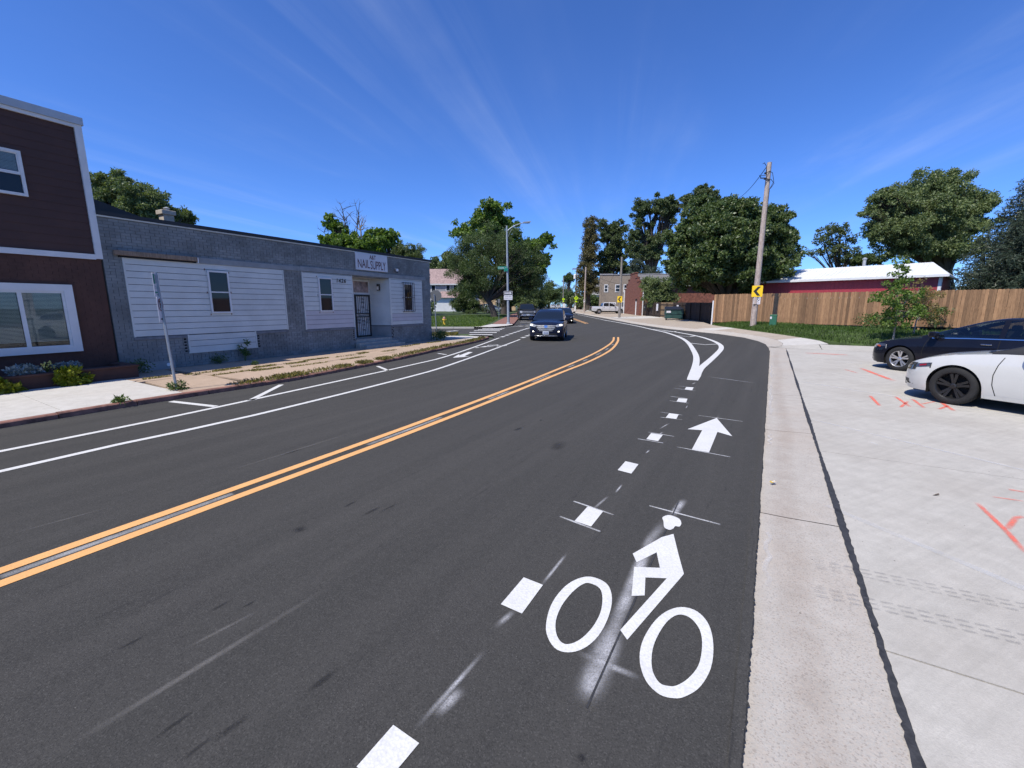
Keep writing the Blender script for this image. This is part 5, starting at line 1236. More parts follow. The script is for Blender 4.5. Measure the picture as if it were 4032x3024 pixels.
        pts = [(x, c.zb(x) + .035) for x in [c.xr + c.R * c.arch + .04 + (c.xf - c.xr - 2 * c.R * c.arch - .08) * i / 8 for i in range(9)]]
        strip(pts, .07, 'sill_trim', c.sillmat or paint, .006)
    # lamps and fascia pieces are outlines in (y, z) laid on nose or tail
    def face(poly, name_, mat_, off=.006, rear=False, both=True, par=None):
        fx = c.rear_x if rear else c.front_x
        for sg in ((1, -1) if both else (1,)):
            pts = [Vector((y * sg, z, 0)) for y, z in poly]; m_ = MB()
            q = resample(pts + [pts[0]], .06)[:-1]; cy = sum(p.x for p in q) / len(q); cz = sum(p.y for p in q) / len(q)
            rings = []
            for u in (0, .35, .7, 1): rings.append([(cy + (p.x - cy) * u, cz + (p.y - cz) * u) for p in q])
            base_i = []
            for rg in rings:
                st = len(m_.v); base_i.append(st)
                for (y, z) in rg: m_.v.append((fx(y, z) + (off if not rear else -off), y, z))
            n2 = len(q)
            for i in range(3):
                for k_ in range(n2): k2 = (k_ + 1) % n2; m_.f.append((base_i[i] + k_, base_i[i] + k2, base_i[i + 1] + k2, base_i[i + 1] + k_))
            st = len(m_.v)                       # return edge so the piece has thickness
            for (y, z) in rings[-1]: m_.v.append((fx(y, z) - (.01 if not rear else -.01), y, z))
            for k_ in range(n2): k2 = (k_ + 1) % n2; m_.f.append((base_i[3] + k_, base_i[3] + k2, st + k2, st + k_))
            m_.build(name_, mat_, t)
    for (poly, nm_, mt_, of_, rear_, both_) in c.faces: face(poly, nm_, ('headlit' if (lit and nm_ in ('headlamp_bulb', 'fog_lamp')) else mt_), of_, rear_, both_)
    for (pts, w_, nm_, mt_, of_) in c.sidebits:
        for sg in (1, -1): strip.sg = sg; strip(pts, w_, nm_, mt_, of_)
    return t, c
def rect(y0, y1, z0, z1): return [(y0, z0), (y1, z0), (y1, z1), (y0, z1)]
def plate_faces(z, rear=False): 
    o = [(rect(-.155, .155, z - .08, z + .08), 'licence_plate', 'plate', .016, rear, False)]
    for a, b in ((-.11, -.07), (-.055, -.02), (.0, .03), (.045, .075), (.085, .12)): o.append((rect(a, b, z - .03, z + .03), 'plate_mark', 'platemark', .022, rear, False))
    return o
SEDAN = dict(L=4.87, W=1.84, xf=1.46, xr=-1.32, R=.335, rim=.225, ww=.22, arch=1.14, archc=1.0, nf=.62, nb=.45, ef=2.3, eb=3.0, leanf=.13, leanb=.06, zn=.45, ground=.17,
    taper=[(2.43, .93), (1.5, 1.0), (-1.3, 1.0), (-2.43, .94)], sill=[(2.43, .20), (2.0, .19), (0, .20), (-2.0, .24), (-2.43, .30)],
    sh=[(2.43, .62), (2.25, .70), (1.9, .81), (1.46, .89), (.9, .96), (0, 1.0), (-1.2, 1.03), (-2.0, 1.04), (-2.3, 1.0), (-2.43, .9)],
    deck=[(2.43, .66), (2.25, .78), (1.9, .89), (1.46, .965), (.95, 1.04), (0, 1.08), (-1.6, 1.12), (-2.15, 1.12), (-2.43, 1.0)],
    roof=[(1.05, 1.0), (.9, 1.06), (.0, 1.42), (-.35, 1.51), (-.8, 1.52), (-1.25, 1.465), (-1.75, 1.24), (-2.05, 1.1)], cab=(1.05, -2.05), Hc=.52, tumble=.21, roofx=(-.05, -1.2), glass=(.82, -1.58), pillars=((-.42, -.52),),
    seams=[[(.90, .24), (.96, .45), (.965, .62), (.93, .80), (.88, .93)], [(-.47, .24), (-.47, .99)], [(-1.0, .70), (-1.38, .90)]], handles=[(-.26, .87), (-1.16, .90)], hmat='chrome', mx=.72, belt_trim='chrome', sillmat=None, sidebits=[],
    faces=[([(.50, .58), (.90, .60), (.905, .72), (.70, .70)], 'headlamp', 'lens', .006, False, True), (rect(-.40, .40, .44, .60), 'grille', 'trimblack', .006, False, False), (rect(-.55, .55, .24, .36), 'lower_grille', 'trimblack', .006, False, False), ([(.62, .28), (.80, .28), (.78, .36), (.64, .36)], 'fog_lamp', 'lens_dark', .006, False, True),
           ([(.52, .74), (.86, .76), (.87, .90), (.55, .88)], 'tail_lamp', 'redlens', .006, True, True)] + plate_faces(.40) + plate_faces(.62, True))
SUV = dict(SEDAN, L=4.48, W=1.85, xf=1.33, xr=-1.34, R=.345, rim=.225, ww=.225, arch=1.13, nf=.45, nb=.38, ef=2.5, eb=3.2, leanf=.10, leanb=.05, zn=.58, ground=.2,
    taper=[(2.24, .94), (1.4, 1.0), (-1.3, 1.0), (-2.24, .95)], sill=[(2.24, .25), (0, .26), (-2.24, .34)],
    sh=[(2.24, .80), (2.1, .90), (1.7, .96), (1.2, 1.0), (.6, 1.02), (-1.0, 1.08), (-2.0, 1.12), (-2.24, 1.05)], deck=[(2.24, .82), (2.1, .95), (1.7, 1.03), (1.2, 1.085), (.8, 1.11), (-2.0, 1.16), (-2.24, 1.1)],
    roof=[(1.05, 1.06), (.85, 1.13), (.1, 1.48), (-.3, 1.60), (-.9, 1.645), (-1.6, 1.62), (-1.95, 1.55), (-2.15, 1.2), (-2.2, 1.12)], cab=(1.05, -2.2), Hc=.60, tumble=.17, roofx=(.02, -1.9), glass=(.78, -1.75), pillars=((-.36, -.46), (-1.28, -1.36)),
    seams=[[(.80, .32), (.84, .9)], [(-.41, .32), (-.41, 1.04)]], handles=[(-.22, .90), (-1.05, .94)], mx=.66, belt_trim='chrome', sillmat='trimblack',
    sidebits=[([(2.05 - 4.1 * i / 14, .27) for i in range(15) if abs(2.05 - 4.1 * i / 14 - 1.33) > .42 and abs(2.05 - 4.1 * i / 14 + 1.34) > .42], .02, 'side_cladding', 'trimblack', .008)],
    faces=[([(.42, .80), (.60, .74), (.90, .80), (.90, .90), (.74, .91)], 'headlamp', 'lens', .006, False, True), (rect(.70, .82, .80, .87), 'headlamp_bulb', 'lens', .014, False, True),
           ([(-.46, .84), (-.54, .72), (-.36, .52), (.36, .52), (.54, .72), (.46, .84)], 'grille', 'trimblack', .008, False, False),
           (rect(-.46, .46, .775, .815), 'grille_bar', 'metaltrim', .02, False, False), (rect(-.46, .46, .685, .725), 'grille_bar', 'metaltrim', .02, False, False), (rect(-.40, .40, .61, .645), 'grille_bar', 'metaltrim', .02, False, False), (rect(-.34, .34, .535, .565), 'grille_bar', 'metaltrim', .02, False, False),
           ([(-.08, .73), (0, .69), (.08, .73), (.10, .78), (.06, .83), (-.06, .83), (-.10, .78)], 'badge', 'chrome', .03, False, False), ([(.60, .49), (.80, .47), (.82, .56), (.66, .55)], 'fog_lamp', 'lens', .008, False, True),
           (rect(-.55, .55, .33, .42), 'lower_grille', 'trimblack', .006, False, False), ([(-.62, .27), (.62, .27), (.55, .315), (-.55, .315)], 'skid_plate', 'alloy', .01, False, False), ([(.55, .95), (.86, .93), (.86, 1.06), (.6, 1.08)], 'tail_lamp', 'redlens', .006, True, True)] + plate_faces(.44) + plate_faces(.80, True))
TRUCK = dict(SEDAN, L=5.8, W=2.02, xf=1.98, xr=-1.66, R=.405, rim=.24, ww=.26, arch=1.16, nf=.35, nb=.12, ef=3.2, eb=6, leanf=.05, leanb=.0, zn=.8, ground=.3,
    taper=[(2.9, .95), (2.2, 1.0), (-2.9, 1.0)], sill=[(2.9, .42), (2.0, .40), (-2.2, .45), (-2.9, .52)],
    sh=[(2.9, 1.06), (2.7, 1.14), (1.3, 1.2), (0, 1.22), (-1.0, 1.24), (-2.9, 1.26)], deck=[(2.9, 1.08), (2.7, 1.2), (1.4, 1.27), (.9, 1.28), (-1.0, 1.24), (-2.9, 1.25)],
    roof=[(1.42, 1.24), (1.25, 1.30), (.55, 1.80), (.25, 1.92), (-.5, 1.94), (-.85, 1.88), (-1.02, 1.5), (-1.08, 1.26)], cab=(1.42, -1.08), Hc=.70, tumble=.18, roofx=(.45, -.9), glass=(1.15, -.9), pillars=((.10, .0),),
    seams=[[(1.2, .48), (1.22, 1.1)], [(.05, .48), (.05, 1.2)], [(-1.1, .48), (-1.1, 1.22)]], handles=[(.22, 1.1), (-.85, 1.1)], mx=1.02, belt_trim=None, sillmat='trimblack', hmat='trimblack', sidebits=[],
    faces=[(rect(-.62, .62, .80, 1.08), 'grille', 'trimblack', .008, False, False), (rect(-.66, .66, .98, 1.02), 'grille_bar', 'metaltrim', .02, False, False), (rect(-.66, .66, .86, .89), 'grille_bar', 'metaltrim', .02, False, False), ([(.66, .84), (.92, .86), (.92, 1.08), (.66, 1.08)], 'headlamp', 'lens', .01, False, True),
           ([(-.93, .54), (.93, .54), (.95, .74), (-.95, .74)], 'bumper', 'chrome', .05, False, False), (rect(-.5, .5, .40, .52), 'lower_grille', 'trimblack', .02, False, False), (rect(.62, .76, .56, .66), 'fog_lamp', 'lens', .06, False, True), (rect(.82, .97, .85, 1.2), 'tail_lamp', 'redlens', .006, True, True), (rect(-.95, .95, .55, .72), 'bumper', 'chrome', .08, True, False)] + [(p, n_, m_, of + .045, r_, b_) for (p, n_, m_, of, r_, b_) in plate_faces(.64)])
def park(contact, head, spec, sg=1):
    """car origin so that its front wheel on side sg touches the ground at contact"""
    h = Vector((*head, 0)).normalized(); lft = Vector((-h.y, h.x, 0)); yw = spec['W'] / 2 - spec['ww'] / 2
    p = Vector((contact[0], contact[1], 0)) - h * spec['xf'] - lft * sg * yw; return p
def hd(a): return (-math.cos(R(a)), math.sin(R(a)))
HB = hd(70); HW = hd(68)
SED_B = dict(SEDAN, faces=SEDAN['faces'])
p = park((10.95, 11.95), HB, SEDAN); car_b, cb_ = build_car('black_sedan', 'black sedan with bright alloy wheels parked behind the white car', 'car', dict(SED_B, sidebits=[([(1.98 + .06 * i, .655 + .008 * i) for i in range(5)], .045, 'side_marker', 'amber', .007), ([(1.85 + .07 * i, .70 - .004 * i) for i in range(7)], .07, 'headlamp_side', 'lens_dark', .0055)]), 'paint_black', p, HB, 'alloy', 5, 1, clear=True)
MAX = dict(SEDAN, faces=[(a, b, 'lens_dark' if b == 'headlamp' else m_, o_, r_, t_) for (a, b, m_, o_, r_, t_) in SEDAN['faces']], mirmat='trimblack', pilmat='trimblack', L=4.9, W=1.86, xf=1.47, R=.345, rim=.245, ww=.24, arch=1.13, belt_trim=None, hmat='paint_white', mx=.50, sh=[(2.45, .62), (2.25, .71), (1.9, .83), (1.46, .925), (.9, .985), (0, 1.01), (-1.2, 1.04), (-2.0, 1.04), (-2.3, 1.0), (-2.45, .9)],
    sidebits=[([(2.08 + .045 * i, .645 - .006 * i) for i in range(7)], .13, 'headlamp_side', 'lens_dark', .006), ([(1.82 + .045 * i, .705 - .008 * i) for i in range(7)], .07, 'headlamp_side', 'lens_dark', .0065), ([(1.90 + .04 * i, .695 - .008 * i) for i in range(4)], .03, 'side_marker', 'redlens', .012), ([(2.2 + .04 * i, .33) for i in range(5)], .09, 'bumper_vent', 'trimblack', .006)])
p = park((8.15, 7.72), HW, MAX); car_w, cw_ = build_car('white_sedan', 'white sedan with black alloy wheels parked at the right edge', 'car', MAX, 'paint_white', p, HW, 'alloy_black', 5, 1)
sp_ = MB(); c = Car(**MAX)
def hdg(a): return (-math.sin(R(a)), -math.cos(R(a)))
build_car('black_suv', 'dark blue-black SUV with chrome grille and lit headlamps driving towards us', 'car', SUV, 'paint_navy', (2.12, 24.25, zroad(24)), hdg(10), 'alloy', 5, 1, lit=True)
build_car('black_hatchback', 'black car following close behind the dark SUV', 'car', dict(SEDAN, W=1.8), 'paint_black', (5.35, 44.2, zroad(44)), hdg(6), 'alloy', 5, 0, lit=True)
build_car('black_pickup', 'black pickup truck parked at the curb beyond the side street', 'truck', TRUCK, 'paint_grey', (1.75, 52.5, zroad(52)), hdg(-2), 'alloy', 6, 0)
build_car('silver_pickup', 'silver-white pickup truck parked nose to the brick building', 'truck', dict(TRUCK), 'paint_pearl', (16.35, 74.2, zroad(74) + .19), (1, .03), 'alloy', 6, 0)
build_car('white_suv', 'white SUV driving away down the street, left of the pair', 'car', SUV, 'paint_white', (14.85, 158, zroad(158)), (.08, 1), 'alloy', 5, 0, group='white cars far down the street')
build_car('white_suv', 'white SUV driving away down the street, right of the pair', 'car', SUV, 'paint_white', (18.9, 177, zroad(177)), (.08, 1), 'alloy', 5, 0, group='white cars far down the street')
build_car('blue_sedan', 'blue car coming from far down the street', 'car', SEDAN, 'paint_blue', (9.75, 150, zroad(150)), (-.05, -1), 'alloy', 5, 0)
build_car('white_hatchback', 'white car behind the blue car far down the street', 'car', dict(SEDAN, W=1.8), 'paint_white', (12.4, 168, zroad(168)), (-.05, -1), 'alloy', 5, 0)
build_car('silver_jeep', 'pale teal-grey SUV parked behind the big tree trunk', 'car', SUV, 'paint_teal', (-3.3, 84, zroad(84) + .1), (1, -.1), 'alloy', 5, 0)
build_car('white_van', 'white car parked in front of the tan building', 'car', SUV, 'paint_white', (-6.9, 98, zroad(98) + .2), (-1, 0), 'alloy', 5, 0)
# ------------------------------------------------------------------ street furniture materials
MAT['galv'] = simple('galvanised_steel', (0.36, 0.38, 0.40), .45, metal=.6, var=.12, scale=6); MAT['greypost'] = simple('grey_painted_steel', (0.30, 0.33, 0.36), .5, metal=.2, var=.1)
MAT['signyellow'] = simple('sign_yellow', (0.85, 0.55, 0.01), .45, var=.04, scale=3); MAT['signlime'] = simple('sign_fluorescent_lime', (0.55, 0.80, 0.01), .45, var=.03, scale=3); MAT['signface'] = simple('sign_white', (0.66, 0.64, 0.66), .45, var=.05, scale=3); MAT['signred'] = simple('sign_red', (0.20, 0.02, 0.03), .5, var=.1); MAT['signgreen'] = simple('sign_green', (0.01, 0.20, 0.14), .45, var=.06); MAT['signback'] = simple('bare_aluminium', (0.17, 0.17, 0.16), .55, metal=.3, var=.1)
MAT['polewood'] = barkmat('pole_wood', (0.24, 0.18, 0.15), (0.55, 0.46, 0.40)); MAT['polewood2'] = barkmat('old_pole_wood', (0.15, 0.13, 0.11), (0.30, 0.27, 0.24)); MAT['wire'] = simple('cable', (0.012, 0.012, 0.013), .7, var=.1)
MAT['hydyellow'] = simple('hydrant_yellow', (0.62, 0.42, 0.04), .5, var=.15, scale=8); MAT['hydred'] = simple('hydrant_cap', (0.38, 0.20, 0.15), .6, var=.25, scale=8); MAT['bingreen'] = simple('dumpster_green', (0.020, 0.060, 0.050), .5, var=.3, scale=2.5, bmp=.1); MAT['pedgreen'] = simple('pedestal_green', (0.03, 0.135, 0.075), .5, var=.12, scale=3)
MAT['fence_tan'] = woodmat('cedar_pickets', (0.165, 0.085, 0.040), (0.37, 0.215, 0.110), .42); MAT['fence_dark'] = woodmat('dark_stained_pickets', (0.026, 0.016, 0.012), (0.060, 0.038, 0.027), .15); MAT['fence_new'] = woodmat('fresh_pine_pickets', (0.16, 0.105, 0.055), (0.26, 0.18, 0.10))
MAT['barnred'] = simple('barn_red_metal', (0.29, 0.028, 0.040), .5, var=.1, scale=1.5); MAT['barnroof'] = simple('white_metal_roof', (0.66, 0.67, 0.66), .5, var=.07, scale=.7, obj=True); MAT['redbrick'] = simple('red_brick', (0.20, 0.075, 0.05), .85, var=.4, scale=5, bmp=.4, bscale=30, isl=.15); MAT['taupe'] = simple('taupe_brick', (0.25, 0.205, 0.16), .85, var=.1, scale=3, bmp=.3, bscale=40); MAT['shingle'] = simple('grey_shingle', (0.15, 0.145, 0.14), .9, var=.2, scale=4, bmp=.4); MAT['shinglered'] = simple('weathered_red_shingle', (0.30, 0.215, 0.20), .9, var=.25, scale=3, bmp=.3); MAT['housewhite'] = simple('white_house_siding', (0.66, 0.67, 0.68), .6, var=.06, scale=1); MAT['housegrey'] = simple('grey_house_shingle', (0.30, 0.30, 0.31), .8, var=.15, scale=2); MAT['tanwall'] = simple('tan_wall', (0.55, 0.40, 0.24), .8, var=.1, scale=1)
MAT['bark'] = barkmat('bark', (0.030, 0.024, 0.019), (0.085, 0.068, 0.054)); MAT['barkpale'] = barkmat('pale_bark', (0.16, 0.145, 0.13), (0.34, 0.31, 0.28))
MAT['leaf_maple'] = leafmat('maple_leaf', (0.0322, 0.0662, 0.0176), (0.1323, 0.1736, 0.0579), .3, .42, (.93, (0.21, 0.25, 0.15))); MAT['leaf_locust'] = leafmat('locust_leaf', (0.036, 0.066, 0.018), (0.115, 0.155, 0.052), .3); MAT['leaf_catalpa'] = leafmat('catalpa_leaf', (0.0413, 0.0898, 0.015), (0.1843, 0.2695, 0.0486), .35); MAT['leaf_poplar'] = leafmat('poplar_leaf', (0.0382, 0.0686, 0.0245), (0.1347, 0.1663, 0.0681), .3, .5, (.95, (0.15, 0.18, 0.10))); MAT['leaf_spruce'] = leafmat('spruce_needle', (0.018, 0.032, 0.018), (0.062, 0.084, 0.052), .1); MAT['leaf_sap'] = leafmat('sapling_leaf', (0.0443, 0.1075, 0.0151), (0.1772, 0.2457, 0.053), .35); MAT['leaf_rust'] = leafmat('sparse_leaf', (0.1181, 0.1181, 0.0378), (0.3307, 0.2362, 0.0851), .35); MAT['leaf_far'] = leafmat('far_leaf', (0.0378, 0.0709, 0.0245), (0.13, 0.1773, 0.0642), .3); MAT['leaf_olive'] = leafmat('olive_leaf', (0.0709, 0.1064, 0.0378), (0.2009, 0.248, 0.0983), .3, .5, (.95, (0.18, 0.21, 0.12))); MAT['leaf_brown'] = leafmat('brownish_leaf', (0.0662, 0.0614, 0.0245), (0.1773, 0.1559, 0.0642), .3)

def rplate(w, h, r_=.03, n=4):
    o = []
    for cx, cy, a0 in ((w / 2 - r_, h / 2 - r_, 0), (-w / 2 + r_, h / 2 - r_, 90), (-w / 2 + r_, -h / 2 + r_, 180), (w / 2 - r_, -h / 2 + r_, 270)):
        for i in range(n + 1): a = R(a0 + 90 * i / n); o.append((cx + r_ * math.cos(a), cy + r_ * math.sin(a)))
    return o
def sign_plate(par, name, poly, mat, loc, rz, t=.006):
    """flat plate standing upright, facing local -y"""
    m = MB(); m.prism(poly, lambda u, v, d: (u, d, v), -t, 0); return m.build(name, mat, par, loc=loc, rot=(0, 0, rz))
def mark(par, poly, mat, off=-.009, name='sign_mark'):
    m = MB(); m.prism(poly, lambda u, v, d: (u, d, v), off, off + .002); return m.build(name, mat, par)
def ring(par, r0, r1, mat, cz=0, off=-.010, n=28, sx=1.0):
    m = MB()
    for k in range(n):
        a = 2 * math.pi * k / n
        for r_ in (r0, r1): m.v.append((r_ * math.cos(a) * sx, off, cz + r_ * math.sin(a)))
    for k in range(n): k2 = (k + 1) % n; m.f.append((2 * k, 2 * k + 1, 2 * k2 + 1, 2 * k2))
    return m.build('sign_mark', mat, par)
def stext(par, txt, size, mat, x, z, off=-.0105, sx=1.0, bold=0.0): return link('lettering', text_mesh(txt, size, mat, sx=sx, bold=bold), par, (x, off, z), (R(90), 0, 0))
def chevron_left(par, w, h):
    a, b = w / 2, h / 2; mark(par, [(-a * .72, 0), (a * .05, b * .80), (a * .62, b * .80), (-a * .10, 0), (a * .62, -b * .80), (a * .05, -b * .80)][::-1], 'black')
def no_parking(par, r_, cz, w):
    stext(par, 'P', r_ * 1.75, 'black', 0, cz, bold=.004); ring(par, r_ * .84, r_, 'signred' if w < .4 else 'black', cz, -.0115)
    d = r_ * .92; m = MB(); q = .7071; tck = r_ * .075
    m.add([(-d * q - tck * q, -.012, cz + d * q - tck * q), (-d * q + tck * q, -.012, cz + d * q + tck * q), (d * q + tck * q, -.012, cz - d * q + tck * q), (d * q - tck * q, -.012, cz - d * q - tck * q)], [(0, 1, 2, 3)]); m.build('sign_mark', 'signred' if w < .4 else 'black', par)

# parking sign post on the left walk
def face_rz(base, tx, ty):       # turn so local -y looks from base towards (tx, ty)
    d = Vector((tx - base[0], ty - base[1], 0)); return math.atan2(d.y, d.x) + R(90)
bp = Vector(FL(-.47, -3.75, ZW)); t = thing('parking_sign_post', 'thin galvanised post with two narrow parking signs on the left walk', 'sign', bp)
topv = Vector((-.11, .02, 2.36))
m = MB(); m.tube([(0, 0, -.05), tuple(topv * .5), tuple(topv)], .026, 6); m.build('post', 'galv', t)
rzp = face_rz(bp, bp.x + 9.3, bp.y + 3.6)
s1 = sign_plate(t, 'sign_plate', rplate(.30, .47, .03), 'signface', tuple(topv * .895 + Vector((0, -.03, 0))), rzp); mark(s1, [(-.13, .02), (-.06, .02), (-.06, .21), (-.13, .21)], 'signgreen'); mark(s1, [(-.13, -.13), (.13, -.13), (.13, -.16), (-.13, -.16)], 'signgreen'); mark(s1, [(-.04, .04), (.12, .04), (.12, .20), (-.04, .20)], 'galv')
stext(s1, 'P', .13, 'signgreen', .04, .12); stext(s1, '2 HR', .09, 'signgreen', 0, -.05); mark(s1, [(-.08, -.19), (.06, -.21), (.06, -.17)], 'black')
s2 = sign_plate(t, 'sign_plate', rplate(.30, .50, .03), 'signface', tuple(topv * .69 + Vector((0, -.03, 0))), rzp); no_parking(s2, .125, .10, .3); mark(s2, [(-.1, -.18), (.0, -.155), (0, -.17), (.1, -.17), (.1, -.19), (0, -.19), (0, -.205)], 'black')

# near utility pole on the bank
zp = .60; bp = Vector((16.02, 28.6, zp)); t = thing('utility_pole', 'tall wooden utility pole with yellow chevron and no-parking sign on the grass', 'pole', bp)
tp = A(3030, 640, 28.6) - bp; m = MB(); n_ = 10; m.tube([tuple(Vector((0, 0, -.3)).lerp(tp, i / n_)) for i in range(n_ + 1)], [.19 - .06 * i / n_ for i in range(n_ + 1)], 14); m.build('shaft', 'polewood', t, True, 60)
fz = face_rz(bp, 1.5, 4.0)
def on_pole(px_, py_, off=.20): p = A(px_, py_, bp.y) - bp; d = Vector((1.5 - bp.x, 4 - bp.y, 0)).normalized(); return tuple(p + d * off)
s1 = sign_plate(t, 'chevron_sign', rplate(.62, .72, .05), 'signyellow', on_pole(2982, 1147), fz); chevron_left(s1, .62, .72); s2 = sign_plate(t, 'parking_sign', rplate(.38, .52, .03), 'signface', on_pole(2981, 1182.5), fz); no_parking(s2, .145, .07, .5); stext(s2, 'ANY TIME', .06, 'signred', 0, -.14); stext(s2, 'TOW AWAY', .05, 'signred', 0, -.21)
m = MB(); pt = Vector(on_pole(2976, 1199, .19)); m.bbox(pt.x - .14, pt.x + .14, pt.y - .02, pt.y + .05, pt.z - .015, pt.z + .015, .004); m.build('sign_bracket', 'black', t)
m = MB()
def px3(x, y, dy=0.0): return tuple(A(x, y, bp.y + dy) - bp)
for L_ in ([(3004, 645), (3010, 641), (3018, 655), (3016, 690)], [(2990, 690), (2995, 700), (3012, 700), (3032, 712)], [(3012, 684), (3030, 674), (3042, 680), (3047, 715), (3030, 745), (3024, 800), (3016, 880)], [(3012, 703), (3036, 706), (3048, 722), (3034, 742)], [(3015, 690), (2996, 692), (2993, 702), (3010, 704)]):
    m.tube([px3(x, y, -.2 + .06 * (i % 3)) for i, (x, y) in enumerate(L_)], .018, 5)
m.build('cable_loops', 'wire', t)
for q in ((3014, 682), (3012, 704)): m = MB(); a = px3(*q, -.15); m.bbox(a[0] - .05, a[0] + .05, a[1] - .05, a[1] + .05, a[2] - .05, a[2] + .05, .01); m.build('cable_clamp', 'black', t)
pole1_top = bp + tp
def wire(a, b, sag, r_, label, n=18):
    a, b = Vector(a), Vector(b); m = MB(); m.tube([tuple(a.lerp(b, i / n) - Vector((0, 0, sag * 4 * (i / n) * (1 - i / n)))) for i in range(n + 1)], r_, 4, False); o = m.build('overhead_wire', 'wire'); return tag(o, label, 'wire')
wire(A(3016, 660, 28.5), A(2905, 782, 40.0), .25, .022, 'thick black cable sloping from the near pole into the maple')

# green pedestal box
b_ = Vector((16.72, 27.6, .55)); t = thing('utility_pedestal', 'green utility pedestal box on the grass right of the pole', 'utility box', b_, face_rz(b_, 0, 3))
m = MB(); m.bbox(-.19, .19, -.19, .19, -.1, .62, .02); m.build('body', 'pedgreen', t); m = MB(); m.bbox(-.205, .205, -.205, .205, .622, .72, .03); m.build('cap', 'pedgreen', t); m = MB(); m.box(-.175, -.08, -.196, -.191, .45, .60); m.build('label_plate', 'signface', t)

# second pole with chevron
b_ = A(2438, 1253, 55.0); t = thing('utility_pole', 'weathered shorter pole with a yellow chevron beside the silver pickup', 'pole', b_); tp = A(2449, 1012, 55) - b_
m = MB(); m.tube([(0, 0, -.3), tuple(tp * .5), tuple(tp)], [.17, .14, .12], 12); m.build('shaft', 'polewood2', t, True, 60); p_ = A(2439, 1178.5, 55) - b_; s1 = sign_plate(t, 'chevron_sign', rplate(.60, .76, .05), 'signyellow', (p_.x, p_.y - .16, p_.z), face_rz(b_, 2, 10)); chevron_left(s1, .6, .76)
structure(MB().add([(12.98, 52.4, .362), (15.6, 52.6, .42), (15.8, 57, .45), (13.0, 57.2, .385)], [(0, 1, 2, 3)]).build('pole_pad', 'walk'))
# street light pole
b_ = Vector((14.5, 87, zroad(87) + .13)); t = thing('street_light_pole', 'wooden street light pole with a curved arm beside the big dark trunk', 'pole', b_); tp = A(2307, 1051, 87) - b_
m = MB(); m.tube([(0, 0, -.3), tuple(tp * .5), tuple(tp)], [.17, .15, .13], 10); m.build('shaft', 'polewood', t, True, 60)
m = MB(); P_ = [A(2303, 1069, 87) - b_, A(2296, 1062, 86.9) - b_, A(2284, 1057.5, 86.8) - b_, A(2268, 1057, 86.6) - b_]; m.tube([tuple(q) for q in P_], .04, 6); m.build('arm', 'galv', t)
m = MB(); q = P_[-1]; m.bbox(q.x - .7, q.x, q.y - .14, q.y + .14, q.z - .06, q.z + .08, .04); m.build('lamp_head', 'galv', t)
p_ = A(2300, 1185.5, 87) - b_; s1 = sign_plate(t, 'parking_sign', rplate(.34, .5, .03), 'signface', (p_.x, p_.y - .18, p_.z), 0); no_parking(s1, .13, .06, .3)
# pole with transformers and pedestrian sign
def ped_sign(t, loc, k=1.0):
    s_ = .54 * k; s1 = sign_plate(t, 'crossing_sign', [(0, -s_), (s_, 0), (0, s_), (-s_, 0)], 'signlime', loc, 0)
    mark(s1, [(-.03 * k, .30 * k), (.05 * k, .30 * k), (.05 * k, .22 * k), (.10 * k, .06 * k), (.06 * k, .05 * k), (.03 * k, .10 * k), (.10 * k, -.26 * k), (.04 * k, -.26 * k), (0, -.08 * k), (-.09 * k, -.26 * k), (-.14 * k, -.24 * k), (-.05 * k, -.04 * k), (-.05 * k, .10 * k), (-.10 * k, .04 * k), (-.12 * k, .08 * k), (-.05 * k, .2 * k)], 'black')
    sign_plate(t, 'arrow_plaque', rplate(.9 * k * .62, .26 * k, .03), 'signlime', (loc[0], loc[1], loc[2] - .78 * k), 0); return s1
b_ = A(2265, 1222, 100.0); t = thing('utility_pole', 'utility pole with white transformers, crossarm and lime crossing sign', 'pole', b_); tp = A(2271, 1058, 100) - b_
m = MB(); m.tube([(0, 0, -.3), tuple(tp * .5), tuple(tp)], [.19, .16, .13], 10); m.build('shaft', 'polewood2', t, True, 60)
m = MB(); q = tp * .99; m.box(q.x - 1.1, q.x + 1.1, q.y - .06, q.y + .06, q.z - .12, q.z); m.build('crossarm', 'polewood2', t)
for (x, y, r_, h) in ((2263, 1090, .30, 1.0), (2275.5, 1087, .20, .65)): q = A(x, y, 100) - b_; m = MB(); m.lathe([(r_ * .8, -h / 2), (r_, -h / 2 + .06), (r_, h / 2 - .06), (r_ * .7, h / 2), (.05, h / 2 + .1)], 16, 'z', (q.x, q.y - .3, q.z)); m.build('transformer', 'camwhite', t, True)
p_ = A(2268, 1174, 100) - b_; ped_sign(t, (p_.x, p_.y - .22, p_.z)); m = MB(); m.lathe([(.2, -.1), (.2, 1.0), (.17, 1.02)], 12); m.build('guard_sleeve', 'camwhite', t)
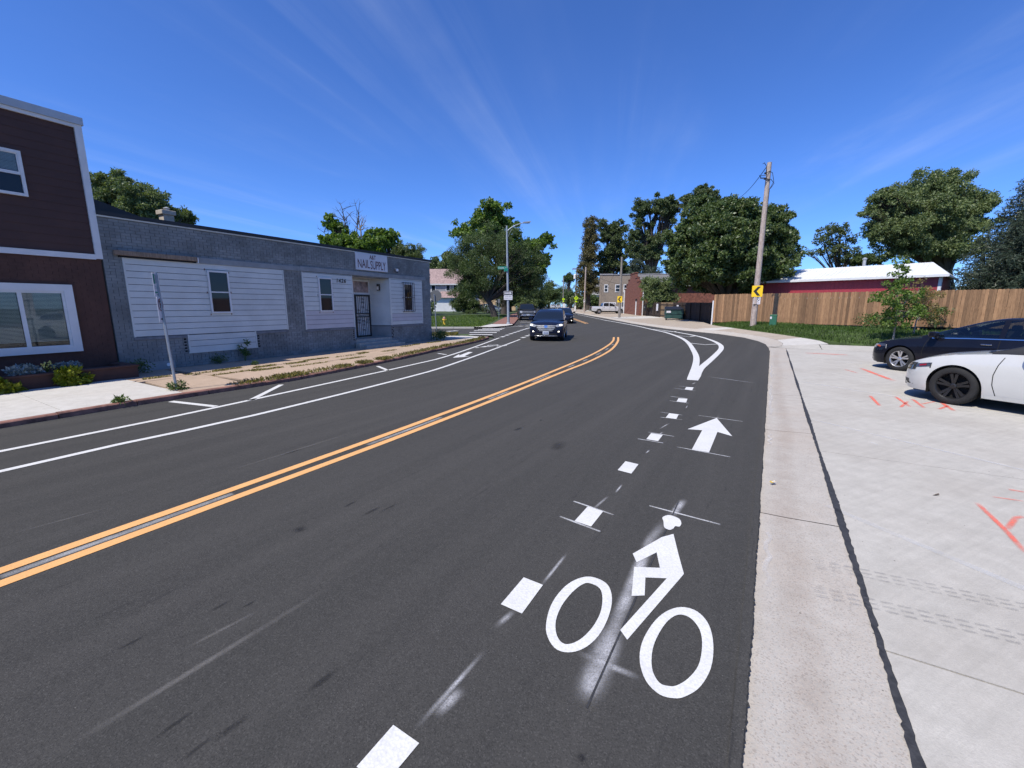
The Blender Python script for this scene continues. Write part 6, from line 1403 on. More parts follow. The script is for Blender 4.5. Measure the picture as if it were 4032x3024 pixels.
# two further poles
b_ = A(2217, 1214, 150.0); t = thing('utility_pole', 'slim far pole carrying a small lime crossing sign', 'pole', b_); tp = A(2219, 1093, 150) - b_; m = MB(); m.tube([(0, 0, -.3), tuple(tp)], [.20, .15], 8); m.build('shaft', 'polewood2', t, True, 60); p_ = A(2218, 1178, 150) - b_; ped_sign(t, (p_.x, p_.y - .22, p_.z)); pole5 = b_ + tp
b_ = A(2224, 1214, 175.0); t = thing('utility_pole', 'farthest pole with a crossarm and small green street sign', 'pole', b_); tp = A(2227, 1117, 175) - b_; m = MB(); m.tube([(0, 0, -.3), tuple(tp)], [.20, .15], 8); m.build('shaft', 'polewood2', t, True, 60); m = MB(); m.box(tp.x - .9, tp.x + .9, tp.y - .06, tp.y + .06, tp.z - .15, tp.z - .03); m.build('crossarm', 'polewood2', t); q = A(2225.5, 1163, 175) - b_; m = MB(); m.box(q.x - .55, q.x + .55, q.y - .25, q.y - .22, q.z - .14, q.z + .14); m.build('street_name_sign', 'signgreen', t)
# crossing sign on the left side of the street
b_ = A(2084, 1206, 150.0); b_.z = zroad(150) + .05; t = thing('crossing_sign_post', 'lime crossing sign behind the black pickup on the left', 'sign', b_); q = A(2084, 1192, 150) - b_; m = MB(); m.tube([(0, 0, -.1), (q.x, q.y, q.z + .3)], .05, 6); m.build('post', 'galv', t); ped_sign(t, (q.x, q.y - .06, q.z))
b_ = A(2109, 1212, 140.0); t = thing('street_name_post', 'far street name sign on a thin post left of the blue car', 'sign', b_); q = A(2110.5, 1190, 140) - b_; m = MB(); m.tube([(0, 0, -.1), (q.x, q.y, q.z)], .05, 6); m.build('post', 'galv', t); m = MB(); m.box(q.x - .45, q.x + .45, q.y - .03, q.y, q.z - .28, q.z - .08); m.build('name_blade', 'signgreen', t); m = MB(); m.box(q.x - .02, q.x + .02, q.y - .45, q.y + .45, q.z + .0, q.z + .2); m.build('name_blade', 'signgreen', t)
b_ = A(2152.5, 1205, 205.0); b_.z = zroad(205); t = thing('street_light', 'far street light with an arm over the road', 'street light', b_); q = A(2153, 1160, 205) - b_; q2 = A(2168, 1159, 205) - b_; m = MB(); m.tube([(0, 0, -.1), tuple(q)], [.13, .1], 8); m.build('pole', 'galv', t); m = MB(); m.tube([tuple(q), tuple(q.lerp(q2, .5) + Vector((0, 0, .5))), tuple(q2)], .07, 6); m.build('arm', 'galv', t); m = MB(); m.bbox(q2.x, q2.x + .9, q2.y - .2, q2.y + .2, q2.z - .1, q2.z + .08, .03); m.build('lamp_head', 'galv', t)
# lamp post at the corner with its signs
b_ = Vector((-.33, 39.6, zroad(39.6) + .1)); t = thing('street_lamp', 'tall grey street lamp at the corner with one-way and street name signs', 'street lamp', b_); tp = A(1995.5, 893, 39.6) - b_
m = MB(); m.tube([tuple(tp * (i / 8)) for i in range(9)], [.125 - .055 * i / 8 for i in range(9)], 14); m.build('pole', 'greypost', t, True, 60); m = MB(); m.lathe([(.2, -.05), (.2, .04), (.16, .12), (.135, .13)], 14); m.build('base', 'greypost', t, True); m = MB(); m.lathe([(.075, 0), (.075, .06), (.02, .1)], 10, 'z', tuple(tp)); m.build('finial', 'greypost', t, True)
P_ = [A(x, y, 39.6) - b_ for x, y in ((1998, 909), (2012, 897), (2030, 887), (2050, 880), (2066, 876.5))]; m = MB(); m.tube([tuple(q) for q in P_], [.05, .045, .04, .035, .03], 8); m.build('arm', 'greypost', t, True); m = MB(); m.tube([tuple(A(2001, 932, 39.6) - b_), tuple(A(2006, 918, 39.6) - b_), tuple(A(2015, 902, 39.6) - b_)], .012, 5); m.build('arm_brace', 'greypost', t)
q = P_[-1]; m = MB(); m.add([(q.x - .15, q.y - .12, q.z + .05), (q.x + .55, q.y - .1, q.z + .12), (q.x + .55, q.y + .1, q.z + .12), (q.x - .15, q.y + .12, q.z + .05), (q.x - .15, q.y - .12, q.z - .06), (q.x + .5, q.y - .1, q.z + .02), (q.x + .5, q.y + .1, q.z + .02), (q.x - .15, q.y + .12, q.z - .06)], [(0, 1, 2, 3), (7, 6, 5, 4), (0, 4, 5, 1), (1, 5, 6, 2), (2, 6, 7, 3), (3, 7, 4, 0)]); m.build('lamp_head', 'greypost', t); m = MB(); m.box(q.x + .0, q.x + .45, q.y - .08, q.y + .08, q.z - .065, q.z - .03); m.build('lamp_lens', 'lens', t)
q = A(1979, 1055, 39.6) - b_; s1 = sign_plate(t, 'street_name_sign', rplate(.86, .25, .02), 'signgreen', (q.x, q.y - .12, q.z), R(-4)); stext(s1, 'Charles', .20, 'signface', -.13, 0, sx=.9); stext(s1, 'St', .12, 'signface', .31, .02); q = A(1990, 1064, 39.6) - b_; s1 = sign_plate(t, 'street_name_sign', rplate(.7, .2, .02), 'signgreen', (q.x + .05, q.y - .05, q.z), R(-62))
q = A(2001, 1160, 39.6) - b_; s1 = sign_plate(t, 'one_way_sign', rplate(.78, .36, .03), 'signface', (q.x, q.y - .13, q.z + .13), 0); mark(s1, rplate(.74, .30, .02), 'black'); m = MB(); mark(s1, [(-.33, -.07), (.15, -.07), (.15, -.125), (.33, 0), (.15, .125), (.15, .07), (-.33, .07)], 'signface', -.0115); stext(s1, 'ONE WAY', .11, 'black', -.07, 0, -.0135)
s2 = sign_plate(t, 'hours_sign', rplate(.78, .40, .03), 'signface', (q.x, q.y - .13, q.z - .27), 0); stext(s2, '3-6 PM  4-6 PM', .095, 'black', 0, .08); stext(s2, 'SCHOOL  DAYS', .095, 'black', 0, -.08)
# small sign on a post by the lamp
b_ = Vector((-1.55, 51.5, zroad(51) + .12)); t = thing('small_sign_post', 'thin grey post with a small blank sign back left of the lamp', 'sign', b_); m = MB(); m.tube([(0, 0, -.1), (0, 0, 2.35)], .03, 6); m.build('post', 'galv', t); sign_plate(t, 'sign_plate', rplate(.30, .46, .03), 'signback', (0, -.04, 2.12), 0)
# stop sign seen from behind
b_ = A(1719, 1301, 29.5); b_.z = .06; t = thing('stop_sign', 'stop sign seen from behind on a thin post past the nail shop', 'sign', b_); tq = A(1709, 1158, 29.5) - b_
m = MB(); m.tube([(0, 0, -.1), tuple(tq)], .033, 6); m.build('post', 'galv', t); q = A(1714, 1160, 29.5) - b_; r_ = .41; oc = [(r_ * math.cos(R(22.5 + 45 * k)), r_ * math.sin(R(22.5 + 45 * k))) for k in range(8)]; sign_plate(t, 'octagon', oc, 'signback', (q.x + .02, q.y + .06, q.z - .08), R(6))
# hydrant
b_ = GR(1750, 1283.5); b_.z = zroad(b_.y) + .1; t = thing('fire_hydrant', 'yellow fire hydrant with a faded reddish top on the corner grass', 'hydrant', b_); k_ = 1.0
m = MB(); m.lathe([(.17, 0), (.17, .05), (.11, .07), (.10, .38), (.12, .40)], 16); m.build('barrel', 'hydyellow', t, True); m = MB(); m.lathe([(.15, .40), (.15, .44), (.125, .46), (.12, .52)], 16); m.build('flange', 'hydyellow', t, True); m = MB(); m.lathe([(.135, .52), (.125, .60), (.08, .67), (.03, .69), (.03, .73), (.01, .74)], 16); m.build('bonnet', 'hydred', t, True)
for a in (0, 180): m = MB(); m.lathe([(.06, .09), (.06, .17), (.05, .18)], 10, 'x' if True else 'y', (0, 0, .46)); o = m.build('side_nozzle', 'hydyellow', t, True, rot=(0, 0, R(a)))
m = MB(); m.lathe([(.075, -.09), (.075, -.19), (.06, -.2)], 10, 'y', (0, 0, .42)); m.build('front_nozzle', 'hydyellow', t, True)
# dumpster
b_ = Vector((17.0, 45.5, zroad(45) + .24)); t = thing('dumpster', 'dark green wheeled dumpster with black lid before the dark fence', 'dumpster', b_, R(-14))
m = MB(); m.add([(-.85, -.62, .16), (.85, -.62, .16), (.85, .55, .16), (-.85, .55, .16), (-.88, -.62, 1.06), (.88, -.62, 1.06), (.88, .62, 1.32), (-.88, .62, 1.32)], [(3, 2, 1, 0), (0, 1, 5, 4), (1, 2, 6, 5), (2, 3, 7, 6), (3, 0, 4, 7)]); m.build('bin', 'bingreen', t)
for z0 in (.18, .62, 1.0): m = MB(); m.box(-.9, .9, -.66, -.621, z0, z0 + .07); m.build('rib', 'bingreen', t)
for x in (-.93, .86): m = MB(); m.box(x, x + .07, -.5, .45, .62, .74); m.build('fork_pocket', 'bingreen', t)
m = MB(); m.add([(-.9, -.68, 1.07), (.9, -.68, 1.07), (.9, .64, 1.35), (-.9, .64, 1.35), (-.9, -.68, 1.11), (.9, -.68, 1.11), (.9, .64, 1.40), (-.9, .64, 1.40), (-.9, 0, 1.28), (.9, 0, 1.28)], [(0, 1, 5, 4), (4, 5, 9, 8), (8, 9, 6, 7), (2, 3, 7, 6), (0, 4, 8, 7, 3), (1, 2, 6, 9, 5), (0, 3, 2, 1)]); m.build('lid', 'black', t)
for x in (-.7, .7):
    for y in (-.45, .4): m = MB(); m.lathe([(.02, -.03), (.08, -.03), (.08, .03), (.02, .03)], 12, 'x', (x, y, .08)); m.build('caster', 'tyre', t, True)
m = MB(); m.box(-.78, -.35, -.664, -.661, .75, .95); m.build('faded_sticker', 'signface', t)
# ------------------------------------------------------------------ fences
def fence(name, label, a, b, z0f, h, mat, w=.14, dog=True, post=2.4, gap=.006, backrail=True, alt=None, seed=1):
    a, b = Vector(a), Vector(b); d = Vector((b.x - a.x, b.y - a.y, 0)); L = d.length; rz = math.atan2(d.y, d.x); t = thing(name, label, 'fence', (a.x, a.y, 0), rz); rf = random.Random(seed); n = int(L / w)
    base = MB(); c_ = .03 if dog else 0.0; ww = w - gap
    base.prism([(0, 0), (ww, 0), (ww, h - c_), (ww - c_, h), (c_, h), (0, h - c_)] if dog else [(0, 0), (ww, 0), (ww, h), (0, h)], lambda u, v, dd: (u, dd, v), 0, .018); me = {mat: base.mesh('picket', mat)}
    for i in range(n):
        mt = mat
        if alt and alt[0] < i / n < alt[1]: mt = alt[2]
        if mt not in me: me[mt] = base.mesh('picket', mt)
        zz = z0f(i / n) + rf.uniform(-.012, .012); link('picket', me[mt], t, (i * w, rf.uniform(-.004, .004), zz), (0, rf.uniform(-.004, .004), rf.uniform(-.02, .02)))
    if backrail:
        for hz in (.25, h * .5, h - .3):
            m = MB(); z_a, z_b = z0f(0) + hz, z0f(1) + hz; m.add([(0, .02, z_a), (L, .02, z_b), (L, .06, z_b), (0, .06, z_a), (0, .02, z_a + .09), (L, .02, z_b + .09), (L, .06, z_b + .09), (0, .06, z_a + .09)], [(0, 1, 5, 4), (1, 2, 6, 5), (2, 3, 7, 6), (3, 0, 4, 7), (4, 5, 6, 7)]); m.build('rail', mat, t)
        k = 0.0
        while k < L: m = MB(); m.box(k, k + .09, .061, .15, z0f(k / L) - .3, z0f(k / L) + h - .08); m.build('post', mat, t); k += post
    return t
zt = lambda u: .555 + .03 * u
t = fence('wooden_fence', 'tall brown cedar picket fence along the grass bank', FL0, FL0 + FD * 36, zt, 2.17, 'fence_tan', .15, seed=3)
m = MB(); m.box(-.10, -.005, -.05, .06, .2, 2.25); m.build('end_post', 'trim', t)
zd_ = lambda u: .55 - .26 * (1 - u) if False else .30 + .25 * u
t = fence('dark_fence', 'low dark brown picket fence with one pale section behind the dumpster', (17.85, 38.6, 0), (18.45, 62.0, 0), zd_, 1.83, 'fence_dark', .145, False, alt=(.43, .62, 'fence_new'), seed=5)
for (px_, py_, w_, h_) in ((2587, 1210, .55, .85), (2666, 1213, .5, .65)):
    q = A(px_, py_, 46.9 if px_ > 2600 else 54); b_ = Vector((17.93 if px_ > 2600 else 18.1, q.y, q.z)); tt = thing('paper_notice', 'white notice on the dark fence above the dumpster' if px_ > 2600 else 'white notice on the dark fence left of the pale section', 'notice', b_, R(-90)); m = MB(); m.box(-h_ / 2 * .8, h_ / 2 * .8, -.02, -.005, -h_ / 2, h_ / 2); m.build('board', 'signface', tt)
b_ = Vector((18.05, 58.5, 1.55)); tt = thing('letter_box', 'small black letter box on the dark fence near the brick building', 'mailbox', b_, R(-90)); m = MB(); m.bbox(-.3, .3, -.16, -.02, -.38, .38, .03); m.build('box', 'black', tt); m = MB(); m.box(-.2, .2, -.165, -.161, .1, .2); m.build('flap', 'galv', tt)
# ------------------------------------------------------------------ red barn behind the fence
t = thing('red_barn', 'long dark red metal barn with a white metal roof behind the fence', 'barn', (30.4, 31.0, .5), math.atan2(.75, -.66)); Lb, Wb, He, Hr = 14.5, 8.0, 3.5, 4.68     # local x runs away from us along the wall, y to the front
m = MB(); m.box(0, Lb, -Wb, 0, 0, He - .02); m.build('wall', 'barnred', t)
k = .2; rib = MB().box(0, .03, 0, .02, 0, He - .05).mesh('wall_rib', 'barnred')
while k < Lb: link('wall_rib', rib, t, (k, .001, 0)); k += .3
def hip(x, y, lift=0.0): return (x, y, He + (Hr - He) * min(1, max(0, min((.35 - y) / (Wb / 2 + .35), (y + Wb + .35) / (Wb / 2 + .35), (x + .35) / 2.2))) + lift)
m = MB(); e = .35; ridge0 = (1.3 - e, -Wb / 2, Hr); ridge1 = (Lb + e, -Wb / 2, Hr)
m.add([(-e, e, He), (Lb + e, e, He), (Lb + e, -Wb - e, He), (-e, -Wb - e, He), ridge0, ridge1], [(0, 1, 5, 4), (2, 3, 4, 5), (3, 0, 4), (1, 2, 5)]); m.build('roof', 'barnroof', t)
n_ = 44
for i in range(n_):
    x = ridge0[0] + .1 + (Lb + e - ridge0[0] - .1) * i / n_; m = MB(); nn = .03; m.add([(x, e, He + .005), (x + nn, e, He + .03), (x + 2 * nn, e, He + .005), (x, -Wb / 2, Hr + .005), (x + nn, -Wb / 2, Hr + .03), (x + 2 * nn, -Wb / 2, Hr + .005)], [(0, 1, 4, 3), (1, 2, 5, 4)]); m.build('roof_rib', 'barnroof', t)
m = MB(); m.box(-e, Lb + e, e, e + .12, He - .16, He + .01); m.build('gutter', 'trim', t); m = MB(); m.box(-e - .02, -e + .08, -Wb - e, e, He - .14, He); m.build('fascia', 'trim', t); m = MB(); m.box(-.02, .16, -.02, .03, 0, He - .16); m.box(-.03, .0, -.16, .03, 0, He - .16); m.build('corner_trim', 'trim', t); m = MB(); m.box(3.2, 9.5, .03, 1.6, 1.9, 2.0); m.build('lean_to_roof', 'metaltrim', t)
m = MB(); m.tube([(5.2, -Wb / 2, Hr - .2), (5.2, -Wb / 2, Hr + .55)], .12, 10); m.lathe([(.17, .55), (.17, .62), (.02, .7)], 10, 'z', (5.2, -Wb / 2, Hr)); m.build('roof_vent', 'metaltrim', t)
# ------------------------------------------------------------------ brick garage with stepped gable
P1, P2 = Vector((17.75, 60.5, 0)), Vector((18.75, 72.2, 0)); dd = (P2 - P1); Lg = dd.length; t = thing('brick_garage', 'red brick building with stepped gable front and grey shingle roof', 'building', (P1.x, P1.y, .5), math.atan2(dd.y, dd.x))   # local x along front, -y into plot
zz = lambda s, h: h
steps = [(0, 4.05), (.9, 4.05), (.9, 4.75), (2.3, 4.75), (2.3, 5.35), (3.9, 5.35), (3.9, 6.1), (7.85, 6.1), (7.85, 5.35), (9.45, 5.35), (9.45, 4.75), (10.85, 4.75), (10.85, 4.05), (Lg, 4.05), (Lg, -.4), (0, -.4)]
m = MB(); m.prism(steps[::-1], lambda u, v, d: (u, d, v), -.35, 0); m.build('front_wall', 'redbrick', t)
for (a, b, z) in ((0, .9, 4.05), (.9, 2.3, 4.75), (2.3, 3.9, 5.35), (3.9, 7.85, 6.1), (7.85, 9.45, 5.35), (9.45, 10.85, 4.75), (10.85, Lg, 4.05)): m = MB(); m.box(a - .06, b + .06, -.40, .06, z + .001, z + .12); m.build('coping', 'redbrick', t)
m = MB(); m.box(.1, Lg - .1, -14, -.36, -.4, 4.2); m.build('side_walls', 'redbrick', t); m = MB(); mid_ = Lg / 2; m.add([(-.3, -.36, 4.15), (mid_, -.36, 6.0), (Lg + .3, -.36, 4.15), (-.3, -14.3, 4.15), (mid_, -14.3, 6.0), (Lg + .3, -14.3, 4.15)], [(0, 1, 4, 3), (1, 2, 5, 4), (3, 4, 5)]); m.build('roof', 'shingle', t)
m = MB(); m.box(-.38, -.25, -14.3, -.3, 4.05, 4.17); m.build('eave_gutter', 'trim', t); m = MB(); m.tube([(-.1, -.45, 4.05), (-.1, -.45, -.3)], .08, 8); m.build('downspout', 'trim', t); m = MB(); m.tube([(Lg + .1, .1, 4.0), (Lg + .1, .1, -.3)], .1, 8); m.build('downspout', 'trim', t); m = MB(); m.tube([(1.8, .09, 2.1), (1.8, .09, -.3)], .09, 8); m.build('vent_pipe', 'trim', t); m = MB(); m.box(1.65, 1.95, .0, .2, 2.1, 2.35); m.build('pipe_hood', 'black', t)
m = MB(); m.box(5.0, 5.7, -6.4, -5.7, 5.6, 6.45); m.build('chimney', 'camwhite', t)
rq = random.Random(9); bm_ = MB().box(0, .42, 0, .012, 0, .14).mesh('brick', 'redbrick')
for i in range(120):
    x, z = rq.uniform(.1, Lg - .6), round(rq.uniform(0, 25)) * .155; link('brick', bm_, t, (x, .001 + rq.uniform(0, .01), z))
# ------------------------------------------------------------------ taupe two-storey building
t = thing('taupe_building', 'two-storey taupe brick building with white windows behind the silver pickup', 'building', (16.15, 80.3, .6), R(-11)); Hb = 6.85
m = MB(); m.box(0, 13, 0, 14, -.4, Hb); m.build('wall', 'taupe', t); m = MB(); m.box(-.1, 2.2, -.1, 14.1, Hb + .001, Hb + .2); m.box(2.2, 13.1, -.1, 14.1, Hb + .001, Hb + .12); m.build('parapet_cap', 'housegrey', t)
for (a, b) in ((.75, 1.5), (2.72, 3.7), (4.2, 4.9)):
    w = frame4(t, 'window', 'trim', a, b, 3.75, 5.15, -.06, .0, .14); pbox(w, 'meeting_rail', 'trim', a + .14, b - .14, -.05, -.005, 4.40, 4.50); pbox(w, 'pane', 'darkglass', a + .14, b - .14, -.03, -.005, 3.89, 4.40); pbox(w, 'pane', 'darkglass', a + .14, b - .14, -.03, -.005, 4.50, 5.01); pbox(w, 'lintel', 'taupe', a - .05, b + .05, -.035, -.001, 5.152, 5.3)
bn = pbox(t, 'shop_banner', 'signface', .85, 3.0, -.05, -.002, 1.55, 1.95); rq = random.Random(3)
for i in range(7): pbox(bn, 'sign_mark', 'black', .95 + i * .29, .95 + i * .29 + rq.uniform(.06, .15), -.058, -.052, 1.6, 1.6 + rq.uniform(.15, .3))
w = frame4(t, 'door', 'trim', 4.0, 5.1, -.2, 2.1, -.05, 0, .1); pbox(w, 'pane', 'darkglass', 4.1, 5.0, -.03, -.005, -.1, 2.0)
m = MB(); m.box(-.02, .35, -.03, -.001, -.4, Hb - .02); m.build('corner_pier', 'taupe', t)
# ------------------------------------------------------------------ houses and walls further off
def gable_house(name, label, loc, rz, L, Wd, He, Hr, wall, roof, wins, cat='house', over=.4):
    t = thing(name, label, cat, loc, rz); m = MB(); m.box(0, L, 0, Wd, -.5, He); m.add([(0, 0, He), (0, Wd, He), (0, Wd / 2, Hr), (L, 0, He), (L, Wd, He), (L, Wd / 2, Hr)], [(0, 1, 2), (3, 5, 4)]); m.build('wall', wall, t)
    k = (Hr - He) / (Wd / 2); m = MB(); o = over; T = .14
    for dz in (0, T): m.v += [(-o, -o, He - o * k + dz + .02), (L + o, -o, He - o * k + dz + .02), (L + o, Wd / 2, Hr + dz + .02), (-o, Wd / 2, Hr + dz + .02), (L + o, Wd + o, He - o * k + dz + .02), (-o, Wd + o, He - o * k + dz + .02)]
    m.f += [(0, 1, 2, 3), (3, 2, 4, 5), (6, 9, 8, 7), (9, 11, 10, 8), (0, 6, 7, 1), (4, 10, 11, 5), (0, 3, 9, 6), (3, 5, 11, 9), (1, 7, 8, 2), (2, 8, 10, 4)]; m.build('roof', roof, t)
    m = MB(); m.box(-o, L + o, -o - .04, -o, He - o * k - .1, He - o * k + .14); m.build('fascia', 'trim', t)
    for (a, b, z0, z1) in wins: w = frame4(t, 'window', 'trim', a, b, z0, z1, -.07, 0, .12); pbox(w, 'pane', 'darkglass', a + .12, b - .12, -.04, -.01, z0 + .12, z1 - .12)
    return t
zl = zroad(95) + .25
wh_ = gable_house('white_house', 'large white house with reddish hipped roof behind the corner lawn', (-18.6, 95, zl), 0, 10.6, 9, 6.0, 9.2, 'housewhite', 'shinglered', [(1.0, 2.0, 4.2, 5.6), (4.2, 5.2, 4.3, 5.7), (5.8, 6.8, 4.3, 5.7), (8.5, 9.6, 4.3, 5.7), (.8, 1.7, 1.0, 2.6)])
m = MB(); m.box(2.2, 8.0, -2.6, -.01, -.3, 2.9); m.build('porch_room', 'housewhite', wh_); m = MB(); m.add([(1.7, -3.1, 2.85), (8.5, -3.1, 2.85), (8.5, .0, 2.95), (1.7, 0, 2.95), (3.2, -.1, 4.25), (7, -.1, 4.25)], [(0, 1, 5, 4), (0, 4, 3), (1, 2, 5)]); m.build('porch_roof', 'shinglered', wh_)
for (a, b) in ((5.6, 7.4),): w = frame4(wh_, 'window', 'trim', a, b, .6, 2.4, -2.68, -2.6, .12); pbox(w, 'pane', 'darkglass', a + .12, b - .12, -2.65, -2.61, .72, 2.28)
m = MB(); m.box(-.01, 10.61, -.012, -.003, 3.3, 5.95); m.build('shingled_upper_wall', 'housegrey', wh_)
m = MB(); m.box(2.1, 8.1, -2.72, -2.62, -.3, .0); m.build('porch_skirt', 'housegrey', wh_)
gable_house('tan_building', 'tan flat-walled building behind the parked white car', (-11.6, 112, zroad(112) + .2), 0, 12.5, 8, 4.8, 6.2, 'tanwall', 'shingle', [(2, 3.2, 1.2, 2.8), (7.5, 8.7, 1.2, 2.8)], 'building')
gable_house('white_cottage', 'white gabled house half hidden by trees left of the taupe building', (20.6, 118, 1.1), R(-8), 6.5, 8, 4.2, 7.2, 'housewhite', 'shingle', [(1, 2, 1.5, 3), (3.5, 4.5, 1.5, 3)])
m = MB(); m.box(0, 2.4, 0, .06, 0, 1.2); o = m.build('board_fence', 'fence_tan', None, loc=(18.2, 128, 1.0)); tag(o, 'short brown board fence far off under the trees', 'fence')
# sloped steps by the street light pole, bins and a trailer frame in the distance
t = thing('retaining_steps', 'pale concrete steps on the slope behind the street light pole', 'steps', (15.3, 92, zroad(92) + .15)); 
for i in range(5): m = MB(); m.box(i * .8, i * .8 + .8, 0, 1.6, -.2, .18 * (i + 1)); m.build('step', 'walk', t)
t = thing('trash_bin', 'black wheeled bin far down the right side walk', 'bin', A(2247, 1214, 128)); m = MB(); m.bbox(-.5, .5, -.4, .4, .0, 1.1, .05); m.build('body', 'black', t); m = MB(); m.bbox(-.55, .55, -.46, .44, 1.101, 1.2, .04); m.build('lid', 'black', t)
t = thing('white_bin', 'small white post box beside the far pole', 'box', A(2221.5, 1214, 140)); m = MB(); m.bbox(-.35, .35, -.3, .3, 0, 1.2, .06); m.build('body', 'camwhite', t); m = MB(); m.lathe([(.35, 1.2), (.3, 1.4), (.1, 1.5)], 12); m.build('dome', 'camwhite', t, True)
t = thing('wooden_rack', 'small open wooden rack on the lawn behind the young tree', 'rack', A(1888, 1228, 90)); 
for x in (-.8, .8): m = MB(); m.box(x - .06, x + .06, -.06, .06, -.1, 2.2); m.build('post', 'oldwood', t)
for z in (.9, 1.5, 2.1): m = MB(); m.box(-.74, .74, -.05, .05, z, z + .12); m.build('rail', 'oldwood', t)
# overhead wires further down the street
wire(A(2271, 1062, 100) + Vector((-.8, 0, 0)), pole5, 1.2, .02, 'far wire between the transformer pole and the slim pole'); wire(A(2307, 1056, 87), A(2271, 1062, 100), .5, .018, 'far wire from the street light pole to the transformer pole')
wire(A(2310, 1062, 87), A(2452, 1120, 66), .5, .02, 'wire crossing in front of the taupe building, upper'); wire(A(2310, 1066, 87), A(2455, 1155, 64), .6, .02, 'wire crossing in front of the taupe building, lower'); wire(A(2449, 1016, 55), A(2372, 1150, 80), .5, .016, 'wire sloping from the chevron pole to the taupe building')
# litter on the lot and gutter
t = thing('crushed_can', 'crushed yellow and white drink can in the gutter', 'litter', G(3043, 1900) + Vector((0, 0, .004)), R(20)); m = MB(); m.bbox(-.03, .03, -.016, .016, 0, .012, .004); m.build('can', 'hydyellow', t); m = MB(); m.box(-.01, .028, -.0165, -.0162, .002, .010); m.box(-.02, .025, -.012, .004, .0122, .0126); m.build('label_band', 'signface', t)
t = thing('dead_leaf', 'curled dark leaf lying on the concrete lot', 'litter', G(3685, 1950) + Vector((0, 0, .002)), R(10)); m = MB(); m.add([(-.04, 0, .0), (-.01, -.015, .012), (.03, -.008, .004), (.045, .01, .012), (.0, .014, .0)], [(0, 1, 4), (1, 2, 4), (2, 3, 4)]); m.build('blade', 'dirt', t)
# ------------------------------------------------------------------ trees
tree('catalpa_tree', 'tall bright green broad-leaved tree rising behind the big corner tree', A(1985, 1236, 74), [cl(1940, 850, 74, 70, 55, 900), cl(1905, 905, 74, 75, 50, 900), cl(1985, 900, 74, 60, 60, 900), cl(1820, 915, 73, 50, 38, 600), cl(1935, 825, 74, 28, 26, 250), cl(2040, 980, 74, 60, 55, 800), cl(2110, 980, 73, 60, 45, 700), cl(2150, 940, 73, 26, 22, 220), cl(2125, 1060, 73, 40, 50, 600), cl(1960, 990, 75, 90, 70, 1100), cl(1930, 800, 74, 13, 12, 90)], 'leaf_catalpa', 'bark', .42, 1.25, .45, .35, 10, 3, aspect=.8, subr=.36)
tree('locust_tree', 'big feathery dark tree at the corner beside the street lamp', GR(1947, 1249, .1), [cl(1860, 990, 60, 75, 70, 2600), cl(1930, 950, 62, 85, 60, 2600), cl(2020, 990, 60, 90, 75, 2800), cl(2090, 1040, 61, 60, 75, 2200), cl(1900, 1060, 58, 80, 70, 2600), cl(1990, 1080, 62, 95, 75, 3000), cl(1830, 1075, 60, 60, 60, 1800), cl(2060, 1120, 62, 80, 60, 2200), cl(1960, 1150, 66, 80, 45, 1800), cl(1800, 1020, 60, 45, 45, 1000), cl(2110, 1110, 64, 45, 50, 1200), cl(1870, 1130, 60, 60, 45, 1500)], 'leaf_locust', 'bark', .26, 1.0, .42, .22, 16, 5, aspect=.32, droop=.5, lean=(-1.0, 0))
tree('young_locust_tree', 'small feathery dark tree on the corner lawn before the white house', A(1842, 1237, 78), [cl(1850, 1130, 78, 50, 45, 1800), cl(1815, 1170, 77, 45, 45, 1600), cl(1870, 1190, 78, 50, 40, 1700), cl(1845, 1220, 77, 45, 22, 900), cl(1800, 1200, 77, 30, 30, 700)], 'leaf_locust', 'bark', .30, 1.0, .14, .3, 12, 6, aspect=.32, droop=.6)
tree('hazel_bush', 'leafy bush hiding the white house wall behind the stop sign', A(1702, 1222, 88), [cl(1702, 1205, 88, 14, 26, 500)], 'leaf_olive', 'bark', .25, 1, .06, .3, 8, 8, cat='bush')
# behind the shops
tree('elm_tree', 'feathery olive-green tree rising above the roof beside the brown building', Vector((-27, 30.5, 0)), [cl(410, 730, 32, 65, 45, 1800), cl(500, 760, 32, 80, 60, 2600), cl(580, 790, 32, 75, 50, 2300), cl(430, 810, 32, 80, 45, 2000), cl(540, 840, 32, 90, 40, 2200), cl(610, 835, 32, 55, 50, 1500), cl(470, 700, 32, 45, 22, 700), cl(700, 862, 33, 45, 32, 900), cl(735, 850, 33, 28, 25, 400)], 'leaf_olive', 'bark', .22, 1.1, .4, .35, 14, 11, aspect=.4, droop=.3)
tree('bare_tree', 'half-dead tree with bare branches above the nail shop roof', Vector((-21.5, 60, 0)), [cl(1292, 870, 60, 24, 26, 130), cl(1320, 900, 60, 22, 20, 110), cl(1340, 890, 60, 18, 18, 80)], 'leaf_catalpa', 'bark', .45, 1.0, .34, .55, 6, 12, aspect=.8, bare=[(A(1348, 825, 60), .19), (A(1412, 845, 60), .17), (A(1395, 905, 60), .14), (A(1275, 915, 60), .14), (A(1365, 870, 60), .14)])
w_ = thing('dead_tree', 'pale-trunked dead tree above the nail shop roof, right of the dark one', 'tree', Vector((-19.6, 62, 0))); m = MB(); b0 = Vector((-19.6, 62, 0)); rr_ = random.Random(4)
def twig(a, b, r0, r1, n=5): a, b = Vector(a), Vector(b); j = (b - a).length * .06; m.tube([tuple(a.lerp(b, i / n) + Vector((rr_.uniform(-j, j), 0, rr_.uniform(-j, j))) * (0 < i < n)) for i in range(n + 1)], [r0 + (r1 - r0) * i / n for i in range(n + 1)], 5)
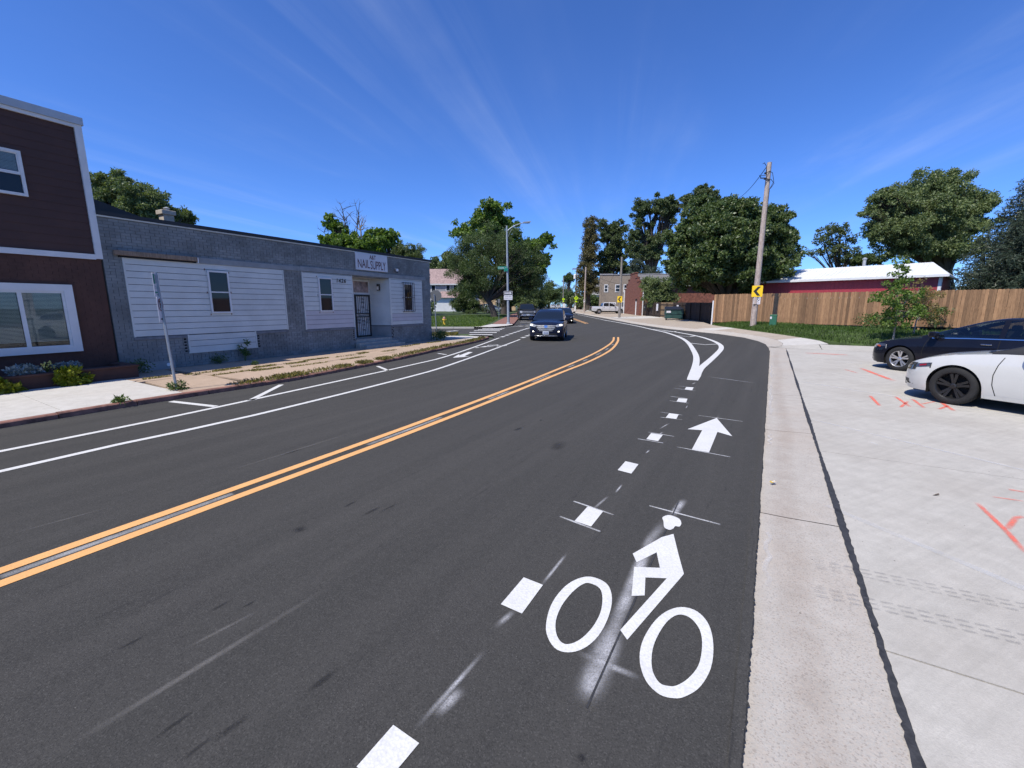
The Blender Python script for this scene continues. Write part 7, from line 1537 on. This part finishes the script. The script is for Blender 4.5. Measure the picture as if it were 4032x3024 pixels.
tk_ = [A(1430, 990, 62) - b0, A(1427, 945, 62) - b0, A(1417, 905, 62) - b0]; twig((0, 0, -.3), tk_[0], .34, .26); twig(tk_[0], tk_[1], .22, .16); twig(tk_[1], tk_[2], .15, .09)
for (s_, x, y, r0) in ((2, 1410, 850, .12), (2, 1440, 870, .11), (2, 1398, 890, .1), (1, 1395, 930, .12), (1, 1450, 928, .12), (2, 1430, 858, .1), (1, 1392, 958, .1), (2, 1448, 895, .1)):
    e = A(x, y, 62) - b0; twig(tk_[s_], e, r0, r0 * .25)
    for i in range(6): s2 = tk_[s_].lerp(e, rr_.uniform(.4, 1)); q = s2 + Vector((rr_.uniform(-1, 1), rr_.uniform(-.4, .4), rr_.uniform(-.2, 1))) * .9; twig(s2, q, r0 * .28, r0 * .08, 3)
m.build('trunk', 'barkpale', w_, True, 60)
tree('catalpa_tree', 'bushy bright green tree directly above the shop sign', Vector((-18, 58, 0)), [cl(1300, 960, 58, 45, 30, 700), cl(1360, 965, 58, 55, 32, 900), cl(1420, 965, 58, 50, 35, 800), cl(1480, 975, 58, 50, 35, 800), cl(1365, 935, 59, 35, 25, 400)], 'leaf_catalpa', 'bark', .38, 1.2, .3, .4, 9, 15, aspect=.8)
tree('catalpa_tree', 'sparse broad-leaved tree right of the dead trees behind the nail shop', Vector((-16, 60, 0)), [cl(1490, 920, 60, 38, 18, 260), cl(1530, 930, 60, 32, 24, 280), cl(1515, 960, 60, 40, 22, 300), cl(1465, 945, 60, 25, 14, 140)], 'leaf_catalpa', 'bark', .42, 1.0, .26, .5, 8, 16, aspect=.8)
tree('willow_tree', 'soft grey-green tree above the right end of the shop roof, left of two', Vector((-15, 66, 0)), [cl(1560, 975, 66, 35, 30, 1000), cl(1545, 1000, 66, 40, 25, 900), cl(1585, 1000, 66, 35, 28, 900)], 'leaf_olive', 'bark', .28, 1.1, .28, .4, 12, 17, aspect=.35)
tree('willow_tree', 'soft olive tree above the right end of the shop roof, right of two', Vector((-12.5, 66, 0)), [cl(1625, 985, 66, 40, 22, 1000), cl(1640, 1005, 66, 40, 22, 1000), cl(1600, 1010, 66, 35, 20, 800)], 'leaf_olive', 'bark', .28, 1.1, .28, .4, 12, 18, aspect=.35)
tree('bushy_tree', 'dark tree filling the gap above the white house roof, left of two', Vector((-20, 118, 1)), [cl(1700, 1040, 118, 32, 40, 900), cl(1725, 1060, 118, 30, 30, 800), cl(1680, 1060, 118, 30, 30, 700)], 'leaf_far', 'bark', .5, 1.1, .3, .3, 10, 19)
tree('bushy_tree', 'loose grey-green tree above the white house roof, right of two', Vector((-15, 116, 1)), [cl(1765, 1030, 116, 34, 34, 900), cl(1800, 1040, 116, 34, 34, 900), cl(1745, 1050, 116, 25, 25, 500)], 'leaf_olive', 'bark', .5, 1.0, .3, .3, 10, 20)
# down the street, left side
for i, (x, y, Y, rx, ry, n, mt, lb) in enumerate(((2050, 1150, 100, 60, 60, 2600, 'leaf_far', 'dark tree behind the street lamp, nearest of the left row'), (2105, 1155, 112, 55, 55, 2400, 'leaf_locust', 'greyish tree in the left row behind the black pickup'), (2090, 1110, 125, 50, 45, 2000, 'leaf_far', 'taller dark tree in the left row behind the greyish one'), (2160, 1150, 135, 48, 56, 2400, 'leaf_far', 'dark rounded tree at the end of the left row'), (2165, 1118, 160, 22, 16, 700, 'leaf_olive', 'small olive crown at the top of the left row'), (2010, 1165, 95, 60, 45, 1800, 'leaf_far', 'shady tree behind the parked jeep'), (2075, 1195, 92, 45, 22, 1200, 'leaf_olive', 'pale green roadside bush behind the black pickup'), (2130, 1190, 130, 35, 25, 900, 'leaf_olive', 'roadside bush behind the far street name sign'))):
    b_ = A(x, y, Y); b_.z = zroad(Y) + .1; tree('street_tree' if ry > 30 else 'roadside_bush', lb, b_, [cl(x, y, Y, rx * .7, ry * .7, n * .5), cl(x - rx * .4, y + ry * .35, Y, rx * .6, ry * .6, n * .35), cl(x + rx * .4, y + ry * .3, Y, rx * .6, ry * .6, n * .35)], mt, 'bark', .42, 1.1, .3, .3, 14, 30 + i, cat='tree' if ry > 30 else 'bush', group='trees along the left of the far street')
# down the street, right side
for i, (x, y, Y, rx, ry, n, mt, lb) in enumerate(((2240, 1092, 190, 24, 22, 1300, 'leaf_far', 'far tree crown above the road gap, left of the transformer pole'), (2222, 1150, 215, 45, 50, 2000, 'leaf_far', 'far dark tree closing the end of the street'), (2188, 1152, 225, 35, 42, 1500, 'leaf_far', 'far tree left of the street end'), (2245, 1165, 165, 35, 42, 1500, 'leaf_far', 'dark tree behind the transformer pole'), (2290, 1175, 125, 40, 35, 1400, 'leaf_olive', 'leafy bush behind the street light pole'), (2335, 1185, 108, 35, 35, 1300, 'leaf_far', 'dark bush in front of the white cottage'))):
    b_ = A(x, y, Y); b_.z = zroad(Y) + .2; tree('street_tree' if ry > 36 or Y > 180 else 'roadside_bush', lb, b_, [cl(x, y, Y, rx * .7, ry * .7, n * .5), cl(x - rx * .4, y + ry * .35, Y, rx * .6, ry * .6, n * .35), cl(x + rx * .4, y + ry * .3, Y, rx * .6, ry * .6, n * .35)], mt, 'bark', .5, 1.1, .3, .3, 12, 50 + i, cat='tree' if ry > 36 or Y > 180 else 'bush', group='trees along the right of the far street')
# tall trees on the right
tree('spruce_tree', 'tall narrow brownish conifer left of the tall poplars', A(2315, 1228, 97), [cl(2330, 880, 97, 26, 30, 900), cl(2320, 940, 97, 32, 40, 1200), cl(2318, 1000, 97, 36, 40, 1300), cl(2312, 1060, 97, 42, 45, 1500), cl(2330, 1120, 97, 42, 40, 1300), cl(2300, 1130, 97, 38, 35, 900)], 'leaf_brown', 'bark', .45, 1.1, .5, .5, 12, 61, aspect=.35, droop=.6)
tree('poplar_tree', 'tall open poplar right of the brownish conifer', A(2400, 1215, 100), [cl(2380, 885, 100, 26, 26, 700), cl(2400, 930, 100, 36, 36, 1100), cl(2445, 900, 100, 24, 30, 700), cl(2390, 990, 100, 38, 36, 1100), cl(2440, 970, 100, 34, 34, 1000), cl(2420, 1035, 100, 46, 30, 1100), cl(2375, 1060, 100, 30, 30, 700), cl(2470, 1060, 100, 30, 28, 700)], 'leaf_poplar', 'bark', .45, 1.1, .5, .3, 9, 62, subr=.38)
tree('poplar_tree', 'tallest poplar, forked and open, in the middle of the right group', A(2560, 1212, 92), [cl(2520, 830, 92, 30, 45, 1300), cl(2530, 900, 92, 38, 36, 1200), cl(2590, 800, 92, 42, 36, 1400), cl(2620, 860, 92, 48, 36, 1300), cl(2660, 800, 92, 34, 34, 1100), cl(2545, 960, 92, 45, 34, 1100), cl(2600, 940, 92, 42, 34, 1000), cl(2500, 1000, 92, 34, 28, 800), cl(2570, 1010, 92, 34, 26, 800), cl(2480, 940, 92, 22, 26, 500)], 'leaf_poplar', 'bark', .42, 1.1, .55, .3, 9, 63, subr=.38)
tree('poplar_tree', 'poplar crown peeping above the maple, highest at the back', A(2760, 1200, 88), [cl(2740, 790, 88, 38, 34, 1100), cl(2770, 755, 88, 26, 26, 700), cl(2800, 770, 88, 30, 28, 800), cl(2710, 800, 88, 30, 30, 700), cl(2830, 800, 88, 30, 20, 600)], 'leaf_poplar', 'bark', .42, 1.1, .5, .4, 9, 64, subr=.38)
tree('conifer_tree', 'dark conifer showing between the poplars behind the brick building', A(2500, 1200, 85), [cl(2500, 1040, 85, 22, 24, 500), cl(2505, 1080, 85, 36, 26, 700), cl(2480, 1110, 85, 40, 24, 600), cl(2560, 1080, 85, 40, 30, 700)], 'leaf_spruce', 'bark', .45, 1.2, .3, .3, 9, 65, aspect=.3, droop=.7)
tree('maple_tree', 'huge dense dark green maple behind the dark fence', Vector((20.3, 41.5, .4)), [cl(2780, 850, 40, 75, 62, 3600), cl(2870, 830, 40, 85, 60, 4200), cl(2960, 850, 40, 80, 65, 3800), cl(3040, 900, 40, 70, 75, 3400), cl(2720, 930, 40, 75, 70, 3400), cl(2820, 940, 38, 95, 80, 4600), cl(2940, 950, 38, 95, 80, 4600), cl(3060, 990, 40, 75, 65, 3200), cl(2680, 1020, 40, 60, 60, 2400), cl(2780, 1040, 38, 90, 60, 3600), cl(2900, 1050, 38, 95, 60, 3800), cl(3020, 1060, 39, 85, 50, 3000), cl(2700, 1090, 41, 60, 50, 2000), cl(2660, 960, 41, 40, 40, 1100), cl(3095, 930, 40, 38, 40, 1000), cl(2850, 1120, 42, 90, 45, 2600), cl(2980, 1120, 42, 80, 40, 2000)], 'leaf_maple', 'bark', .26, 1.0, .5, .22, 20, 66, aspect=.62, subr=.34)
tree('garage_bush', 'tall leafy bush against the side of the brick building', Vector((20.3, 57, .5)), [cl(2570, 1120, 57, 36, 36, 1400), cl(2600, 1160, 57, 40, 36, 1500), cl(2560, 1175, 57, 30, 32, 1000), cl(2625, 1120, 57, 32, 32, 1000), cl(2640, 1180, 57, 30, 26, 800)], 'leaf_olive', 'bark', .28, 1.1, .12, .2, 12, 67, cat='bush', aspect=.4)
tree('ash_tree', 'lacy open tree above the white barn roof', Vector((46, 60, .6)), [cl(3270, 910, 60, 45, 22, 420), cl(3310, 900, 60, 40, 20, 380), cl(3240, 945, 60, 34, 22, 330), cl(3330, 945, 60, 42, 26, 430), cl(3280, 975, 60, 45, 26, 450), cl(3340, 990, 60, 36, 22, 330), cl(3300, 1015, 60, 36, 20, 300), cl(3185, 995, 60, 20, 14, 90), cl(3225, 990, 60, 22, 14, 110)], 'leaf_poplar', 'bark', .30, .8, .3, .35, 10, 68, subr=.4, fill_in=False)
tree('bushy_tree', 'small dark tree just above the barn roof beside the lacy tree', Vector((52, 62, .6)), [cl(3390, 1020, 62, 40, 24, 900), cl(3440, 1025, 62, 36, 20, 800), cl(3350, 1035, 62, 30, 15, 400)], 'leaf_far', 'bark', .3, 1.1, .2, .4, 9, 69)
tree('hackberry_tree', 'very large rounded tree behind the right end of the barn', Vector((50.5, 50, .6)), [cl(3620, 740, 50, 85, 50, 2300), cl(3720, 730, 50, 85, 50, 2300), cl(3540, 800, 50, 80, 55, 2200), cl(3660, 820, 49, 100, 65, 3000), cl(3790, 790, 50, 80, 60, 2300), cl(3500, 880, 50, 75, 50, 1800), cl(3600, 910, 49, 95, 60, 2600), cl(3730, 900, 49, 100, 65, 2900), cl(3850, 870, 50, 70, 60, 2000), cl(3540, 970, 50, 80, 45, 1700), cl(3660, 985, 49, 95, 45, 2000), cl(3780, 980, 49, 90, 50, 2000), cl(3420, 840, 50, 30, 16, 260), cl(3450, 780, 50, 30, 22, 330), cl(3860, 800, 50, 45, 35, 900), cl(3440, 930, 50, 40, 26, 500), cl(3480, 760, 50, 26, 16, 260)], 'leaf_olive', 'bark', .30, 1.05, .6, .35, 14, 70, aspect=.42, droop=.45, subr=.38)
# layered spruce at the right edge
def spruce(label, base, H, Rb, seed, z0=.4, n=34):
    rs = np.random.RandomState(seed); rr = random.Random(seed); t = thing('blue_spruce', label, 'tree', base); w = MB(); w.tube([(0, 0, -.3), (0, 0, H)], [.25, .03], 9); Vs, Fs, k = [], [], 0
    for i in range(n):
        u = i / (n - 1); z = z0 + (H - z0) * u ** .9; Lr = Rb * (1 - u) ** .8 + .25; nb = max(5, int(13 * (1 - u) + 5)); a0 = rr.uniform(0, 6.28)
        for j in range(nb):
            a = a0 + 2 * math.pi * j / nb + rr.uniform(-.2, .2); L = Lr * rr.uniform(.75, 1.12); tip = Vector((math.cos(a) * L, math.sin(a) * L, z - L * .28 + .12 * L)); w.tube([(0, 0, z), tuple(tip * .6 + Vector((0, 0, z * .4 - L * .08))), tuple(tip)], [.03, .02, .008], 4, False)
            m_ = int(26 + 60 * L); uu = rs.random(m_) ** .7; C = np.stack([np.cos(a) * L * uu, np.sin(a) * L * uu, z + (tip.z - z) * uu], 1); C += rs.normal(size=(m_, 3)) * np.array([.14, .14, .07]) * (1 - .3 * uu)[:, None]
            V, F = leaf_cloud(C, np.full(m_, .05), np.ones(m_, int), .24, rs, 1, .3, .22); Vs.append(V); Fs.append(F + k); k += len(V)
    w.build('trunk', 'bark', t); link('crown', nmesh('crown', np.concatenate(Vs), np.concatenate(Fs), 'leaf_spruce', 4), t); return t
spruce('large blue-grey spruce at the right edge above the fence', Vector((37.5, 31.5, .6)), 9.6, 4.6, 71)
spruce('dark spruce behind the large one at the right edge', Vector((40.5, 34.5, .6)), 12.5, 5.2, 72)
# saplings on the bank
tree('maple_sapling', 'young green tree planted on the bank before the fence, left of two', Vector((16.35, 18.35, .32)), [cl(3542, 1050, 18.3, 26, 45, 260), cl(3540, 1120, 18.3, 45, 42, 420), cl(3500, 1165, 18.3, 55, 32, 420), cl(3590, 1150, 18.3, 40, 34, 320), cl(3530, 1210, 18.3, 70, 40, 620), cl(3590, 1230, 18.3, 55, 36, 420), cl(3500, 1250, 18.3, 50, 30, 330), cl(3545, 1275, 18.3, 45, 24, 260)], 'leaf_sap', 'barkpale', .12, .55, .035, .3, 8, 73, aspect=.7, subr=.36, fill_in=False)
tree('sparse_sapling', 'thin sparse young tree on the bank, right of the green sapling', Vector((17.6, 18.8, .5)), [cl(3620, 1130, 18.8, 45, 45, 120), cl(3650, 1180, 18.8, 45, 40, 150), cl(3610, 1220, 18.8, 45, 35, 150), cl(3660, 1240, 18.8, 35, 35, 110)], 'leaf_rust', 'barkpale', .10, 1.2, .03, .35, 8, 74, aspect=.5)
weed('fence_weeds', 'green weeds at the foot of the cedar fence behind the black car', Vector((22.6, 26.6, .55)), 1.2, 900, .16, 75, h=.5); weed('fence_weeds', 'small leafy weed climbing the cedar fence right of the saplings', Vector((25.0, 25.4, .55)), .6, 500, .14, 76, h=1.1)
